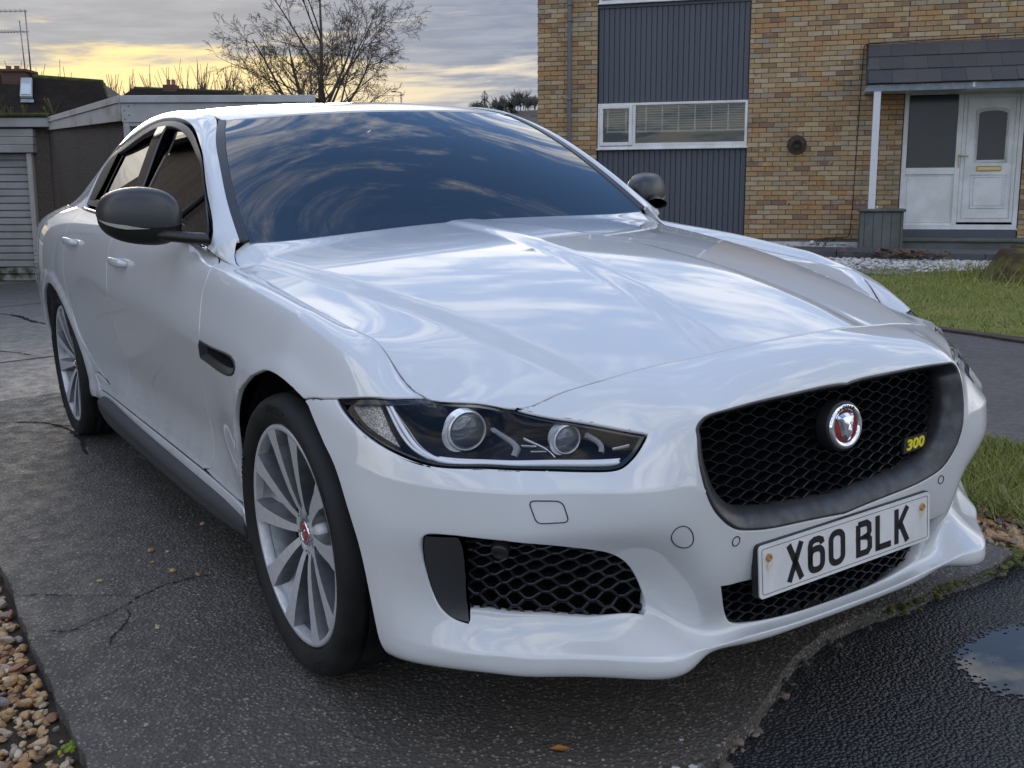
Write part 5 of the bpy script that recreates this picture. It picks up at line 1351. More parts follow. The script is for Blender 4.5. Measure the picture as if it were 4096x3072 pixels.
mb = MB(); mb.tube([(-1.28, .37 - .17 * math.cos(a), .90 + .17 * math.sin(a)) if 0 else (-1.27 - .05 * math.sin(a), -.37 + .18 * math.cos(a), .88 + .17 * math.sin(a)) for a in np.linspace(0, 2*math.pi, 25)[:-1]], .015, 8, closed=True); mb.build('steering_wheel', M_int2, car)
mb = MB(); mb.bbox((-1.255, -.125, 1.215), (-1.215, .125, 1.280), .012); mb.bbox((-1.22, -.075, 1.260), (-1.10, .075, 1.290), .01); mb.build('interior_mirror', M_black, car)
mb = MB(); mb.box((-2.6, -.54, 1.325), (-1.36, .54, 1.34)); mb.build('headlining', mat('headlining', (.10, .10, .095), .9), car)
# wiper tips and scuttle under the screen
mb = MB(); mb.box((-.80, -.70, .935), (-.70, .70, .955)); mb.build('scuttle', M_black, car)
mb = MB(); mb.tube([(-.835, -.055, 1.010), (-.838, -.045, 1.024), (-.845, .03, 1.028), (-.850, .045, 1.012)], .006, 6); mb.build('wiper', M_black, car)
# ================================================================= frames of the surroundings
def frame(o, x, y, z):
    return Matrix(((x[0], y[0], z[0], o[0]), (x[1], y[1], z[1], o[1]), (x[2], y[2], z[2], o[2]), (0, 0, 0, 1)))
HMX = frame((-9.4965, 11.3615, .294), (.74259, .66927, -.02521), (-.66957, .74099, -.05107), (-.0155, .0548, .99838))   # house: x along the wall, y into it, z up
GMX = frame((2.3031, -1.6969, 1.1940), (.53014, .84704, -.03826), (-.84777, .52869, -.04219), (-.0155, .0548, .99838))   # far things: x right, y away, z up
def hb(mb, a, b, mi=0, bev=0.0):
    """box in house coordinates; second coordinate given as metres in front of the wall"""
    lo = (min(a[0], b[0]), min(-a[1], -b[1]), min(a[2], b[2])); hi = (max(a[0], b[0]), max(-a[1], -b[1]), max(a[2], b[2]))
    return mb.bbox(lo, hi, bev, mi) if bev else mb.box(lo, hi, mi)

def brick_material():
    m = mat('buff_brick', (.4, .28, .15), .85); t, b = nodes(m); o = objco(t)
    g = t.new('ShaderNodeNewGeometry'); oi = t.new('ShaderNodeObjectInfo')
    r = t.math('FRACT', t.math('ADD', t.math('MULTIPLY', g.outputs['Random Per Island'], 1.0), t.math('MULTIPLY', oi.outputs['Random'], 7.31)))
    r2 = t.math('FRACT', t.math('MULTIPLY', r, 37.7)); r3 = t.math('FRACT', t.math('MULTIPLY', r, 171.3))
    c1 = t.ramp(r, [(0.0, (.36, .24, .12)), (.16, (.43, .30, .16)), (.30, (.48, .36, .21)), (.44, (.40, .275, .145)), (.58, (.43, .245, .105)), (.70, (.34, .28, .20)), (.80, (.26, .165, .095)), (.88, (.47, .37, .25)), (.95, (.23, .135, .095))], 'CONSTANT')
    c2 = t.ramp(r2, [(0.0, (.30, .175, .08)), (.3, (.48, .34, .18)), (.6, (.36, .29, .21)), (.85, (.42, .22, .09))], 'CONSTANT')
    wp = worldpos(t); n = t.noise(t.vmath('ADD', wp, t.comb(t.math('MULTIPLY', r, 50), 0, 0)), 7, 4, .6)
    c = t.mix(t.mapr(n, .50, .68), c1, c2)
    n2 = t.noise(wp, 60, 4, .7); c = t.mix(t.mapr(n2, .35, .7, 0, .25), c, (.20, .145, .095, 1))
    st = t.noise(wp, .9, 4, .6); c = t.mix(t.mapr(st, .55, .75, 0, .45), c, (.13, .105, .075, 1))
    t.link(c, b.inputs['Base Color']); t.link(t.bump(n2, .35, .003), b.inputs['Normal'])
    return m
M_brick = brick_material()
M_mortar = vary(mat('mortar', (.17, .145, .12), .95), (.11, .095, .08), 14, bump=(90, .4, .003))
M_pvc = vary(mat('white_upvc', (.74, .745, .75), .30), (.62, .62, .61), 3)
M_clad = mat('grey_cladding', (.068, .076, .098), .45)
def _clad():
    t, b = nodes(M_clad); oi = t.new('ShaderNodeObjectInfo'); wp = worldpos(t)
    n = t.noise(t.vmath('MULTIPLY', wp, (1, 1, .25)), 22, 4, .6)
    k = t.math('ADD', t.math('MULTIPLY', oi.outputs['Random'], .30), t.math('MULTIPLY', n, .35))
    t.link(t.mix(k, (.058, .066, .088, 1), (.088, .096, .118, 1)), b.inputs['Base Color'])
_clad()
M_slate = mat('grey_slate', (.050, .053, .062), .55)
def _slate():
    t, b = nodes(M_slate); oi = t.new('ShaderNodeObjectInfo'); wp = worldpos(t); n = t.noise(wp, 5, 5, .6)
    t.link(t.mix(t.math('ADD', t.math('MULTIPLY', oi.outputs['Random'], .5), t.math('MULTIPLY', n, .5)), (.040, .046, .060, 1), (.088, .086, .088, 1)), b.inputs['Base Color'])
    t.link(t.bump(t.noise(wp, 40, 4, .6), .25, .002), b.inputs['Normal'])
_slate()
M_pane = glass_mat('window_glass', (.93, .96, .95), .08, .0, 1.5, 1.0)
M_room = mat('dim_room', (.030, .028, .027), .9)
M_frost = mat('obscure_glass', (.034, .038, .042), .14, spec=.35)
M_brass = mat('worn_brass', (.46, .34, .16), .28, .95)
M_greypl = mat('grey_plastic', (.12, .12, .14), .4)
M_deck = vary(mat('weathered_boards', (.120, .125, .128), .6), (.085, .095, .085), 3, rough2=.75)
M_stonegr = vary(mat('mossy_sill', (.115, .118, .108), .7), (.075, .085, .062), 4, bump=(30, .3, .004))
M_whiter = vary(mat('white_render', (.60, .60, .58), .8), (.30, .31, .27), 3, lo=.45, hi=.7)
M_metal = vary(mat('lead_flashing', (.22, .25, .29), .42, .3), (.16, .18, .21), 6)
M_wirem = mat('rusty_wire', (.10, .055, .035), .6, .4)

house = empty('brick_house', label='two storey buff brick house with grey cladding strip and slated porch', cat='house'); house.matrix_world = HMX
HB, HT = -.86, 5.6
wall = MB(); 
for a0, a1 in ((-4.575, -3.575), (-1.160, 1.150), (2.855, 6.4)): hb(wall, (a0, -.008, HB), (a1, -.30, HT))
hb(wall, (1.150, -.008, 1.60), (2.855, -.30, HT)); hb(wall, (1.15, -.008, HB), (2.855, -.30, -.60))
hb(wall, (-4.575, -.30, HB), (-4.35, -8.5, HT)); hb(wall, (6.2, -.3, HB), (6.4, -8.5, HT)); hb(wall, (-4.575, -8.3, HB), (6.4, -8.5, HT))
hb(wall, (-3.575, -.065, HB), (-1.160, -.10, .78)); hb(wall, (-3.575, -.065, 1.525), (-1.160, -.10, 3.02))
wall = wall.build('wall', M_mortar, house)
# bricks: stretcher bond, 225 x 75 mm coursing
def brick_mesh(w, h=.065, d=.016, seed=0):
    r = random.Random(seed); bm = bmesh.new(); bmesh.ops.create_cube(bm, size=1)
    for v in bm.verts:
        v.co = Vector((v.co.x * w, v.co.y * d, v.co.z * h)) + Vector((r.uniform(-.0015, .0015), 0, r.uniform(-.0012, .0012)))
    me = bpy.data.meshes.new('brick'); bm.to_mesh(me); bm.free(); me.materials.append(M_brick); return me
BRM = {w: [brick_mesh(w, seed=k) for k in range(5)] for w in (.215, .1025)}
cells = []
def brick_zone(a0, a1, h0, h1):
    k0 = int(math.ceil((h0 - HB) / .075 - 1e-6)); k1 = int(math.floor((h1 - HB) / .075 + 1e-6))
    for k in range(k0, k1):
        z = HB + (k + .5) * .075; off = -4.575 + (0.1125 if k % 2 else 0.0)
        i0 = int(math.floor((a0 - off) / .225)) - 1
        for i in range(i0, i0 + int((a1 - a0) / .225) + 3):
            x0 = off + i * .225 + .005; x1 = x0 + .215
            x0 = max(x0, a0 + .003); x1 = min(x1, a1 - .003)
            if x1 - x0 < .03: continue
            cells.append(((x0 + x1) / 2, z, x1 - x0))
brick_zone(-4.575, -3.575, -.68, 4.2); brick_zone(-1.160, 1.150, -.68, 4.2); brick_zone(1.150, 2.855, 1.615, 4.2); brick_zone(2.855, 4.6, -.68, 4.2)
def seen(a, h):
    return h < 3.22 and a < 3.0 and h > -.62 and not (a > .62 and 1.58 < h < 2.2) and not (1.2 < a < 2.8 and h < 1.6)
vis = sorted([c for c in cells if seen(c[0], c[1])], key=lambda c: -c[0]); big = set(vis[:290]); rest = MB()
for c in cells:
    a, z, w = c; jit = RNG.uniform(-.0022, .0022)
    if c in big:
        me = BRM[.215 if w > .15 else .1025][RNG.integers(5)]; o = bpy.data.objects.new('brick', me); COL.objects.link(o); o.parent = wall
        o.location = (a, -jit, z); o.scale = (w / (.215 if w > .15 else .1025), 1, 1); o.rotation_euler = (0, RNG.uniform(-.006, .006), 0)
    else:
        e = RNG.uniform(-.0015, .0015, 4)
        rest.box((a - w/2 + e[0], -.008 - jit, z - .0325 + e[1]), (a + w/2 + e[2], .008, z + .0325 + e[3]))
# bricks round the corner of the gable
for k in range(int((4.2 + .68) / .075)):
    z = -.68 + (k + .5) * .075 + .0
    for i in range(18):
        y0 = .012 + i * .225 + (.1125 if k % 2 else 0); rest.box((-4.583, y0, z - .0325), (-4.567, y0 + .213, z + .0325))
tag(rest.build('brickwork', M_brick, wall), kind='stuff')
pl = MB(); hb(pl, (-4.6, .012, HB), (-3.56, -.01, -.682)); hb(pl, (-1.165, .012, HB), (1.14, -.01, -.682)); pl.build('plinth', M_whiter, house)
# roof far above the frame
rf = MB(); rf.add([(-4.9, -.5, HT), (6.7, -.5, HT), (6.7, 4.1, HT + 2.1), (-4.9, 4.1, HT + 2.1), (6.7, 8.9, HT), (-4.9, 8.9, HT)], [(0, 1, 2, 3), (3, 2, 4, 5), (0, 3, 5), (1, 4, 2)]); rf.build('roof', M_slate, house)
# cladding boards
nB = 28; bw = (3.565 - 1.168) / nB
def board_mesh(h, w):
    mb = MB(); hb(mb, (-w/2 + .0045, .0, -h/2), (w/2 - .0045, -.020, h/2), 0, .0035); me = mb.mesh('board'); me.materials.append(M_clad); return me
bA, bBm = board_mesh(3.005 - 1.530, bw), board_mesh(.775 + .86, bw)
for k in range(nB):
    a = -3.565 + (k + .5) * bw
    for me, hz in ((bA, (3.005 + 1.530) / 2), (bBm, (.775 - .86) / 2)):
        o = bpy.data.objects.new('cladding_board', me); COL.objects.link(o); o.parent = house; o.location = (a, .040, hz)
tr = MB(); hb(tr, (-3.572, -.02, 3.005), (-1.163, -.07, 3.06), 0, .004); tr.build('cladding_head', M_clad, house)
tr = MB(); hb(tr, (-3.575, -.005, HB), (-3.566, -.07, .775)); hb(tr, (-1.168, -.005, HB), (-1.160, -.07, .775)); hb(tr, (-3.575, -.005, 1.53), (-3.566, -.07, 3.0)); hb(tr, (-1.168, -.005, 1.53), (-1.160, -.07, 3.0)); tr.build('cladding_edge', M_trim, house)
# lower window
win = MB(); F0, F1, G0, G1 = -3.560, -1.163, .800, 1.522
def frame_rect(mb, a0, a1, h0, h1, w, f0, f1, bev=.004):
    hb(mb, (a0, f0, h0), (a0 + w, f1, h1), 0, bev); hb(mb, (a1 - w, f0, h0), (a1, f1, h1), 0, bev)
    hb(mb, (a0 + w, f0, h1 - w), (a1 - w, f1, h1), 0, bev); hb(mb, (a0 + w, f0, h0), (a1 - w, f1, h0 + w), 0, bev)
frame_rect(win, F0, F1, G0, G1, .040, .004, -.066); hb(win, (-2.990, .002, G0 + .04), (-2.940, -.064, G1 - .04), 0, .004)
hb(win, (-2.94, .0, G0 + .04), (F1 - .04, -.06, .885), 0, .004)
win = win.build('window', M_pvc, house)
sh = MB(); frame_rect(sh, -3.528, -2.992, .848, 1.490, .055, .016, -.05, .006); sh.build('window_sash', M_pvc, win)
sl = MB(); hb(sl, (F0 - .02, .045, .780), (F1 + .02, -.06, .800), 0, .005); sl.build('window_sill', M_pvc, win)
for a0, a1, h0, h1 in ((-3.475, -3.045, .900, 1.440), (-2.940, -1.203, .885, 1.482)):
    p = MB(); hb(p, (a0, -.030, h0), (a1, -.034, h1)); p.build('window_pane', M_pane, win)
slm = MB(); slm.box((-.5, -.018, -.0012), (.5, .018, .0012)); slme = slm.mesh('slat'); M_blind = mat('white_blind', (.70, .72, .70), .5); slme.materials.append(M_blind)
for a0, a1, bot in ((-3.44, -3.05, 1.075), (-2.93, -1.21, 1.075)):
    n = int((1.475 - bot) / .038)
    for k in range(n):
        o = bpy.data.objects.new('blind_slat', slme); COL.objects.link(o); o.parent = win; o.location = ((a0 + a1) / 2, .105, 1.475 - k * .038); o.scale = (a1 - a0, 1, 1); o.rotation_euler = (R(24), 0, 0)
    br = MB(); hb(br, (a0, -.085, bot - .012), (a1, -.120, bot + .012)); hb(br, (a0, -.075, 1.478), (a1, -.125, 1.50)); br.build('blind_rail', M_blind, win)
    for q in range(7 if a1 > -2 else 2):
        aa = (-2.78 + q * .262) if a1 > -2 else (-3.41 + q * .30)
        tp = MB(); hb(tp, (aa - .011, -.078, bot - .02), (aa + .011, -.080, 1.49)); tp.build('blind_tape', M_blind, win)
rm = MB(); rm.box((-3.55, .11, .80), (-1.17, 3.0, 1.60)); o = rm.build('room', M_room, win)
for f in list(o.data.polygons): pass
rb = MB(); rb.add([(-3.57, .14, .75), (-1.15, .14, .75), (-1.15, 2.8, .75), (-3.57, 2.8, .75), (-3.57, .14, 1.6), (-1.15, .14, 1.6), (-1.15, 2.8, 1.6), (-3.57, 2.8, 1.6)], [(0,1,2,3), (7,6,5,4), (3,2,6,7), (0,3,7,4), (1,5,6,2)]); bpy.data.objects.remove(o); rb.build('room', M_room, win)
# upper window, only its bottom rail is in the picture
w2 = MB(); frame_rect(w2, -3.560, -1.163, 3.075, 4.25, .050, .004, -.066); hb(w2, (-2.75, .0, 3.125), (-2.70, -.06, 4.2)); w2 = w2.build('window', M_pvc, house)
sl = MB(); hb(sl, (-3.58, .045, 3.060), (-1.14, -.06, 3.078), 0, .004); sl.build('window_sill', M_pvc, w2)
p = MB(); hb(p, (-3.51, -.030, 3.125), (-1.213, -.034, 4.20)); p.build('window_pane', M_pane, w2)
p = MB(); hb(p, (-3.56, -.2, 3.0), (-1.16, -.21, 4.3)); p.build('room', M_room, w2)
# downpipe, flue, cable, small fittings
dp = MB(); dp.tube([(-4.025, -.062, z) for z in (-.8, 1, 2, 3, 4, 5.4)], .034, 14); dpo = dp.build('downpipe', M_greypl, house)
for z in (.2, 1.6, 2.83, 3.08):
    c = MB(); c.lathe([(.035, -.016), (.041, -.015), (.041, .015), (.035, .016)], 14, Matrix.Translation((-4.025, -.062, z))); c.box((-4.07, -.03, z - .012), (-3.98, 0, z + .012)); c.build('pipe_clip', M_greypl, dpo)
FM = Matrix.Translation((-.396, -.0, .814)) @ Matrix.Rotation(R(90), 4, 'X')
fl_ = MB(); fl_.lathe([(.0, .012), (.062, .012), (.064, .06), (.070, .062), (.074, .055), (.074, .0)], 28, FM); fl_ = fl_.build('boiler_flue', M_black, house)
w_ = MB(); w_.lathe([(.148, .004), (.150, .012), (.142, .014)], 36, FM); w_.build('guard_ring', M_wirem, fl_)
w_ = MB(); w_.lathe([(.142, .010), (.0, .010)], 36, FM); w_.build('stained_backplate', vary(mat('stained_backplate', (.10, .075, .055), .8), (.045, .035, .03), 20), fl_)
w_ = MB()
for k in range(18):
    a = 2 * math.pi * k / 18; w_.tube([FM @ Vector((r * math.cos(a), r * math.sin(a), h)) for r, h in ((.148, .01), (.140, .06), (.110, .105), (.060, .13), (.02, .135))], .0022, 4)
for r, h in ((.143, .045), (.125, .088), (.085, .122), (.045, .132)): w_.tube([FM @ Vector((r * math.cos(2*math.pi*k/24), r * math.sin(2*math.pi*k/24), h)) for k in range(24)], .0022, 4, closed=True)
w_.build('wire_guard', M_wirem, fl_)
cb = MB(); cb.tube([(.505, -.012, 1.2), (.495, -.012, .5), (.480, -.012, -.1), (.462, -.012, -.50), (.440, -.014, -.595), (.36, -.014, -.612), (.10, -.014, -.620), (-.02, -.02, -.66), (-.05, -.05, -.78)], .0055, 6)
cb.tube([(.505, -.012, 1.2), (.520, -.012, 1.9), (.530, -.012, 2.26), (.60, -.012, 2.300), (1.5, -.012, 2.318), (2.9, -.012, 2.34), (4.5, -.012, 2.35)], .0055, 6); cb.build('cable', M_black, house)
for a, h in ((-.905, .905), (.238, .905), (-.48, -.09), (-.86, -.31), (.14, -.34), (.02, -.52)):
    q = MB(); q.lathe([(.0, .009), (.013, .009), (.014, .0)], 8, Matrix.Translation((a, 0, h)) @ Matrix.Rotation(R(90), 4, 'X')); q.build('wall_plug', M_wirem, house)
pp = MB(); pp.tube([(-.10, -.06, -.90), (-.10, -.06, -.72)], .030, 12); pp = pp.build('waste_pipe', M_black, house)
q = MB(); q.tube([(-.10, -.06, -.72), (-.10, -.06, -.665)], .031, 12); q.build('pipe_cap', M_pvc, pp)
for pts in ([(-.05, -.05, -.9), (0, -.05, -.70), (.05, -.06, -.66), (.10, -.05, -.70), (.13, -.05, -.85)], [(.02, -.07, -.9), (.06, -.07, -.76), (.12, -.07, -.68), (.2, -.05, -.66), (.25, -.02, -.64)]):
    q = MB(); q.tube(pts, .007, 6); q.build('hose', M_black, house)
q = MB(); q.lathe([(0, .03), (.055, .028), (.062, .0)], 16, Matrix.Translation((.20, -.03, -.785)) @ Matrix.Rotation(R(90), 4, 'X')); q.build('round_cover', M_stonegr, house)
q = MB(); hb(q, (.255, .02, -.775), (.42, 0, -.705), 0, .003); ab = q.build('air_brick', M_whiter, house)
for i in range(6):
    for j in range(2):
        q = MB(); hb(q, (.268 + i * .025, .022, -.765 + j * .030), (.280 + i * .025, .019, -.748 + j * .030)); q.build('vent_hole', M_void, ab)
# ---- door set
ds = MB(); A0, A1, D0, D1 = 1.162, 2.845, -.475, 1.592
frame_rect(ds, A0, A1, D0, D1, .068, -.010, -.08, .004); hb(ds, (1.925, -.012, D0 + .068), (1.998, -.08, D1 - .068), 0, .004)
hb(ds, (1.23, -.014, .345), (1.925, -.075, .445), 0, .004); hb(ds, (1.23, -.040, D0 + .06), (1.925, -.06, .35)); 
ds = ds.build('door_frame', M_pvc, house)
q = MB(); hb(q, (1.240, -.045, .440), (1.926, -.052, 1.512)); q.build('side_glass', M_frost, ds)
q = MB(); frame_rect(q, 1.262, 1.906, D0 + .10, .330, .012, -.034, -.042, .003); q.build('panel_moulding', M_pvc, ds)
lf = MB(); hb(lf, (2.000, -.018, -.372), (2.775, -.07, 1.522), 0, .005); lf = lf.build('front_door', M_pvc, house)
arch = [(2.222, .552), (2.606, .552), (2.606, 1.225)] + [(2.414 + .192 * math.cos(a), 1.225 + .048 * math.sin(a)) for a in np.linspace(.15, math.pi - .15, 9)] + [(2.222, 1.225)]
q = MB(); q.prism([(x, z) for x, z in arch], 0, .004, M=Matrix(((1,0,0,0),(0,0,-1,.018),(0,1,0,0),(0,0,0,1)))); q.build('door_glass', M_frost, lf)
def mould(poly, r, parent, y=.012):
    q = MB(); q.tube([(x, y, z) for x, z in poly], r, 6, closed=True); return q.build('door_moulding', M_pvc, parent)
mould([(2.414 + (x - 2.414) * 1.16, .90 + (z - .90) * 1.10) for x, z in arch], .011, lf); mould([(2.414 + (x - 2.414) * 1.06, .90 + (z - .90) * 1.04) for x, z in arch], .008, lf)
mould([(2.155, .335), (2.665, .335), (2.645, -.155), (2.175, -.155)], .010, lf); mould([(2.20, .30), (2.625, .30), (2.610, -.12), (2.215, -.12)], .006, lf)
mould([(2.06, -.31), (2.72, -.31), (2.72, 1.46), (2.06, 1.46)], .006, lf)
q = MB(); hb(q, (2.228, .000, .462), (2.575, -.02, .388 + .0), 0, .006); hb(q, (2.240, .006, .452), (2.563, -.004, .400), 0, .004); q.build('letter_plate', M_brass, lf)
q = MB(); hb(q, (1.968, .010, .445), (1.990, -.02, .640), 0, .004); q.tube([(1.979, -.012, .612), (1.979, -.050, .612), (2.10, -.052, .607)], .009, 8); q.build('door_handle', M_brass, lf)
q = MB(); hb(q, (1.15, -.006, D0 - .02), (2.86, -.10, D0 + .012), 0, .004); q.build('threshold', M_pvc, house)
q = MB(); hb(q, (1.150, .004, -.600), (2.840, -.05, -.480)); q.build('base_board', M_clad, house)
q = MB(); hb(q, (2.905, .030, .62), (2.955, .0, .76), 0, .006); db = q.build('door_bell', M_pvc, house)
q = MB(); hb(q, (2.908, .032, .70), (2.952, .028, .757)); q.build('bell_camera', M_black, db)
q = MB(); hb(q, (1.05, .50, -.655), (4.6, .0, -.600), 0, .014); q.build('step', M_stonegr, house)
q = MB(); hb(q, (1.08, .46, HB), (4.6, .0, -.655)); q.build('step_riser', M_deck, house)
# ---- porch
pf = .98
po = MB(); hb(po, (.555, pf, 1.500), (4.4, pf - .10, 1.600), 0, .005); po = po.build('porch_beam', M_metal, house)
q = MB(); hb(q, (.56, pf - .02, 1.55), (4.4, .0, 1.575)); q.build('porch_ceiling', M_pvc, po)
for k in range(7):
    q = MB(); q.lathe([(0, .008), (.008, .006), (.010, 0)], 8, Matrix.Translation((.75 + k * .32, -pf - .001, 1.585)) @ Matrix.Rotation(R(90), 4, 'X')); q.build('bolt', M_pvc, po)
q = MB(); hb(q, (1.98, pf + .012, 1.525), (2.015, pf, 1.60), 0, .004); q.build('gutter_bracket', M_pvc, po)
q = MB(); q.add([(.60, .0, 2.262), (4.4, .0, 2.30), (4.4, -pf - .02, 1.602), (.575, -pf - .02, 1.600), (.60, .0, 1.60)], [(0, 3, 2, 1), (0, 4, 3)]); proof = q.build('porch_roof', M_slate, house)
S0 = Vector((.575, -pf - .045, 1.605)); S1 = Vector((.595, -.01, 2.275)); sl_v = (S1 - S0); rows = 3
for r in range(rows):
    a = S0 + sl_v * (r / rows); b = S0 + sl_v * ((r + 1.06) / rows)
    a0 = .585 - (.165 if r % 2 else 0)
    for k in range(13):
        x0 = a0 + k * .33; x1 = x0 + .327
        if x1 < .60: continue
        x0 = max(x0, .575); j = RNG.uniform(-.004, .004, 2); rise = .010 * 0
        V = [(x0, a.y - .006, a.z + j[0]), (x1, a.y - .006, a.z + j[1]), (x1, b.y, b.z + rise), (x0, b.y, b.z + rise)]
        n = Vector((0, -sl_v.z, sl_v.y)).normalized() * -1
        if n.z < 0: n = -n
        V2 = [tuple(Vector(v) + n * (.014 if i < 2 else .002)) for i, v in enumerate(V)]
        q = MB(); q.add(V + V2, [(4, 5, 6, 7), (0, 1, 5, 4), (1, 2, 6, 5), (3, 7, 6, 2), (0, 4, 7, 3)]); q.build('slate', M_slate, proof)
q = MB(); q.tube([tuple(S0 + Vector((-.012, -.01, -.01))), tuple(S1 + Vector((-.012, 0, .01)))], .016, 6); q.build('verge', M_trim, proof)
q = MB(); hb(q, (.672, pf, -.170), (.768, pf - .095, 1.502), 0, .004); post = q.build('porch_post', mat('painted_timber', (.66, .665, .70), .5), house)
for z in (.05, .55, 1.0, 1.38):
    q = MB(); q.lathe([(0, .003), (.009, .002), (.010, 0)], 8, Matrix.Translation((.72, -pf, z)) @ Matrix.Rotation(R(90), 4, 'X')); q.build('screw_cap', M_pvc, post)
bx = MB(); hb(bx, (.575, pf - .005, HB), (1.170, .30, -.205)); bx = bx.build('porch_planter', M_deck, house)
for k in range(4):
    q = MB(); x0 = .632 + k * .125; hb(q, (x0 + .003, pf + .008, -.74), (x0 + .122, pf - .01, -.210), 0, .003); q.build('planter_board', M_deck, bx)
q = MB(); hb(q, (.575, pf + .012, HB), (.630, pf - .01, -.205), 0, .004); hb(q, (1.134, pf + .012, HB), (1.172, pf - .01, -.205), 0, .004); hb(q, (.63, pf + .010, HB), (1.134, pf - .01, -.745), 0, .004); q.build('planter_trim', M_deck, bx)
q = MB(); hb(q, (.545, pf + .045, -.205), (1.200, .27, -.160), 0, .012); q.build('planter_capping', M_stonegr, bx)
q = MB(); q.tube([(.80, -pf + .05, -.16), (.80, -pf + .05, -.12)], .012, 8); q.build('candle', M_pvc, bx)
# ================================================================= garages, neighbours, trees, hill
def gbox(mb, a, b, mi=0, bev=0.0): return mb.bbox(a, b, bev, mi) if bev else mb.box(a, b, mi)
def dash_material(name, c1, c2, sc=70):
    m = mat(name, c1, .95); t, b = nodes(m); wp = worldpos(t)
    v = t.vor(wp, sc); n = t.noise(wp, 1.3, 5, .65); col = t.mix(t.mapr(t.noise(wp, sc * .8, 3, .7), .35, .65), (*c1, 1), (*c2, 1))
    z = t.vmath('MULTIPLY', wp, (1, 1, .12)); s = t.noise(z, 2.2, 4, .6)
    col = t.mix(t.mapr(s, .52, .72, 0, .75), col, (c1[0] * .28, c1[1] * .27, c1[2] * .27, 1)); col = t.mix(t.mapr(n, .6, .8, 0, .4), col, (c2[0] * 1.2, c2[1] * 1.15, c2[2] * 1.1, 1))
    t.link(col, b.inputs['Base Color']); t.link(t.bump(v, .8, .012), b.inputs['Normal']); return m
M_dash = dash_material('pebble_dash', (.115, .095, .080), (.19, .165, .145))
M_gwhite = vary(mat('painted_boards', (.50, .51, .53), .5), (.40, .41, .40), 2.5)
M_gfas = vary(mat('aged_white_board', (.60, .59, .57), .55), (.34, .33, .28), 2.2, lo=.5, hi=.72)
M_gdoor = vary(mat('garage_door_white', (.50, .51, .54), .42), (.42, .43, .44), 3)
M_gdirt = vary(mat('garage_door_dirty', (.42, .42, .41), .6), (.10, .115, .07), 5, lo=.40, hi=.58)
M_rtile = mat('dark_roof_tile', (.040, .032, .030), .75)
def _tile():
    t, b = nodes(M_rtile); wp = worldpos(t); n = t.noise(wp, 3, 5, .7); n2 = t.noise(wp, 24, 3, .7)
    c = t.mix(t.mapr(n, .4, .7), (.040, .031, .030, 1), (.062, .048, .044, 1)); c = t.mix(t.mapr(n2, .66, .74), c, (.22, .21, .19, 1)); t.link(c, b.inputs['Base Color'])
_tile()
M_moss = vary(mat('moss', (.070, .080, .018), .95), (.030, .034, .012), 8)
M_bark = vary(mat('winter_bark', (.060, .048, .038), .9), (.10, .082, .062), 5)
M_twig = mat('winter_twig', (.085, .062, .045), .9)
ZG = -1.17
g1 = empty('garage', label='flat roofed garage at far left with white horizontal panel door', cat='garage'); g1.matrix_world = GMX
q = MB(); gbox(q, (-6.84, 15.6, ZG - .3), (-6.44, 21, 1.02)); gbox(q, (-9.6, 15.6, ZG - .3), (-9.2, 21, 1.02)); gbox(q, (-9.6, 20.8, ZG - .3), (-6.44, 21, 1.02)); q.build('wall', M_dash, g1)
q = MB(); gbox(q, (-9.9, 15.45, 1.02), (-6.50, 15.50, 1.155), 0, .006); q.build('fascia', M_gwhite, g1)
q = MB(); gbox(q, (-9.9, 15.48, 1.10), (-6.30, 21.2, 1.20)); q.build('roof', M_trim, g1)
q = MB(); gbox(q, (-9.8, 15.42, 1.150), (-6.52, 15.70, 1.215), 0, .02); q.build('roof_edge_moss', M_moss, g1)
for k in range(3):
    q = MB(); gbox(q, (-9.25, 15.49 - .012 * k, 1.005 - (k + 1) * .112), (-6.775, 15.60, 1.000 - k * .112), 0, .006); q.build('header_board', M_gwhite, g1)
q = MB(); gbox(q, (-6.90, 15.50, ZG - .1), (-6.825, 15.60, .67), 0, .008); q.build('door_jamb', M_gfas, g1)
dr = MB(); gbox(dr, (-9.2, 15.64, ZG - .05), (-6.90, 15.68, .70)); dr = dr.build('garage_door', M_gdoor, g1)
nS = 18
for k in range(nS):
    z0 = ZG + .01 + k * (.66 - ZG) / nS; hh_ = (.66 - ZG) / nS
    q = MB(); y = 15.60; q.add([(-9.15, y + .030, z0), (-6.905, y + .030, z0), (-6.905, y, z0 + .012), (-9.15, y, z0 + .012), (-6.905, y + .004, z0 + hh_ * .80), (-9.15, y + .004, z0 + hh_ * .80), (-6.905, y + .030, z0 + hh_ * .99), (-9.15, y + .030, z0 + hh_ * .99)], [(0, 1, 2, 3), (3, 2, 4, 5), (5, 4, 6, 7)])
    q.build('door_slat', M_gdirt if k < 2 else M_gdoor, dr)
for k in range(26):
    x = -9.2 + RNG.uniform(0, 2.75); h = RNG.uniform(.03, .16) * (2.0 if RNG.random() < .15 else 1)
    if k == 0:
        weeds = MB()
    for j in range(5):
        a = RNG.uniform(-.5, .5); weeds.add([(x, 15.6, 1.19), (x + .012, 15.6, 1.19), (x + a * h + .004, 15.6 + RNG.uniform(-.03, .03), 1.19 + h), (x + a * h - .004, 15.6, 1.19 + h * .95)], [(0, 1, 2, 3)])
tag(weeds.build('roof_weeds', mat('weed_green', (.12, .13, .03), .8), g1), kind='stuff')
g2 = empty('garage', label='taller flat roofed garage with deep white fascia behind the car', cat='garage'); g2.matrix_world = GMX
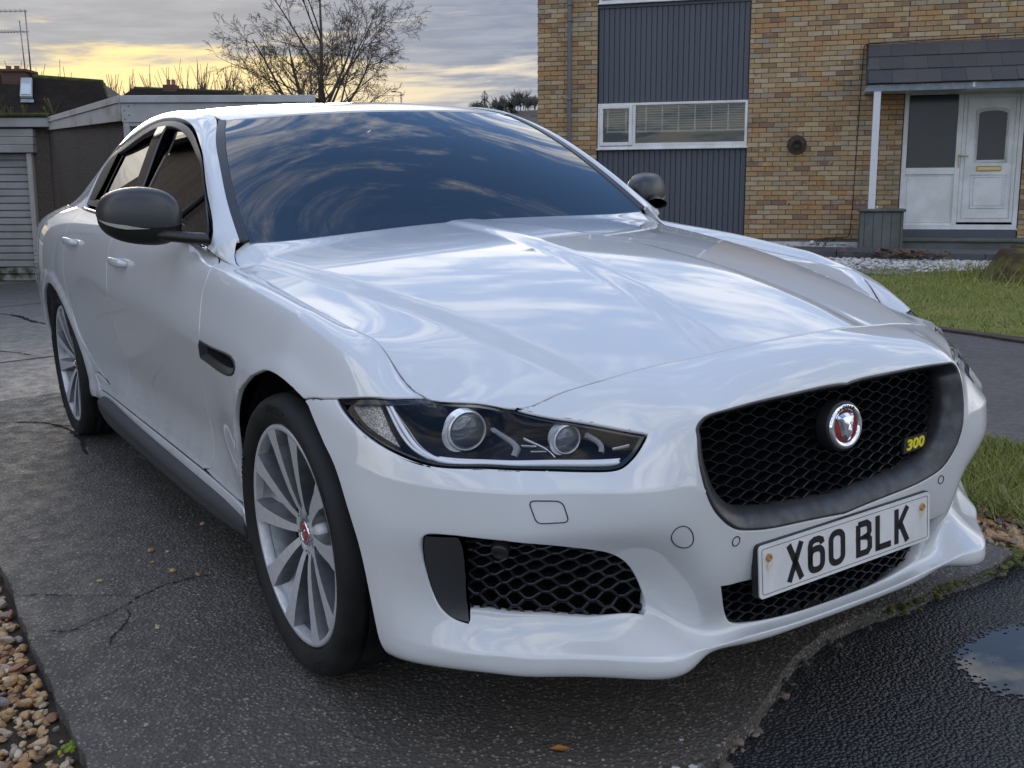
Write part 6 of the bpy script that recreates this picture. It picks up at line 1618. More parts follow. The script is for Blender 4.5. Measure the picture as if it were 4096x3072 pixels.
# left flank runs back from the near corner
c0 = Vector((-4.60, 13.0, 0)); c1 = Vector((-6.60, 15.62, 0)); fl = (c1 - c0); n2 = Vector((fl.y, -fl.x, 0)).normalized() * -1
if n2.x > 0: n2 = -n2
def quadbox(mb, p, q_, z0a, z1a, z0b, z1b, th):
    o = n2 * th; V = [p + Vector((0, 0, z0a)), q_ + Vector((0, 0, z0b)), q_ + Vector((0, 0, z1b)), p + Vector((0, 0, z1a))]; V2 = [v + o for v in V]
    mb.add(V + V2, [(0, 3, 2, 1), (4, 5, 6, 7), (3, 7, 6, 2), (0, 1, 5, 4), (0, 4, 7, 3), (1, 2, 6, 5)])
q = MB(); quadbox(q, c0 + Vector((.02, .06, 0)), c1, ZG - .4, .95, ZG - .4, 1.0, .01); q.add([c0 + Vector((.02, .06, ZG - .4)), c0 + Vector((2.45, .08, ZG - .4)), c0 + Vector((2.45, .08, 1.0)), c0 + Vector((.02, .06, 1.0))], [(0, 1, 2, 3)])
q.add([c0 + Vector((2.45, .08, ZG - .4)), c0 + Vector((2.45, 5, ZG - .4)), c0 + Vector((2.45, 5, 1.1)), c0 + Vector((2.45, .08, 1.1))], [(0, 1, 2, 3)]); q.build('wall', M_dash, g2)
q = MB(); quadbox(q, c0, c1, 1.135, 1.215, 1.085, 1.155, .05); quadbox(q, c0, c0 + fl * .001, 1.13, 1.21, 1.13, 1.21, .05); q.build('fascia_top', M_gfas, g2)
for k in range(4):
    t0, t1 = (0, .26, .5, .76)[k], (.257, .497, .757, 1)[k]
    za = lambda t: .925 + (.985 - .925) * t; zb = lambda t: 1.130 + (1.082 - 1.130) * t
    q = MB(); quadbox(q, c0 + fl * t0, c0 + fl * t1, za(t0), zb(t0), za(t1), zb(t1), .035); q.build('fascia_board', M_gfas, g2)
q = MB(); gbox(q, (-4.605, 12.93, 1.128), (-2.31, 12.985, 1.213), 0, .005); q.build('fascia_top', M_gwhite, g2)
q = MB(); gbox(q, (-4.60, 12.955, .905), (-2.31, 13.0, 1.126), 0, .004); q.build('fascia_panel', M_gwhite, g2)
q = MB(); q.add([c0 + Vector((0, 0, 1.19)), Vector((-2.31, 13.0, 1.19)), Vector((-2.31, 19, 1.15)), c1 + Vector((0, 3, 1.13)), c1 + Vector((0, 0, 1.14))], [(0, 1, 2, 3, 4)]); q.build('roof', M_trim, g2)
q = MB(); gbox(q, (-4.59, 12.96, -1.4), (-4.52, 13.02, .905), 0, .004); gbox(q, (-3.6, 12.96, -1.4), (-3.54, 13.02, .905), 0, .004); gbox(q, (-4.52, 12.97, .86), (-2.4, 13.01, .905), 0, .004); gw = q.build('window_frame', M_gwhite, g2)
q = MB(); gbox(q, (-4.52, 12.995, -1.3), (-2.4, 13.0, .86)); q.build('window_pane', mat('dusty_pane', (.13, .15, .17), .2), gw)
for k in range(2):
    q = MB(); gbox(q, (-4.34 + k * .2, 12.975, -1.3), (-4.325 + k * .2, 12.998, .86)); q.build('glazing_bar', M_gwhite, gw)
for k in range(6):
    q = MB(); q.lathe([(0, .004), (.007, .003), (.008, 0)], 6, Matrix.Translation((-4.56 + .05 * (k % 2), 12.950, .94 + .05 * k)) @ Matrix.Rotation(R(90), 4, 'X')); q.build('nail', M_trim, g2)
# houses beyond, as roofs with walls under them
def far_house(name, label, x0, x1, y, zr, ze, dep, hip=0.0, hipl=0.0, zg=-1.6, slope_l=0.0, rowsn=26):
    h = empty(name, label=label, cat='house'); h.matrix_world = GMX
    q = MB(); q.box((x0 + .3, y + .4, zg), (x1 - .3, y + dep - .4, ze + .05)); q.build('wall', M_dash, h)
    zr0, zr1 = zr + slope_l, zr
    rf = MB()
    ym = y + dep / 2
    # front slope as courses of tiles, each a small step
    for k in range(rowsn):
        t0, t1 = k / rowsn, (k + 1.05) / rowsn
        P = lambda s, t: Vector((x0 + hipl * t + (x1 - hip * t - x0 - hipl * t) * s, y + (ym - y) * t, ze + ((zr0 + (zr1 - zr0) * s) - ze) * t))
        a, b, c, d = P(0, t0), P(1, t0), P(1, t1), P(0, t1)
        up = Vector((0, -.02, .045)); rf.add([a + up, b + up, c, d, a, b], [(0, 1, 2, 3), (4, 5, 1, 0)])
    P0, P1 = Vector((x0 + hipl, ym, zr0)), Vector((x1 - hip, ym, zr1))
    rf.add([P0, P1, Vector((x1, y + dep, ze)), Vector((x0, y + dep, ze))], [(0, 1, 2, 3)])
    rf.add([Vector((x1, y, ze)), Vector((x1, y + dep, ze)), P1], [(0, 1, 2)]); rf.add([Vector((x0, y, ze)), Vector((x0, y + dep, ze)), P0], [(0, 2, 1)])
    r = rf.build('roof', M_rtile, h)
    m = MB(); m.tube([P0 + Vector((0, -.02, .02)), P1 + Vector((0, -.02, .02))], .07, 6); m.tube([P1, Vector((x1, y, ze + .02))], .05, 5); m.build('ridge', M_moss, h)
    return h, r, ym
h1, r1_, ym1 = far_house('neighbour_house', 'dark tiled roof with rooflight and aerial at far left', -15.2, -8.55, 24.0, 2.76, 1.55, 5.0, hip=1.25, slope_l=.42)
q = MB(); q.box((-12.05, 26.1, 2.5), (-11.50, 26.7, 3.02)); q.box((-12.1, 26.05, 3.0), (-11.45, 26.75, 3.06)); ch = q.build('chimney', mat('sooty_brick', (.10, .055, .045), .9), h1)
for x in (-12.0, -11.8):
    q = MB(); q.lathe([(.07, 0), (.085, .02), (.065, .04), (.06, .10), (.07, .11)], 10, Matrix.Translation((x, 26.4, 3.05))); q.build('chimney_pot', mat('red_pot', (.22, .09, .06), .8), ch)
sk_ = Vector((-11.55, 25.55, 0)); 
def onroof(x, t): return Vector((x, 24.0 + 2.5 * t, 1.55 + (2.76 + .42 * (1 - (x + 15.2) / 6.65) - 1.55) * t + .07))
q = MB(); P = [onroof(-11.60, .86), onroof(-11.34, .86), onroof(-10.98, .50), onroof(-11.26, .50)]; q.add([p + Vector((0, -.03, .05)) for p in P] + P, [(3, 2, 1, 0), (0, 1, 5, 4), (1, 2, 6, 5), (2, 3, 7, 6), (3, 0, 4, 7)]); rl_ = q.build('rooflight', mat('rooflight_frame', (.35, .37, .38), .4), h1)
q = MB(); c = sum(P, Vector()) / 4; q.add([c + (p - c) * .86 + Vector((0, -.035, .06)) for p in P], [(3, 2, 1, 0)]); q.build('rooflight_pane', mat('sky_glass', (.40, .45, .50), .12), rl_)
q = MB(); q.add([onroof(-11.2, .46) + Vector((0, -.02, .03)), onroof(-10.9, .46) + Vector((0, -.02, .03)), onroof(-10.85, .40) + Vector((0, -.02, .03)), onroof(-11.15, .40) + Vector((0, -.02, .03))], [(3, 2, 1, 0)]); q.build('rooflight_flashing', M_metal, rl_)
q = MB(); q.tube([(-11.47, 26.4, 2.9), (-11.50, 26.4, 4.45)], .018, 5); q.tube([(-11.60, 26.4, 2.9), (-11.65, 26.4, 4.2)], .015, 5)
for z, l in ((4.42, 1.1), (3.95, .7)):
    q.tube([(-11.45, 26.4, z), (-11.5 - l, 26.4, z - .02)], .010, 4)
    for k in range(9): q.tube([(-11.55 - k * l / 9, 26.2, z), (-11.55 - k * l / 9, 26.6, z)], .006, 3)
q.build('aerial', mat('aluminium', (.25, .25, .24), .4, .8), h1)
h2, r2_, ym2 = far_house('neighbour_house', 'low mossy gabled roof behind the garage', -15.4, -11.0, 42.0, 4.30, 3.55, 6.0, hip=.0, slope_l=.18)
q = MB(); q.box((-14.1, 44.6, 4.0), (-13.6, 45.2, 4.60)); ch = q.build('chimney', MATS['sooty_brick'], h2)
for x in (-13.95, -13.75):
    q = MB(); q.lathe([(.09, 0), (.10, .02), (.08, .04), (.08, .22)], 8, Matrix.Translation((x, 44.9, 4.6))); q.build('chimney_pot', MATS['red_pot'], ch)
# ---- bare trees
def tree_mesh(seed, h, spread, levels=5, thick=.16, lean=(0, 0), fork=.30, nb=(3, 4), up=.55, sides=4, minr=.007, lr=.76, first=None):
    r = random.Random(seed); br = MB(); tw = MB()
    def grow(p, d, L, rad, lev):
        n = 4 if lev < 2 else 3; pts = [p.copy()]; rr = [rad]; dd = d.copy()
        for i in range(n):
            dd = (dd + Vector((r.uniform(-1, 1), r.uniform(-1, 1), r.uniform(-.4, .8))) * (.13 + .035 * lev) + Vector((0, 0, up * .10))).normalized()
            p = p + dd * (L / n); pts.append(p.copy()); rr.append(max(minr, rad * (1 - .42 * (i + 1) / n)))
        (br if rad > .03 else tw).tube(pts, rr, 6 if rad > .05 else (sides if rad > .02 else 3), caps=False)
        if lev >= levels: return
        k = r.randint(*nb) + (1 if lev == 0 else 0) + (1 if lev > 2 else 0)
        for j in range(k):
            t = 1.0 if j == 0 else r.uniform(.35, 1.0)
            i = min(int(t * n), n - 1); q = pts[i].lerp(pts[i + 1], t * n - i)
            ang = r.uniform(.35, .85) * (spread if lev < 2 else 1.0) * (.45 if j == 0 else 1); az = r.uniform(0, 2 * math.pi) if lev else 2 * math.pi * j / k + r.uniform(-.4, .4)
            x = dd.orthogonal().normalized(); y = dd.cross(x); nd = (dd * math.cos(ang) + (x * math.cos(az) + y * math.sin(az)) * math.sin(ang)).normalized()
            grow(q, nd, L * r.uniform(lr - .10, lr + .08) * (1 if j else 1.03), max(minr, rr[i] * (.80 if j == 0 else r.uniform(.45, .68))), lev + 1)
    grow(Vector((0, 0, 0)), Vector((lean[0], lean[1], 1)).normalized(), h * fork, thick, 0)
    return br, tw
def place_tree(name, label, X, Y, Z, cat='tree', group=None, mats=None, **kw):
    br, tw = tree_mesh(**kw); e = empty(name, label=label, cat=cat, group=group); e.matrix_world = GMX @ Matrix.Translation((X, Y, Z))
    br.build('trunk', M_bark, e); o = tw.build('crown', (mats or M_twig), e); return e
def spreading_tree(seed):
    """leader and long arching limbs, alternate side shoots, fine twig ends"""
    r = random.Random(seed); br = MB(); tw = MB()
    def shoot(p, d, L, rad, lev, curl):
        n = max(3, int(7 - lev)); pts = [p.copy()]; rr = [rad]; step = L / n
        for i in range(n):
            d = (d + Vector((r.uniform(-1, 1), r.uniform(-1, 1), r.uniform(-.6, .6))) * (.10 + .035 * lev) + Vector((0, 0, curl))).normalized()
            p = p + d * step; pts.append(p.copy()); rr.append(max(.0048, rad * (1 - .80 * (i + 1) / n)))
        (br if rad > .03 else tw).tube(pts, rr, 6 if rad > .04 else (4 if rad > .015 else 3), caps=False)
        if lev >= 5 or L < .16: return
        m = {0: 9, 1: 8, 2: 7, 3: 5, 4: 3}[lev]
        for k in range(m):
            t = (.22 if lev else .30) + (.76 if lev else .68) * (k + r.uniform(.1, .9)) / m; i = min(int(t * n), n - 1); q = pts[i].lerp(pts[i + 1], t * n - i); dd = (pts[i + 1] - pts[i]).normalized()
            az = r.uniform(0, 2 * math.pi); x = dd.orthogonal().normalized(); y = dd.cross(x); ang = r.uniform(.45, .95) if lev else r.uniform(.55, 1.05)
            nd = (dd * math.cos(ang) + (x * math.cos(az) + y * math.sin(az)) * math.sin(ang)).normalized()
            f_ = (.66 if lev == 0 else .56) * (1 - .45 * t) * r.uniform(.75, 1.2)
            shoot(q, nd, L * f_, max(.0048, rr[i] * r.uniform(.42, .60)), lev + 1, .05 if lev < 2 else (-.02 if lev > 3 else .02))
    shoot(Vector((0, 0, 0)), Vector((-.03, 0, 1)), 7.6, .155, 0, .03)
    for a, h0, L, k in ((2.9, 2.5, 4.3, .75), (.25, 2.7, 3.6, .65), (2.3, 3.3, 3.4, .6), (-.5, 3.4, 3.2, .5), (4.2, 3.0, 3.4, .8), (1.4, 3.1, 3.4, .8), (3.3, 2.2, 3.3, 1.0)):
        shoot(Vector((-.03 * h0, 0, h0)), Vector((math.cos(a) * k, math.sin(a) * k, 1)).normalized(), L, .085, 1, .05)
    return br, tw
_b, _t = spreading_tree(5); e = empty('bare_tree', label='tall bare spreading tree rising above the car roof', cat='tree'); e.matrix_world = GMX @ Matrix.Translation((-6.0, 34, -1.4)); _b.build('trunk', M_bark, e); _t.build('crown', M_twig, e)
# slender upright clumps against the glow
def clump(seed, h, w, n=26):
    r = random.Random(seed); tw = MB(); br = MB()
    for k in range(n):
        x = r.gauss(0, w * .22); a = x / w * 1.1 + r.uniform(-.12, .12); p = Vector((x * .35, r.uniform(-.6, .6), 0)); d = Vector((a * .8, r.uniform(-.1, .1), 1)).normalized(); L = h * r.uniform(.66, .92); pts = [p]; m = 7
        for i in range(m):
            d = (d + Vector((r.uniform(-.12, .12), 0, .08))).normalized(); pts.append(pts[-1] + d * L / m)
        rr = [.080 * (1 - .80 * i / m) + .012 for i in range(m + 1)]; br.tube(pts, rr, 4, caps=False)
        for i in range(2, m):
            for _ in range(4):
                s = pts[i].lerp(pts[min(i + 1, m)], r.random()); dd = (d + Vector((r.uniform(-.75, .75), r.uniform(-.3, .3), .2))).normalized(); l = L * r.uniform(.07, .17)
                e1 = s + dd * l * .5; e2 = e1 + (dd + Vector((0, 0, .6))).normalized() * l * .7; tw.tube([s, e1, e2], [.022, .016, .011], 3, caps=False)
    return br, tw
CL = [(-21.3, 48, 7.6, 1.6, 'bare clump of upright stems behind the rooftop aerial'), (-17.8, 48, 7.0, 1.8, 'rounded bare tree standing between the two tiled roofs'),
      (-17.9, 60, 9.0, 1.7, 'leftmost of the three bare trees beyond the low roof'), (-16.2, 60, 9.0, 1.9, 'middle one of the three bare trees beyond the low roof'), (-14.7, 60, 8.4, 1.8, 'rightmost of the three bare trees beyond the low roof')]
for k, (X, Y, h, w, lab) in enumerate(CL):
    e = empty('bare_tree', label=lab, cat='tree', group='bare trees on the skyline'); e.matrix_world = GMX @ Matrix.Translation((X, Y, -1.6)); b_, t_ = clump(30 + k, h, w, 30); b_.build('trunk', M_twig, e); t_.build('crown', M_twig, e)
place_tree('bare_tree', 'small bare tree low behind the right end of the garage roof', -8.4, 60, -1.5, group='bare trees on the skyline', seed=5, h=6.6, spread=1.2, levels=5, thick=.12, nb=(3, 4))
lp_ = empty('street_lamp', label='thin street lamp post on the skyline', cat='street lamp'); lp_.matrix_world = GMX
q = MB(); q.tube([(-7.02, 70, -1.5), (-7.0, 70, 6.70)], [.07, .045], 6); q.tube([(-7.0, 70, 6.68), (-7.5, 70, 6.76)], .03, 5); q.build('post', mat('galvanised', (.22, .22, .23), .5), lp_)
q = MB(); q.bbox((-7.62, 69.9, 6.70), (-7.3, 70.1, 6.78), .02); q.build('lamp_head', MATS['galvanised'], lp_)
# hill with estate houses, conifers and woodland
M_hill = vary(mat('winter_hill', (.055, .060, .050), .95), (.085, .075, .055), .03, world=True)
q = MB(); V = []; nx = 60
def hz(x): return 15.5 + 4.5 * math.exp(-((x - 6) / 24) ** 2) - max(0, -x - 4) * .10
for i in range(nx + 1):
    x = -220 + 440 * i / nx
    for y, k in ((150, .28), (190, .50), (225, .78), (250, 1.0), (300, 1.05)): V.append((x, y, -2 + (hz(x) + 2) * k if abs(x) < 120 else -2 + 12 * k))
q.add(V, [(i*5+j, (i+1)*5+j, (i+1)*5+j+1, i*5+j+1) for i in range(nx) for j in range(4)], 0, True); hill = q.build('hill', M_hill); hill.matrix_world = GMX; tag(hill, kind='structure')
M_conif = vary(mat('conifer_green', (.020, .030, .020), .9), (.035, .048, .026), .8, world=True)
def conifer(seed, h, w):
    r = random.Random(seed); mb = MB(); tr = MB(); tr.tube([(0, 0, 0), (0, 0, h * .95)], [.25, .04], 6)
    for k in range(620):
        t = r.random() ** .8; z = h * (.06 + .94 * t); rad = w * (1 - t) ** .8 * (.75 + .35 * math.sin(z * 3.1 + seed)) + .12; a = r.uniform(0, 2 * math.pi); q = rad * (.35 + .65 * r.random() ** .5)
        c = Vector((q * math.cos(a), q * math.sin(a), z)); s = .34 * (1.25 - t); d = Vector((math.cos(a), math.sin(a), -.35)); x = Vector((-math.sin(a), math.cos(a), 0))
        mb.add([c - x * s * .5, c + d * s * 1.5, c + x * s * .5, c + Vector((0, 0, s * .5))], [(0, 1, 3), (1, 2, 3)])
    return tr, mb
for k, (X, h, w, lab) in enumerate(((-5.9, 6.6, 2.7, 'taller dark conifer on the distant hill'), (-1.9, 5.6, 2.4, 'shorter dark conifer on the distant hill beside bare woodland'))):
    e = empty('conifer', label=lab, cat='tree', group='conifers on the hill'); e.matrix_world = GMX @ Matrix.Translation((X, 246, 17.2)); a, b = conifer(k + 3, h, w); a.build('trunk', M_bark, e); b.build('crown', M_conif, e)
    a2, b2 = conifer(k + 13, h * .7, w * .8); a2.v = [(x + w * .8, y, z) for x, y, z in a2.v]; b2.v = [(x + w * .8, y, z) for x, y, z in b2.v]; b2.build('side_crown', M_conif, e)
M_wood = mat('far_wood', (.105, .095, .090), .95)
wd = MB(); r = random.Random(4)
for k in range(60):
    x = r.choice([r.uniform(-14.5, -11), r.uniform(-9, -6), r.uniform(-3.5, 7.5), r.uniform(0, 9)]); h = r.uniform(2.0, 3.6) * (1.35 if .5 < x < 3 else 1)
    if x < -10: h *= .8
    base = Vector((x, 244 + r.uniform(-4, 5), hz(x) - .3)); wd.tube([base, base + Vector((r.uniform(-.2, .2), 0, h * .5))], [.14, .09], 4, caps=False)
    for j in range(38):
        a = r.uniform(-1, 1); s = base + Vector((0, 0, h * r.uniform(.2, .5))); e1 = s + Vector((a * h * .28, r.uniform(-.5, .5), h * r.uniform(.15, .32))); e2 = e1 + Vector((a * h * .12 + r.uniform(-.2, .2), 0, h * r.uniform(.08, .25)))
        wd.tube([s, e1, e2], [.075, .055, .035], 3, caps=False)
wo = wd.build('woodland', M_wood); wo.matrix_world = GMX; tag(wo, kind='stuff')
M_hwall = mat('distant_render', (.30, .28, .26), .9); M_hroof = mat('distant_roof', (.055, .050, .052), .85); M_hroof2 = mat('distant_red_roof', (.20, .085, .055), .85)
spec = [(-1.6, 235, 14.8, 4.2, 0, 'long dark roofed house on the hill below the conifers'), (2.2, 228, 13.6, 3.6, 0, 'dark roofed house on the hill just left of the brick wall'), (-5.2, 238, 15.6, 2.4, 0, 'small house on the hill left of the conifers'),
        (4.8, 236, 16.0, 2.2, 0, 'pale walled house high on the hill by the brick wall'), (.0, 218, 11.4, 2.6, 1, 'red roofed gable on the hill below the woods'), (4.0, 214, 10.6, 4.0, 0, 'broad grey roof low on the hill beside the brick wall'), (6.4, 224, 12.9, 2.5, 0, 'last hill house before the brick wall edge')]
for X, Y, Z, w, red, lab in spec:
    e = empty('hill_house', label=lab, cat='house', group='houses on the far hill'); e.matrix_world = GMX @ Matrix.Translation((X, Y, Z)) @ Matrix.Rotation(random.uniform(-.3, .3), 4, 'Z')
    q = MB(); q.box((-w/2, 0, -3), (w/2, 5, .8)); q.build('wall', M_hwall, e)
    q = MB(); q.add([(-w/2 - .2, -.3, .75), (w/2 + .2, -.3, .75), (w/2 + .2, 2.5, 1.9), (-w/2 - .2, 2.5, 1.9), (w/2 + .2, 5.3, .75), (-w/2 - .2, 5.3, .75)], [(0, 1, 2, 3), (3, 2, 4, 5), (0, 3, 5), (1, 4, 2)]); q.build('roof', M_hroof2 if red else M_hroof, e)
    for x in np.arange(-w/2 + .5, w/2 - .3, 1.1):
        q = MB(); q.box((x, -.02, -.4), (x + .45, .05, .35)); q.build('window', M_pane if 0 else MATS['dusty_pane'], e)
# neighbour's pebble-dashed house along the near side of the drive, mirrored in the side windows
nh = empty('neighbour_house', label='pebble dashed house alongside the driveway beyond the gravel', cat='house')
q = MB(); q.box((-15.5, -9.5, -.8), (-6.0, -2.45, 4.7)); q.build('wall', dash_material('brown_dash', (.105, .082, .066), (.20, .165, .14), 60), nh)
q = MB(); q.add([(-15.8, -2.2, 4.55), (-5.7, -2.2, 4.55), (-5.7, -6.0, 6.6), (-15.8, -6.0, 6.6), (-5.7, -9.8, 4.55), (-15.8, -9.8, 4.55)], [(0, 1, 2, 3), (3, 2, 4, 5), (0, 3, 5), (1, 4, 2)]); q.build('roof', M_rtile, nh)
q = MB(); q.box((-15.8, -2.28, 4.48), (-5.7, -2.18, 4.62)); q.build('gutter', M_black, nh)
q = MB(); q.tube([(-9.4, -2.40, -.3), (-9.4, -2.40, 4.5)], .04, 8); q.build('downpipe', M_black, nh)
# tree and low houses across the street, mirrored in the nose
br, tw = tree_mesh(seed=23, h=9.0, spread=1.0, levels=5, thick=.17, fork=.33, nb=(3, 4)); e = empty('bare_tree', (13.5, 2.5, -.3), label='bare tree across the street from the bonnet', cat='tree'); br.build('trunk', M_bark, e); tw.build('crown', M_twig, e)
# ================================================================= ground
def sst(x, a, b):
    t = np.clip((np.asarray(x, float) - a) / (b - a), 0, 1); return t * t * (3 - 2 * t)
def gz(x, y):
    x = np.asarray(x, float); y = np.asarray(y, float)
    dl = np.maximum(0, -x - 4.5); dr = np.maximum(0, y - 1.6); w = sst(y, 2, 8)
    near = -(.0365 * dl * (1 - w) + .052 * dr)
    far = -.006 + .0155 * (x - 2.3) - .0548 * (y + 1.7) * np.where(y > 0, .75, .4)
    k = sst(np.hypot(x + 4, y - 2), 19, 34); return near * (1 - k) + far * k
def sheet(name, poly, dz, m, h=.35, jit=0.0, thick=.03, hb=None, kind='structure', parent=None, bumpy=0.0):
    P = resample(np.array(poly, float), hb or h); r = np.random.default_rng(abs(hash(name)) % 1000 if 0 else len(name) * 7 + len(poly))
    if jit:
        t = np.roll(P, -1, 0) - np.roll(P, 1, 0); t /= np.linalg.norm(t, axis=1, keepdims=True) + 1e-9; n = np.stack([-t[:, 1], t[:, 0]], 1)
        q = r.normal(0, 1, len(P)); q2 = np.convolve(np.concatenate([q[-3:], q, q[:3]]), np.ones(7) / 7, 'valid'); P = P + n * (q * .35 + q2 * 1.2)[:, None] * jit
    lo = P.min(0); hi = P.max(0); gx, gy = np.meshgrid(np.arange(lo[0] + h/2, hi[0], h), np.arange(lo[1] + h/2, hi[1], h)); G = np.stack([gx.ravel(), gy.ravel()], 1)
    G = G[inside(P, G)]
    if len(G):
        k = np.ones(len(G), bool)
        for i in range(0, len(P), 300): k &= ((G[:, None] - P[None, i:i+300]) ** 2).sum(2).min(1) > (h * .4) ** 2
        G = G[k]
    V = np.vstack([P, G]) if len(G) else P; n = len(P)
    vo, eo, fo, vi, ei, fi = geometry.delaunay_2d_cdt([Vector((float(a), float(b))) for a, b in V], [(i, (i+1) % n) for i in range(n)], [], 0, 1e-7)
    V2 = np.array([(v.x, v.y) for v in vo]); T = np.array([f for f in fo if len(f) == 3]); T = T[inside(P, V2[T].mean(1))]
    a, b, c = V2[T[:, 0]], V2[T[:, 1]], V2[T[:, 2]]; fl = ((b - a)[:, 0] * (c - a)[:, 1] - (b - a)[:, 1] * (c - a)[:, 0]) < 0; T[fl] = T[fl][:, ::-1]
    new = {}
    for k2, src in enumerate(vi):
        for s in src: new[s] = k2
    zz = gz(V2[:, 0], V2[:, 1]) + dz + (r.normal(0, bumpy, len(V2)) if bumpy else 0)
    verts = [(x, y, z) for (x, y), z in zip(V2, zz)]; F = [tuple(int(i) for i in t) for t in T]
    ar = 0.5 * (P[:, 0] * np.roll(P[:, 1], -1) - np.roll(P[:, 0], -1) * P[:, 1]).sum(); k0 = len(verts)
    for i in range(n):
        x, y, z = verts[new[i]]; verts.append((x, y, z - thick))
    for i in range(n):
        j = (i + 1) % n; q = (new[i], new[j], k0 + j, k0 + i); F.append(q[::-1] if ar > 0 else q)
    me = bpy.data.meshes.new(name); me.from_pydata(verts, [], F); me.update(); o = link(name, me, parent, m)
    return tag(o, kind=kind)
def aggregate(name, base, base2, stone, stone2, sc=95, frac=.62, rough=(.72, .5), bump=.8, bdist=.004, wet=0.0, tint=None):
    m = mat(name, base, rough[0]); t, b = nodes(m); wp = worldpos(t)
    d = t.vor(wp, sc); n_ = t.new('ShaderNodeTexVoronoi'); t.link(wp, n_.inputs['Vector']); n_.inputs['Scale'].default_value = sc; idc = t.xyz(n_.outputs['Color'])
    n = t.noise(wp, 1.1, 5, .6); n2 = t.noise(wp, 11, 4, .65); fine = t.noise(wp, sc * 2.2, 3, .7)
    bs = t.mix(t.mapr(t.math('ADD', t.math('MULTIPLY', n, .6), t.math('MULTIPLY', n2, .4)), .38, .62), (*base, 1), (*base2, 1))
    bs = t.mix(t.mapr(fine, .35, .75, 0, .5), bs, (base[0] * .45, base[1] * .45, base[2] * .45, 1))
    st = t.mix(idc[1], (*stone, 1), (*stone2, 1))
    isst = t.math('MULTIPLY', t.mapr(d, .42, .30), t.mapr(idc[0], frac, frac + .02))
    sc2 = sc * .42; n3 = t.new('ShaderNodeTexVoronoi'); t.link(wp, n3.inputs['Vector']); n3.inputs['Scale'].default_value = sc2; id2 = t.xyz(n3.outputs['Color']); d2 = n3.outputs['Distance']
    big = t.math('MULTIPLY', t.mapr(d2, .30, .22), t.mapr(id2[0], .84, .86))
    c = t.mix(t.math('MULTIPLY', isst, .85), bs, st); c = t.mix(t.math('MULTIPLY', big, .8), c, t.mix(id2[1], (*stone2, 1), (*stone, 1)))
    t.link(c, b.inputs['Base Color'])
    h = t.math('ADD', t.math('SUBTRACT', 1.0, d), t.math('MULTIPLY', fine, .35)); h = t.math('ADD', h, t.math('MULTIPLY', t.math('SUBTRACT', 1.0, d2), .4)); h = t.math('ADD', h, t.math('MULTIPLY', n2, .8))
    t.link(t.bump(h, bump, bdist), b.inputs['Normal']); t.link(t.mapr(n2, .35, .65, rough[0], rough[1]), b.inputs['Roughness']); return m
M_slab = aggregate('worn_concrete', (.068, .060, .052), (.100, .088, .076), (.30, .28, .25), (.16, .135, .11), 105, .52, (.70, .50), .8, .005)
M_slab2 = aggregate('sky_sheen_concrete', (.110, .105, .098), (.145, .138, .128), (.22, .21, .195), (.15, .135, .12), 60, .66, (.60, .42), .45, .004)  # far slabs: grazing sky reflection put into a paler base colour
M_asph = aggregate('wet_asphalt', (.0125, .0135, .016), (.020, .021, .024), (.070, .073, .078), (.036, .038, .042), 112, .62, (.42, .28), 1.0, .006)
M_path = aggregate('old_path', (.078, .068, .064), (.105, .090, .084), (.15, .14, .13), (.09, .08, .07), 34, .70, (.75, .55), .6, .006)
M_soil = vary(mat('bare_soil', (.040, .028, .020), .95), (.070, .052, .036), 9, bump=(30, .8, .02), world=True)
M_grassg = vary(mat('lawn_ground', (.125, .150, .022), .9), (.190, .180, .032), 1.4, world=True, bump=(60, .8, .02))
M_earth = vary(mat('open_ground', (.075, .080, .055), .95), (.11, .10, .08), .08, world=True)
# base
g = MB(); xs = np.concatenate([np.linspace(-400, -40, 10), np.linspace(-30, 20, 26), np.linspace(40, 400, 10)]); ys = np.concatenate([np.linspace(-400, -40, 10), np.linspace(-25, 30, 28), np.linspace(50, 400, 10)])
V = [(x, y, float(gz(x, y)) - .09) for x in xs for y in ys]; ny = len(ys)
g.add(V, [(i*ny+j, (i+1)*ny+j, (i+1)*ny+j+1, i*ny+j+1) for i in range(len(xs)-1) for j in range(ny-1)], 0, True); tag(g.build('ground', M_earth), kind='structure')
edge = [(1.28, -1.43), (1.10, -1.2), (1.0, -.95), (.95, -.75), (.88, -.60), (.81, -.50), (.83, -.42), (.85, -.35), (.82, -.28), (.80, -.21), (.75, -.13), (.72, -.06), (.68, .01), (.64, .10), (.61, .22), (.59, .38), (.60, .52), (.59, .68), (.60, .83), (.60, .95), (.575, 1.05)]
sheet('driveway', [(-3.06, -1.43), (.9, -1.43)] + edge[1:] + [(-3.06, 1.05)], 0, M_slab, h=.12, jit=.006, thick=.07, hb=.025)
for k, (x0, x1, y0, y1, mm) in enumerate(((-3.93, -3.075, -1.9, 1.05, M_slab), (-5.45, -3.945, -2.3, 1.1, M_slab2), (-8.05, -5.465, -2.4, 1.3, M_slab2), (-10.4, -8.07, -2.4, 2.2, M_slab2), (-12.8, -10.42, -2.4, 3.6, M_slab2), (-15.6, -12.82, -2.4, 4.5, M_slab2))):
    sheet('driveway_slab', [(x0, y0), (x1, y0), (x1, y1), (x0, y1)], -.006 * (k % 2), mm, h=.25, jit=.004, thick=.06, hb=.06)
sheet('road', [(.45, -9), (9.5, -9), (9.5, 12), (.50, 12), (.50, 3.0), (.2, 1.38), (.30, 1.0), (.35, 0), (.45, -1.3)], -.040, M_asph, h=.5, thick=.02)
sheet('path', [(-14, 2.18), (.55, 2.12), (.62, 4.90), (-9, 4.86), (-14, 4.9)], -.012, M_path, h=.4, jit=.02, thick=.05, hb=.1)
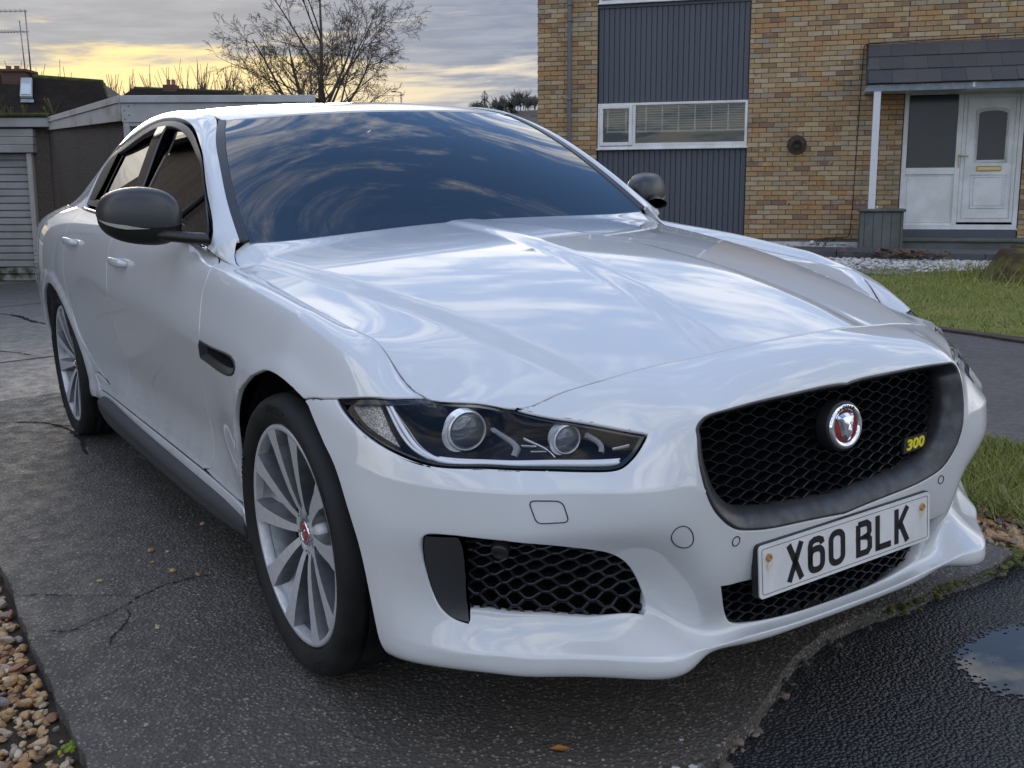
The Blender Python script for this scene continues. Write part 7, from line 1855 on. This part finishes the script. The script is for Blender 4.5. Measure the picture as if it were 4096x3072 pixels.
sheet('lawn', [(-9, 4.90), (.7, 4.92), (.9, 12), (-3, 15.5), (-6.0, 10.9), (-6.5, 10.2), (-5.9, 9.2), (-5.6, 8.2), (-6.6, 7.2), (-9, 5.5)], .0, M_grassg, h=.35, jit=.03, thick=.05, hb=.12)
sheet('grass_verge', [(-6, 1.42), (.34, 1.42), (.30, 2.10), (-6, 2.14)], -.01, M_grassg, h=.2, jit=.02, thick=.05, hb=.08)
sheet('soil_edge', [(-9, 4.80), (.6, 4.82), (.62, 4.98), (-9, 4.96)], .006, M_soil, h=.12, jit=.03, thick=.03, hb=.08)
M_whgr = aggregate('white_chippings_bed', (.20, .20, .19), (.30, .30, .29), (.52, .52, .51), (.34, .34, .33), 24, .35, (.8, .7), 1.0, .02)
def hw(a, off, h=-.82): return HMX @ Vector((a, -off, h))
def hpoly(pts): return [tuple(hw(a, o))[:2] for a, o in pts]
sheet('chippings_bed', hpoly([(-2.5, -.2), (6, -.2), (6, 2.3), (3.2, 2.6), (2.7, 3.9), (.9, 4.6), (-.8, 4.4), (-2.5, 3.5)]), -.0, M_whgr, h=.3, thick=.04)
dpth = MB(); 
for k in range(9):
    a0 = -2.6 + k * .95; q = [hw(a0, 2.15 + .0 * k), hw(a0 + .94, 2.15), hw(a0 + .94, 1.05), hw(a0, 1.05)]
    z = [float(gz(p.x, p.y)) for p in q]; dpth.add([(p.x, p.y, zz + .10) for p, zz in zip(q, z)] + [(p.x, p.y, zz - .05) for p, zz in zip(q, z)], [(0, 1, 2, 3), (0, 4, 5, 1), (1, 5, 6, 2), (3, 2, 6, 7), (0, 3, 7, 4)])
M_dpath = vary(mat('dark_flagstone', (.055, .057, .068), .6), (.080, .082, .090), 2, world=True)
tag(dpth.build('garden_path', M_dpath), kind='structure')
# ---- loose stones
ICO = None
def stone_base(k):
    r = random.Random(k); bm = bmesh.new(); bmesh.ops.create_icosphere(bm, subdivisions=2, radius=1)
    cuts = [Vector((r.gauss(0, 1), r.gauss(0, 1), r.gauss(0, 1))).normalized() for _ in range(9)]
    for v in bm.verts:
        p = v.co.normalized(); s = 1.0
        for c in cuts:
            d = p.dot(c)
            if d > .45: s = min(s, .62 / d * r.uniform(.98, 1.02))
        v.co = p * s
    bmesh.ops.dissolve_limit(bm, angle_limit=R(14), verts=bm.verts, edges=bm.edges); bmesh.ops.triangulate(bm, faces=bm.faces)
    V = np.array([tuple(v.co) for v in bm.verts]); F = [tuple(v.index for v in f.verts) for f in bm.faces]; bm.free(); return V, F
STN = [stone_base(k) for k in range(12)]
def stones(name, n, region, zfun, smin, smax, m, parent=None, flat=.62, kind='stuff'):
    V = []; F = []; k = 0; i = 0
    while i < n:
        x, y = region(); v, f = STN[RNG.integers(len(STN))]; s = smin + (smax - smin) * RNG.random() ** 1.8
        sc = np.array([s * RNG.uniform(.8, 1.3), s * RNG.uniform(.65, 1.0), s * flat * RNG.uniform(.7, 1.2)]) * .5
        a = RNG.uniform(0, 2*math.pi); e1, e2 = RNG.normal(0, .35, 2); p = v * sc
        Rz = np.array([[math.cos(a), -math.sin(a), 0], [math.sin(a), math.cos(a), 0], [0, 0, 1]]); Rx = np.array([[1, 0, 0], [0, math.cos(e1), -math.sin(e1)], [0, math.sin(e1), math.cos(e1)]])
        p = p @ Rx.T @ Rz.T + np.array([x, y, zfun(x, y) + s * .12]); V.append(p); F += [tuple(q + k for q in t) for t in f]; k += len(v); i += 1
    me = bpy.data.meshes.new(name); me.from_pydata(np.vstack(V).tolist(), [], F); me.update(); o = link(name, me, parent, m); return tag(o, kind=kind) if kind else o
def stone_mat(name, cols, rough=.62):
    m = mat(name, (.3, .2, .1), rough); t, b = nodes(m); g = t.new('ShaderNodeNewGeometry'); oi = t.new('ShaderNodeObjectInfo'); r = t.math('FRACT', t.math('ADD', g.outputs['Random Per Island'], oi.outputs['Random']))
    c = t.ramp(r, [(i / len(cols), cc) for i, cc in enumerate(cols)], 'CONSTANT'); wp = worldpos(t); n = t.noise(wp, 95, 4, .65); c = t.mix(t.mapr(n, .40, .72, 0, .45), c, (.15, .085, .045, 1))
    c = t.mix(t.mapr(t.noise(wp, 40, 3, .6), .60, .72, 0, .5), c, (.42, .36, .27, 1)); t.link(c, b.inputs['Base Color']); t.link(t.bump(n, .35, .0015), b.inputs['Normal']); return m
M_gravel = stone_mat('flint_gravel', [(.38, .19, .075), (.46, .30, .15), (.25, .165, .10), (.50, .37, .22), (.40, .24, .12), (.22, .20, .18), (.46, .26, .10), (.36, .29, .22), (.58, .49, .35), (.30, .14, .08), (.48, .33, .17), (.50, .31, .13)])
M_chip = stone_mat('white_chippings', [(.60, .60, .58), (.48, .48, .47), (.66, .66, .65), (.36, .36, .35), (.55, .53, .50), (.22, .20, .17)])
sheet('gravel_bed', [(-2.6, -3.2), (1.0, -3.2), (1.0, -1.40), (-2.6, -1.40)], -.055, M_soil, h=.3, thick=.02)
stones('gravel', 3400, lambda: (RNG.uniform(-1.3, .75), -1.445 - .42 * RNG.random() ** .9), lambda x, y: -.058 + .018 * RNG.random() + (.022 if RNG.random() < .45 else 0) * min(1, (-1.43 - y) * 8), .014, .044, M_gravel)
sheet('gravel_strip', [(-3, 1.06), (.56, 1.06), (.50, 1.40), (.24, 1.41), (-3, 1.41)], -.045, M_soil, h=.2, thick=.02)
stones('gravel', 1500, lambda: (RNG.uniform(-.35, .56), RNG.uniform(1.08, 1.42)), lambda x, y: -.050 + .035 * RNG.random(), .014, .055, M_gravel)
stones('white_chippings', 5200, lambda: tuple(hw(RNG.uniform(-1.2, 4.2), 2.25 + 2.0 * RNG.random() ** 1.2 * RNG.uniform(.6, 1.05)))[:2], lambda x, y: float(gz(x, y)) + .005, .03, .075, M_chip)
stones('white_chippings', 700, lambda: tuple(hw(RNG.uniform(-1.2, .55), RNG.uniform(.05, 1.0)))[:2], lambda x, y: float(gz(x, y)) + .05, .03, .07, M_chip)
stones('grit', 2600, lambda: (RNG.uniform(-2.6, .75), RNG.uniform(-1.40, -.45)), lambda x, y: -.0012, .0030, .0085, stone_mat("grit_stone", [(.24,.22,.19),(.34,.31,.27),(.18,.15,.12),(.42,.40,.36)]))
LO = [(-.89, -1.20, .020, 'pale brown pebble nearest the gravel on the driveway'), (-.95, -1.03, .013, 'tiny tan pebble in the loose group on the driveway'), (-1.01, -.97, .016, 'orange pebble at the back of the loose group on the driveway'), (-.99, -1.06, .012, 'small orange pebble at the left of the loose group on the driveway'),
      (-.83, -1.00, .022, 'long brown stone below the loose group on the driveway'), (-.755, -.945, .022, 'reddish stone closest to the front wheel on the driveway'), (-.45, -1.14, .018, 'single orange stone in front of the cracks on the driveway'), (.05, -1.29, .013, 'small orange stone near the bottom edge of the driveway'), (-1.21, -.80, .020, 'white stone chip beside the side skirt'), (-1.05, -1.01, .024, 'flat brown stone behind the loose group on the driveway')]
for x, y, s, lab in LO:
    v, f = STN[RNG.integers(12)]; mb = MB(); a = RNG.uniform(0, 6); ca, sa = math.cos(a), math.sin(a)
    mb.add([((p[0] * ca - p[1] * sa) * s * .62, (p[0] * sa + p[1] * ca) * s * .48, p[2] * s * .32 + s * .14) for p in v], f); o = mb.build('loose_stone', M_gravel); o.location = (x, y, 0); tag(o, lab, 'stone', 'loose stones on the driveway')
# ---- cracks
M_crack = mat('crack_black', (.006, .006, .006), 1.0)  # near-black ribbons laid just above the slab
def crack(pts, w, name='crack'):
    P = curve([(x, y) for x, y in pts], 14); P = np.array(P); n = len(P); V = []
    off = np.cumsum(RNG.normal(0, .0016, (n, 2)), 0); off -= np.linspace(0, 1, n)[:, None] * off[-1]; P = P + off
    t = np.gradient(P, axis=0); t /= np.linalg.norm(t, axis=1, keepdims=True); nn = np.stack([-t[:, 1], t[:, 0]], 1)
    ww = w * np.clip(.55 + RNG.normal(0, .45, n), .08, 1.7) * np.minimum(1, np.minimum(np.arange(n), n - 1 - np.arange(n)) / 6 + .1)
    for i in range(n):
        a = P[i] + nn[i] * ww[i]; b = P[i] - nn[i] * ww[i]; V += [(a[0], a[1], float(gz(*a)) + .0022), (b[0], b[1], float(gz(*b)) + .0022)]
    mb = MB(); mb.add(V, [(2*i, 2*i+1, 2*i+3, 2*i+2) for i in range(n-1)]); return tag(mb.build(name, M_crack), kind='structure')
crack([(-.93, -1.42), (-.86, -1.33), (-.80, -1.26)], .0032); crack([(-.62, -1.40), (-.585, -1.33), (-.61, -1.265), (-.645, -1.19), (-.70, -1.12), (-.73, -1.04), (-.74, -.96), (-.715, -.90)], .0042)
crack([(-.655, -1.19), (-.60, -1.175), (-.53, -1.205), (-.47, -1.245), (-.40, -1.27)], .0036); crack([(-.80, -1.26), (-.74, -1.18), (-.70, -1.13)], .0018)
crack([(-10.3, -.9), (-9.3, -.40), (-8.3, -.33), (-7.6, -.25)], .020); crack([(-6.8, -1.3), (-6.0, -.8), (-5.6, -.7)], .012); crack([(-3.4, -1.25), (-3.2, -1.0), (-2.7, -.92), (-2.4, -.95)], .010)
# ---- grass blades
M_blade = mat('grass_blade', (.10, .14, .02), .6)
def _bl():
    t, b = nodes(M_blade); g = t.new('ShaderNodeNewGeometry'); r = g.outputs['Random Per Island']; wp = worldpos(t); n = t.noise(wp, 1.2, 3, .6)
    c = t.ramp(r, [(0, (.110, .160, .018)), (.35, (.165, .200, .026)), (.7, (.24, .245, .036)), (.92, (.34, .29, .12)), (1, (.36, .30, .18))]); c = t.mix(t.mapr(n, .45, .65, 0, .55), c, (.24, .23, .026, 1)); t.link(c, b.inputs['Base Color'])
_bl()
def blades(name, n, region, h0, h1, w, m=M_blade, lean=.6):
    V = np.zeros((n * 3, 3)); 
    for i in range(n):
        x, y = region(); z = float(gz(x, y)) - .005; h = RNG.uniform(h0, h1); a = RNG.uniform(0, 2*math.pi); l = RNG.normal(0, lean, 2) * h
        V[3*i] = (x - math.cos(a) * w / 2, y - math.sin(a) * w / 2, z); V[3*i+1] = (x + math.cos(a) * w / 2, y + math.sin(a) * w / 2, z); V[3*i+2] = (x + l[0], y + l[1], z + h)
    me = bpy.data.meshes.new(name); me.from_pydata(V.tolist(), [], [(3*i, 3*i+1, 3*i+2) for i in range(n)]); me.update(); return tag(link(name, me, None, m), kind='stuff')
def lawnr():
    while True:
        x, y = RNG.uniform(-6.3, -.3), RNG.uniform(4.95, 10.5)
        if y < 10.5 and x > -6.4 + max(0, y - 9) * .3: return x, y
blades('lawn_grass', 42000, lawnr, .015, .045, .008)
blades('verge_grass', 26000, lambda: (RNG.uniform(-2.4, .42), 1.40 + RNG.random() * .75), .015, .050, .0042)
blades('edge_grass', 2600, lambda: (RNG.uniform(-.9, .62), 1.34 + RNG.normal(0, .045)), .03, .09, .0035, lean=.9)
blades('path_edge_grass', 2500, lambda: (RNG.uniform(-4, .4), 2.13 + RNG.normal(0, .04)), .01, .035, .005)
# tussock / stump on the lawn
st = MB(); V = []; cx, cy = -4.45, 9.25; zc = float(gz(cx, cy)); 
for i in range(9):
    t = i / 8; 
    for k in range(28):
        a = 2*math.pi*k/28; rr = (.62 - .28 * t ** .6) * (1 + .13 * math.sin(3*a + 1) + .07 * math.sin(7*a)) if t < 1 else .02; V.append((cx + rr * math.cos(a) * 1.25, cy + rr * math.sin(a), zc - .03 + .36 * min(1, t * 1.15) * (1 + .06 * math.sin(5*a))))
st.add(V, [(i*28+k, i*28+(k+1) % 28, (i+1)*28+(k+1) % 28, (i+1)*28+k) for i in range(8) for k in range(28)], 0, True)
M_stump = vary(mat('mossy_stump', (.060, .036, .018), .95), (.11, .105, .025), 4, bump=(30, .9, .02), world=True, lo=.45, hi=.62)
tag(st.build('tree_stump', M_stump), 'mossy brown tree stump overgrown with grass on the lawn', 'tree stump')
blades('stump_grass', 1500, lambda: (cx + .85 * RNG.normal(0, .62), cy + .7 * RNG.normal(0, .55)), .06, .22, .012, lean=.5)
# dead leaves on the chippings
lf_ = MB(); 
for k in range(150):
    p = hw(1.05 + RNG.normal(0, .30), 2.35 + RNG.normal(0, .12)); z = float(gz(p.x, p.y)) + .05 + RNG.random() * .10; a = RNG.uniform(0, 6); s = RNG.uniform(.03, .06); u = Vector((math.cos(a), math.sin(a), RNG.uniform(-.5, .5))) * s; w = Vector((-math.sin(a), math.cos(a), RNG.uniform(-.5, .5))) * s * .6
    c = Vector((p.x, p.y, z)); lf_.add([c - u, c + w, c + u, c - w], [(0, 1, 2, 3)])
tag(lf_.build('leaf_litter', vary(mat('dead_leaf', (.16, .085, .045), .8), (.09, .05, .03), 10)), kind='stuff')
# moss along the slab edges
M_mossy = vary(mat('bright_moss', (.110, .115, .018), .95), (.05, .055, .012), 30)
mo = stones('edge_moss', 420, lambda: (lambda t: (np.interp(t, [0, 1], [.60, .0]) + RNG.normal(0, .02), 1.07 + RNG.normal(0, .02)))(RNG.random()) if RNG.random() < .5 else (.585 + RNG.normal(0, .018), RNG.uniform(.45, 1.1)), lambda x, y: -.015, .010, .035, M_mossy, flat=.5)
mo2 = stones('edge_moss', 260, lambda: (RNG.uniform(-.6, .5), 1.43 + RNG.normal(0, .02)), lambda x, y: -.012, .02, .06, M_mossy, flat=.5)
wd_ = stones('moss_tuft', 60, lambda: (.005 + RNG.normal(0, .010), -1.437 + RNG.normal(0, .009)), lambda x, y: -.02, .006, .016, vary(mat('fresh_moss', (.22, .27, .02), .9), (.12, .16, .02), 60), flat=.9, kind=None); tag(wd_, 'small bright green moss tuft at the edge of the gravel', 'moss')
# puddle: still water lying in the low spot, broken by chippings at its rim
def puddle():
    m = bpy.data.materials.new('puddle_water'); m.use_nodes = True; t = NT(m.node_tree); b = t.n['Principled BSDF']; MATS['puddle_water'] = m
    b.inputs['Base Color'].default_value = (.010, .012, .015, 1); b.inputs['Roughness'].default_value = .015; b.inputs['IOR'].default_value = 1.33; b.inputs['Specular IOR Level'].default_value = .75
    wp = worldpos(t); x, y, z = t.xyz(wp)
    dx = t.math('DIVIDE', t.math('SUBTRACT', x, .955), .150); dy = t.math('DIVIDE', t.math('SUBTRACT', y, .60), .235)
    ang = t.math('ADD', t.math('MULTIPLY', dx, dx), t.math('MULTIPLY', dy, dy)); n = t.noise(wp, 9, 4, .6); v = t.vor(wp, 74)
    h = t.math('ADD', ang, t.math('MULTIPLY', t.math('SUBTRACT', n, .5), 1.1)); h = t.math('SUBTRACT', h, t.math('MULTIPLY', t.math('SUBTRACT', v, .35), .75))
    spk = t.math('MULTIPLY', t.mapr(t.vor(wp, 30), .16, .10), t.mapr(ang, .25, .6)); h = t.math('ADD', h, t.math('MULTIPLY', spk, 1.2))
    t.link(t.mapr(h, 1.02, .90), b.inputs['Alpha']); return m
sheet('puddle', [(.70, .22), (1.34, .22), (1.34, 1.0), (.70, 1.0)], -.0375, puddle(), h=.2, thick=.0005)
# leaf and splashes by the nose
q = MB(); q.add([(-.022, 0, .003), (0, .010, .007), (.026, .002, .004), (.002, -.012, .006)], [(0, 1, 2, 3)]); o = q.build('fallen_leaf', mat('orange_leaf', (.42, .17, .04), .6)); o.location = (.665, -.615, .002); o.rotation_euler = (0, .2, 1.2); tag(o, 'small orange fallen leaf on concrete below the front bumper', 'leaf')
q = MB()
for k in range(26):
    a = RNG.uniform(0, 2*math.pi); c = Vector((.845 + RNG.normal(0, .030), -.545 + RNG.normal(0, .045), .0035)); s = RNG.uniform(.003, .012); q.add([c + Vector((math.cos(a + 2*math.pi*j/7) * s * RNG.uniform(.6, 1.3), math.sin(a + 2*math.pi*j/7) * s * RNG.uniform(.6, 1.3), 0)) for j in range(7)], [tuple(range(7))])
tag(q.build('white_splash', mat('spilt_paint', (.45, .46, .48), .6)), kind='stuff')
rub = stones('broken_concrete', 130, lambda: (lambda p: (p[0] + RNG.normal(0, .014), p[1] + RNG.normal(0, .012)))(edge[RNG.integers(3, len(edge))]), lambda x, y: -.032, .008, .030, stone_mat('concrete_crumbs', [(.10, .085, .07), (.16, .13, .10), (.08, .07, .06), (.20, .16, .12)]))
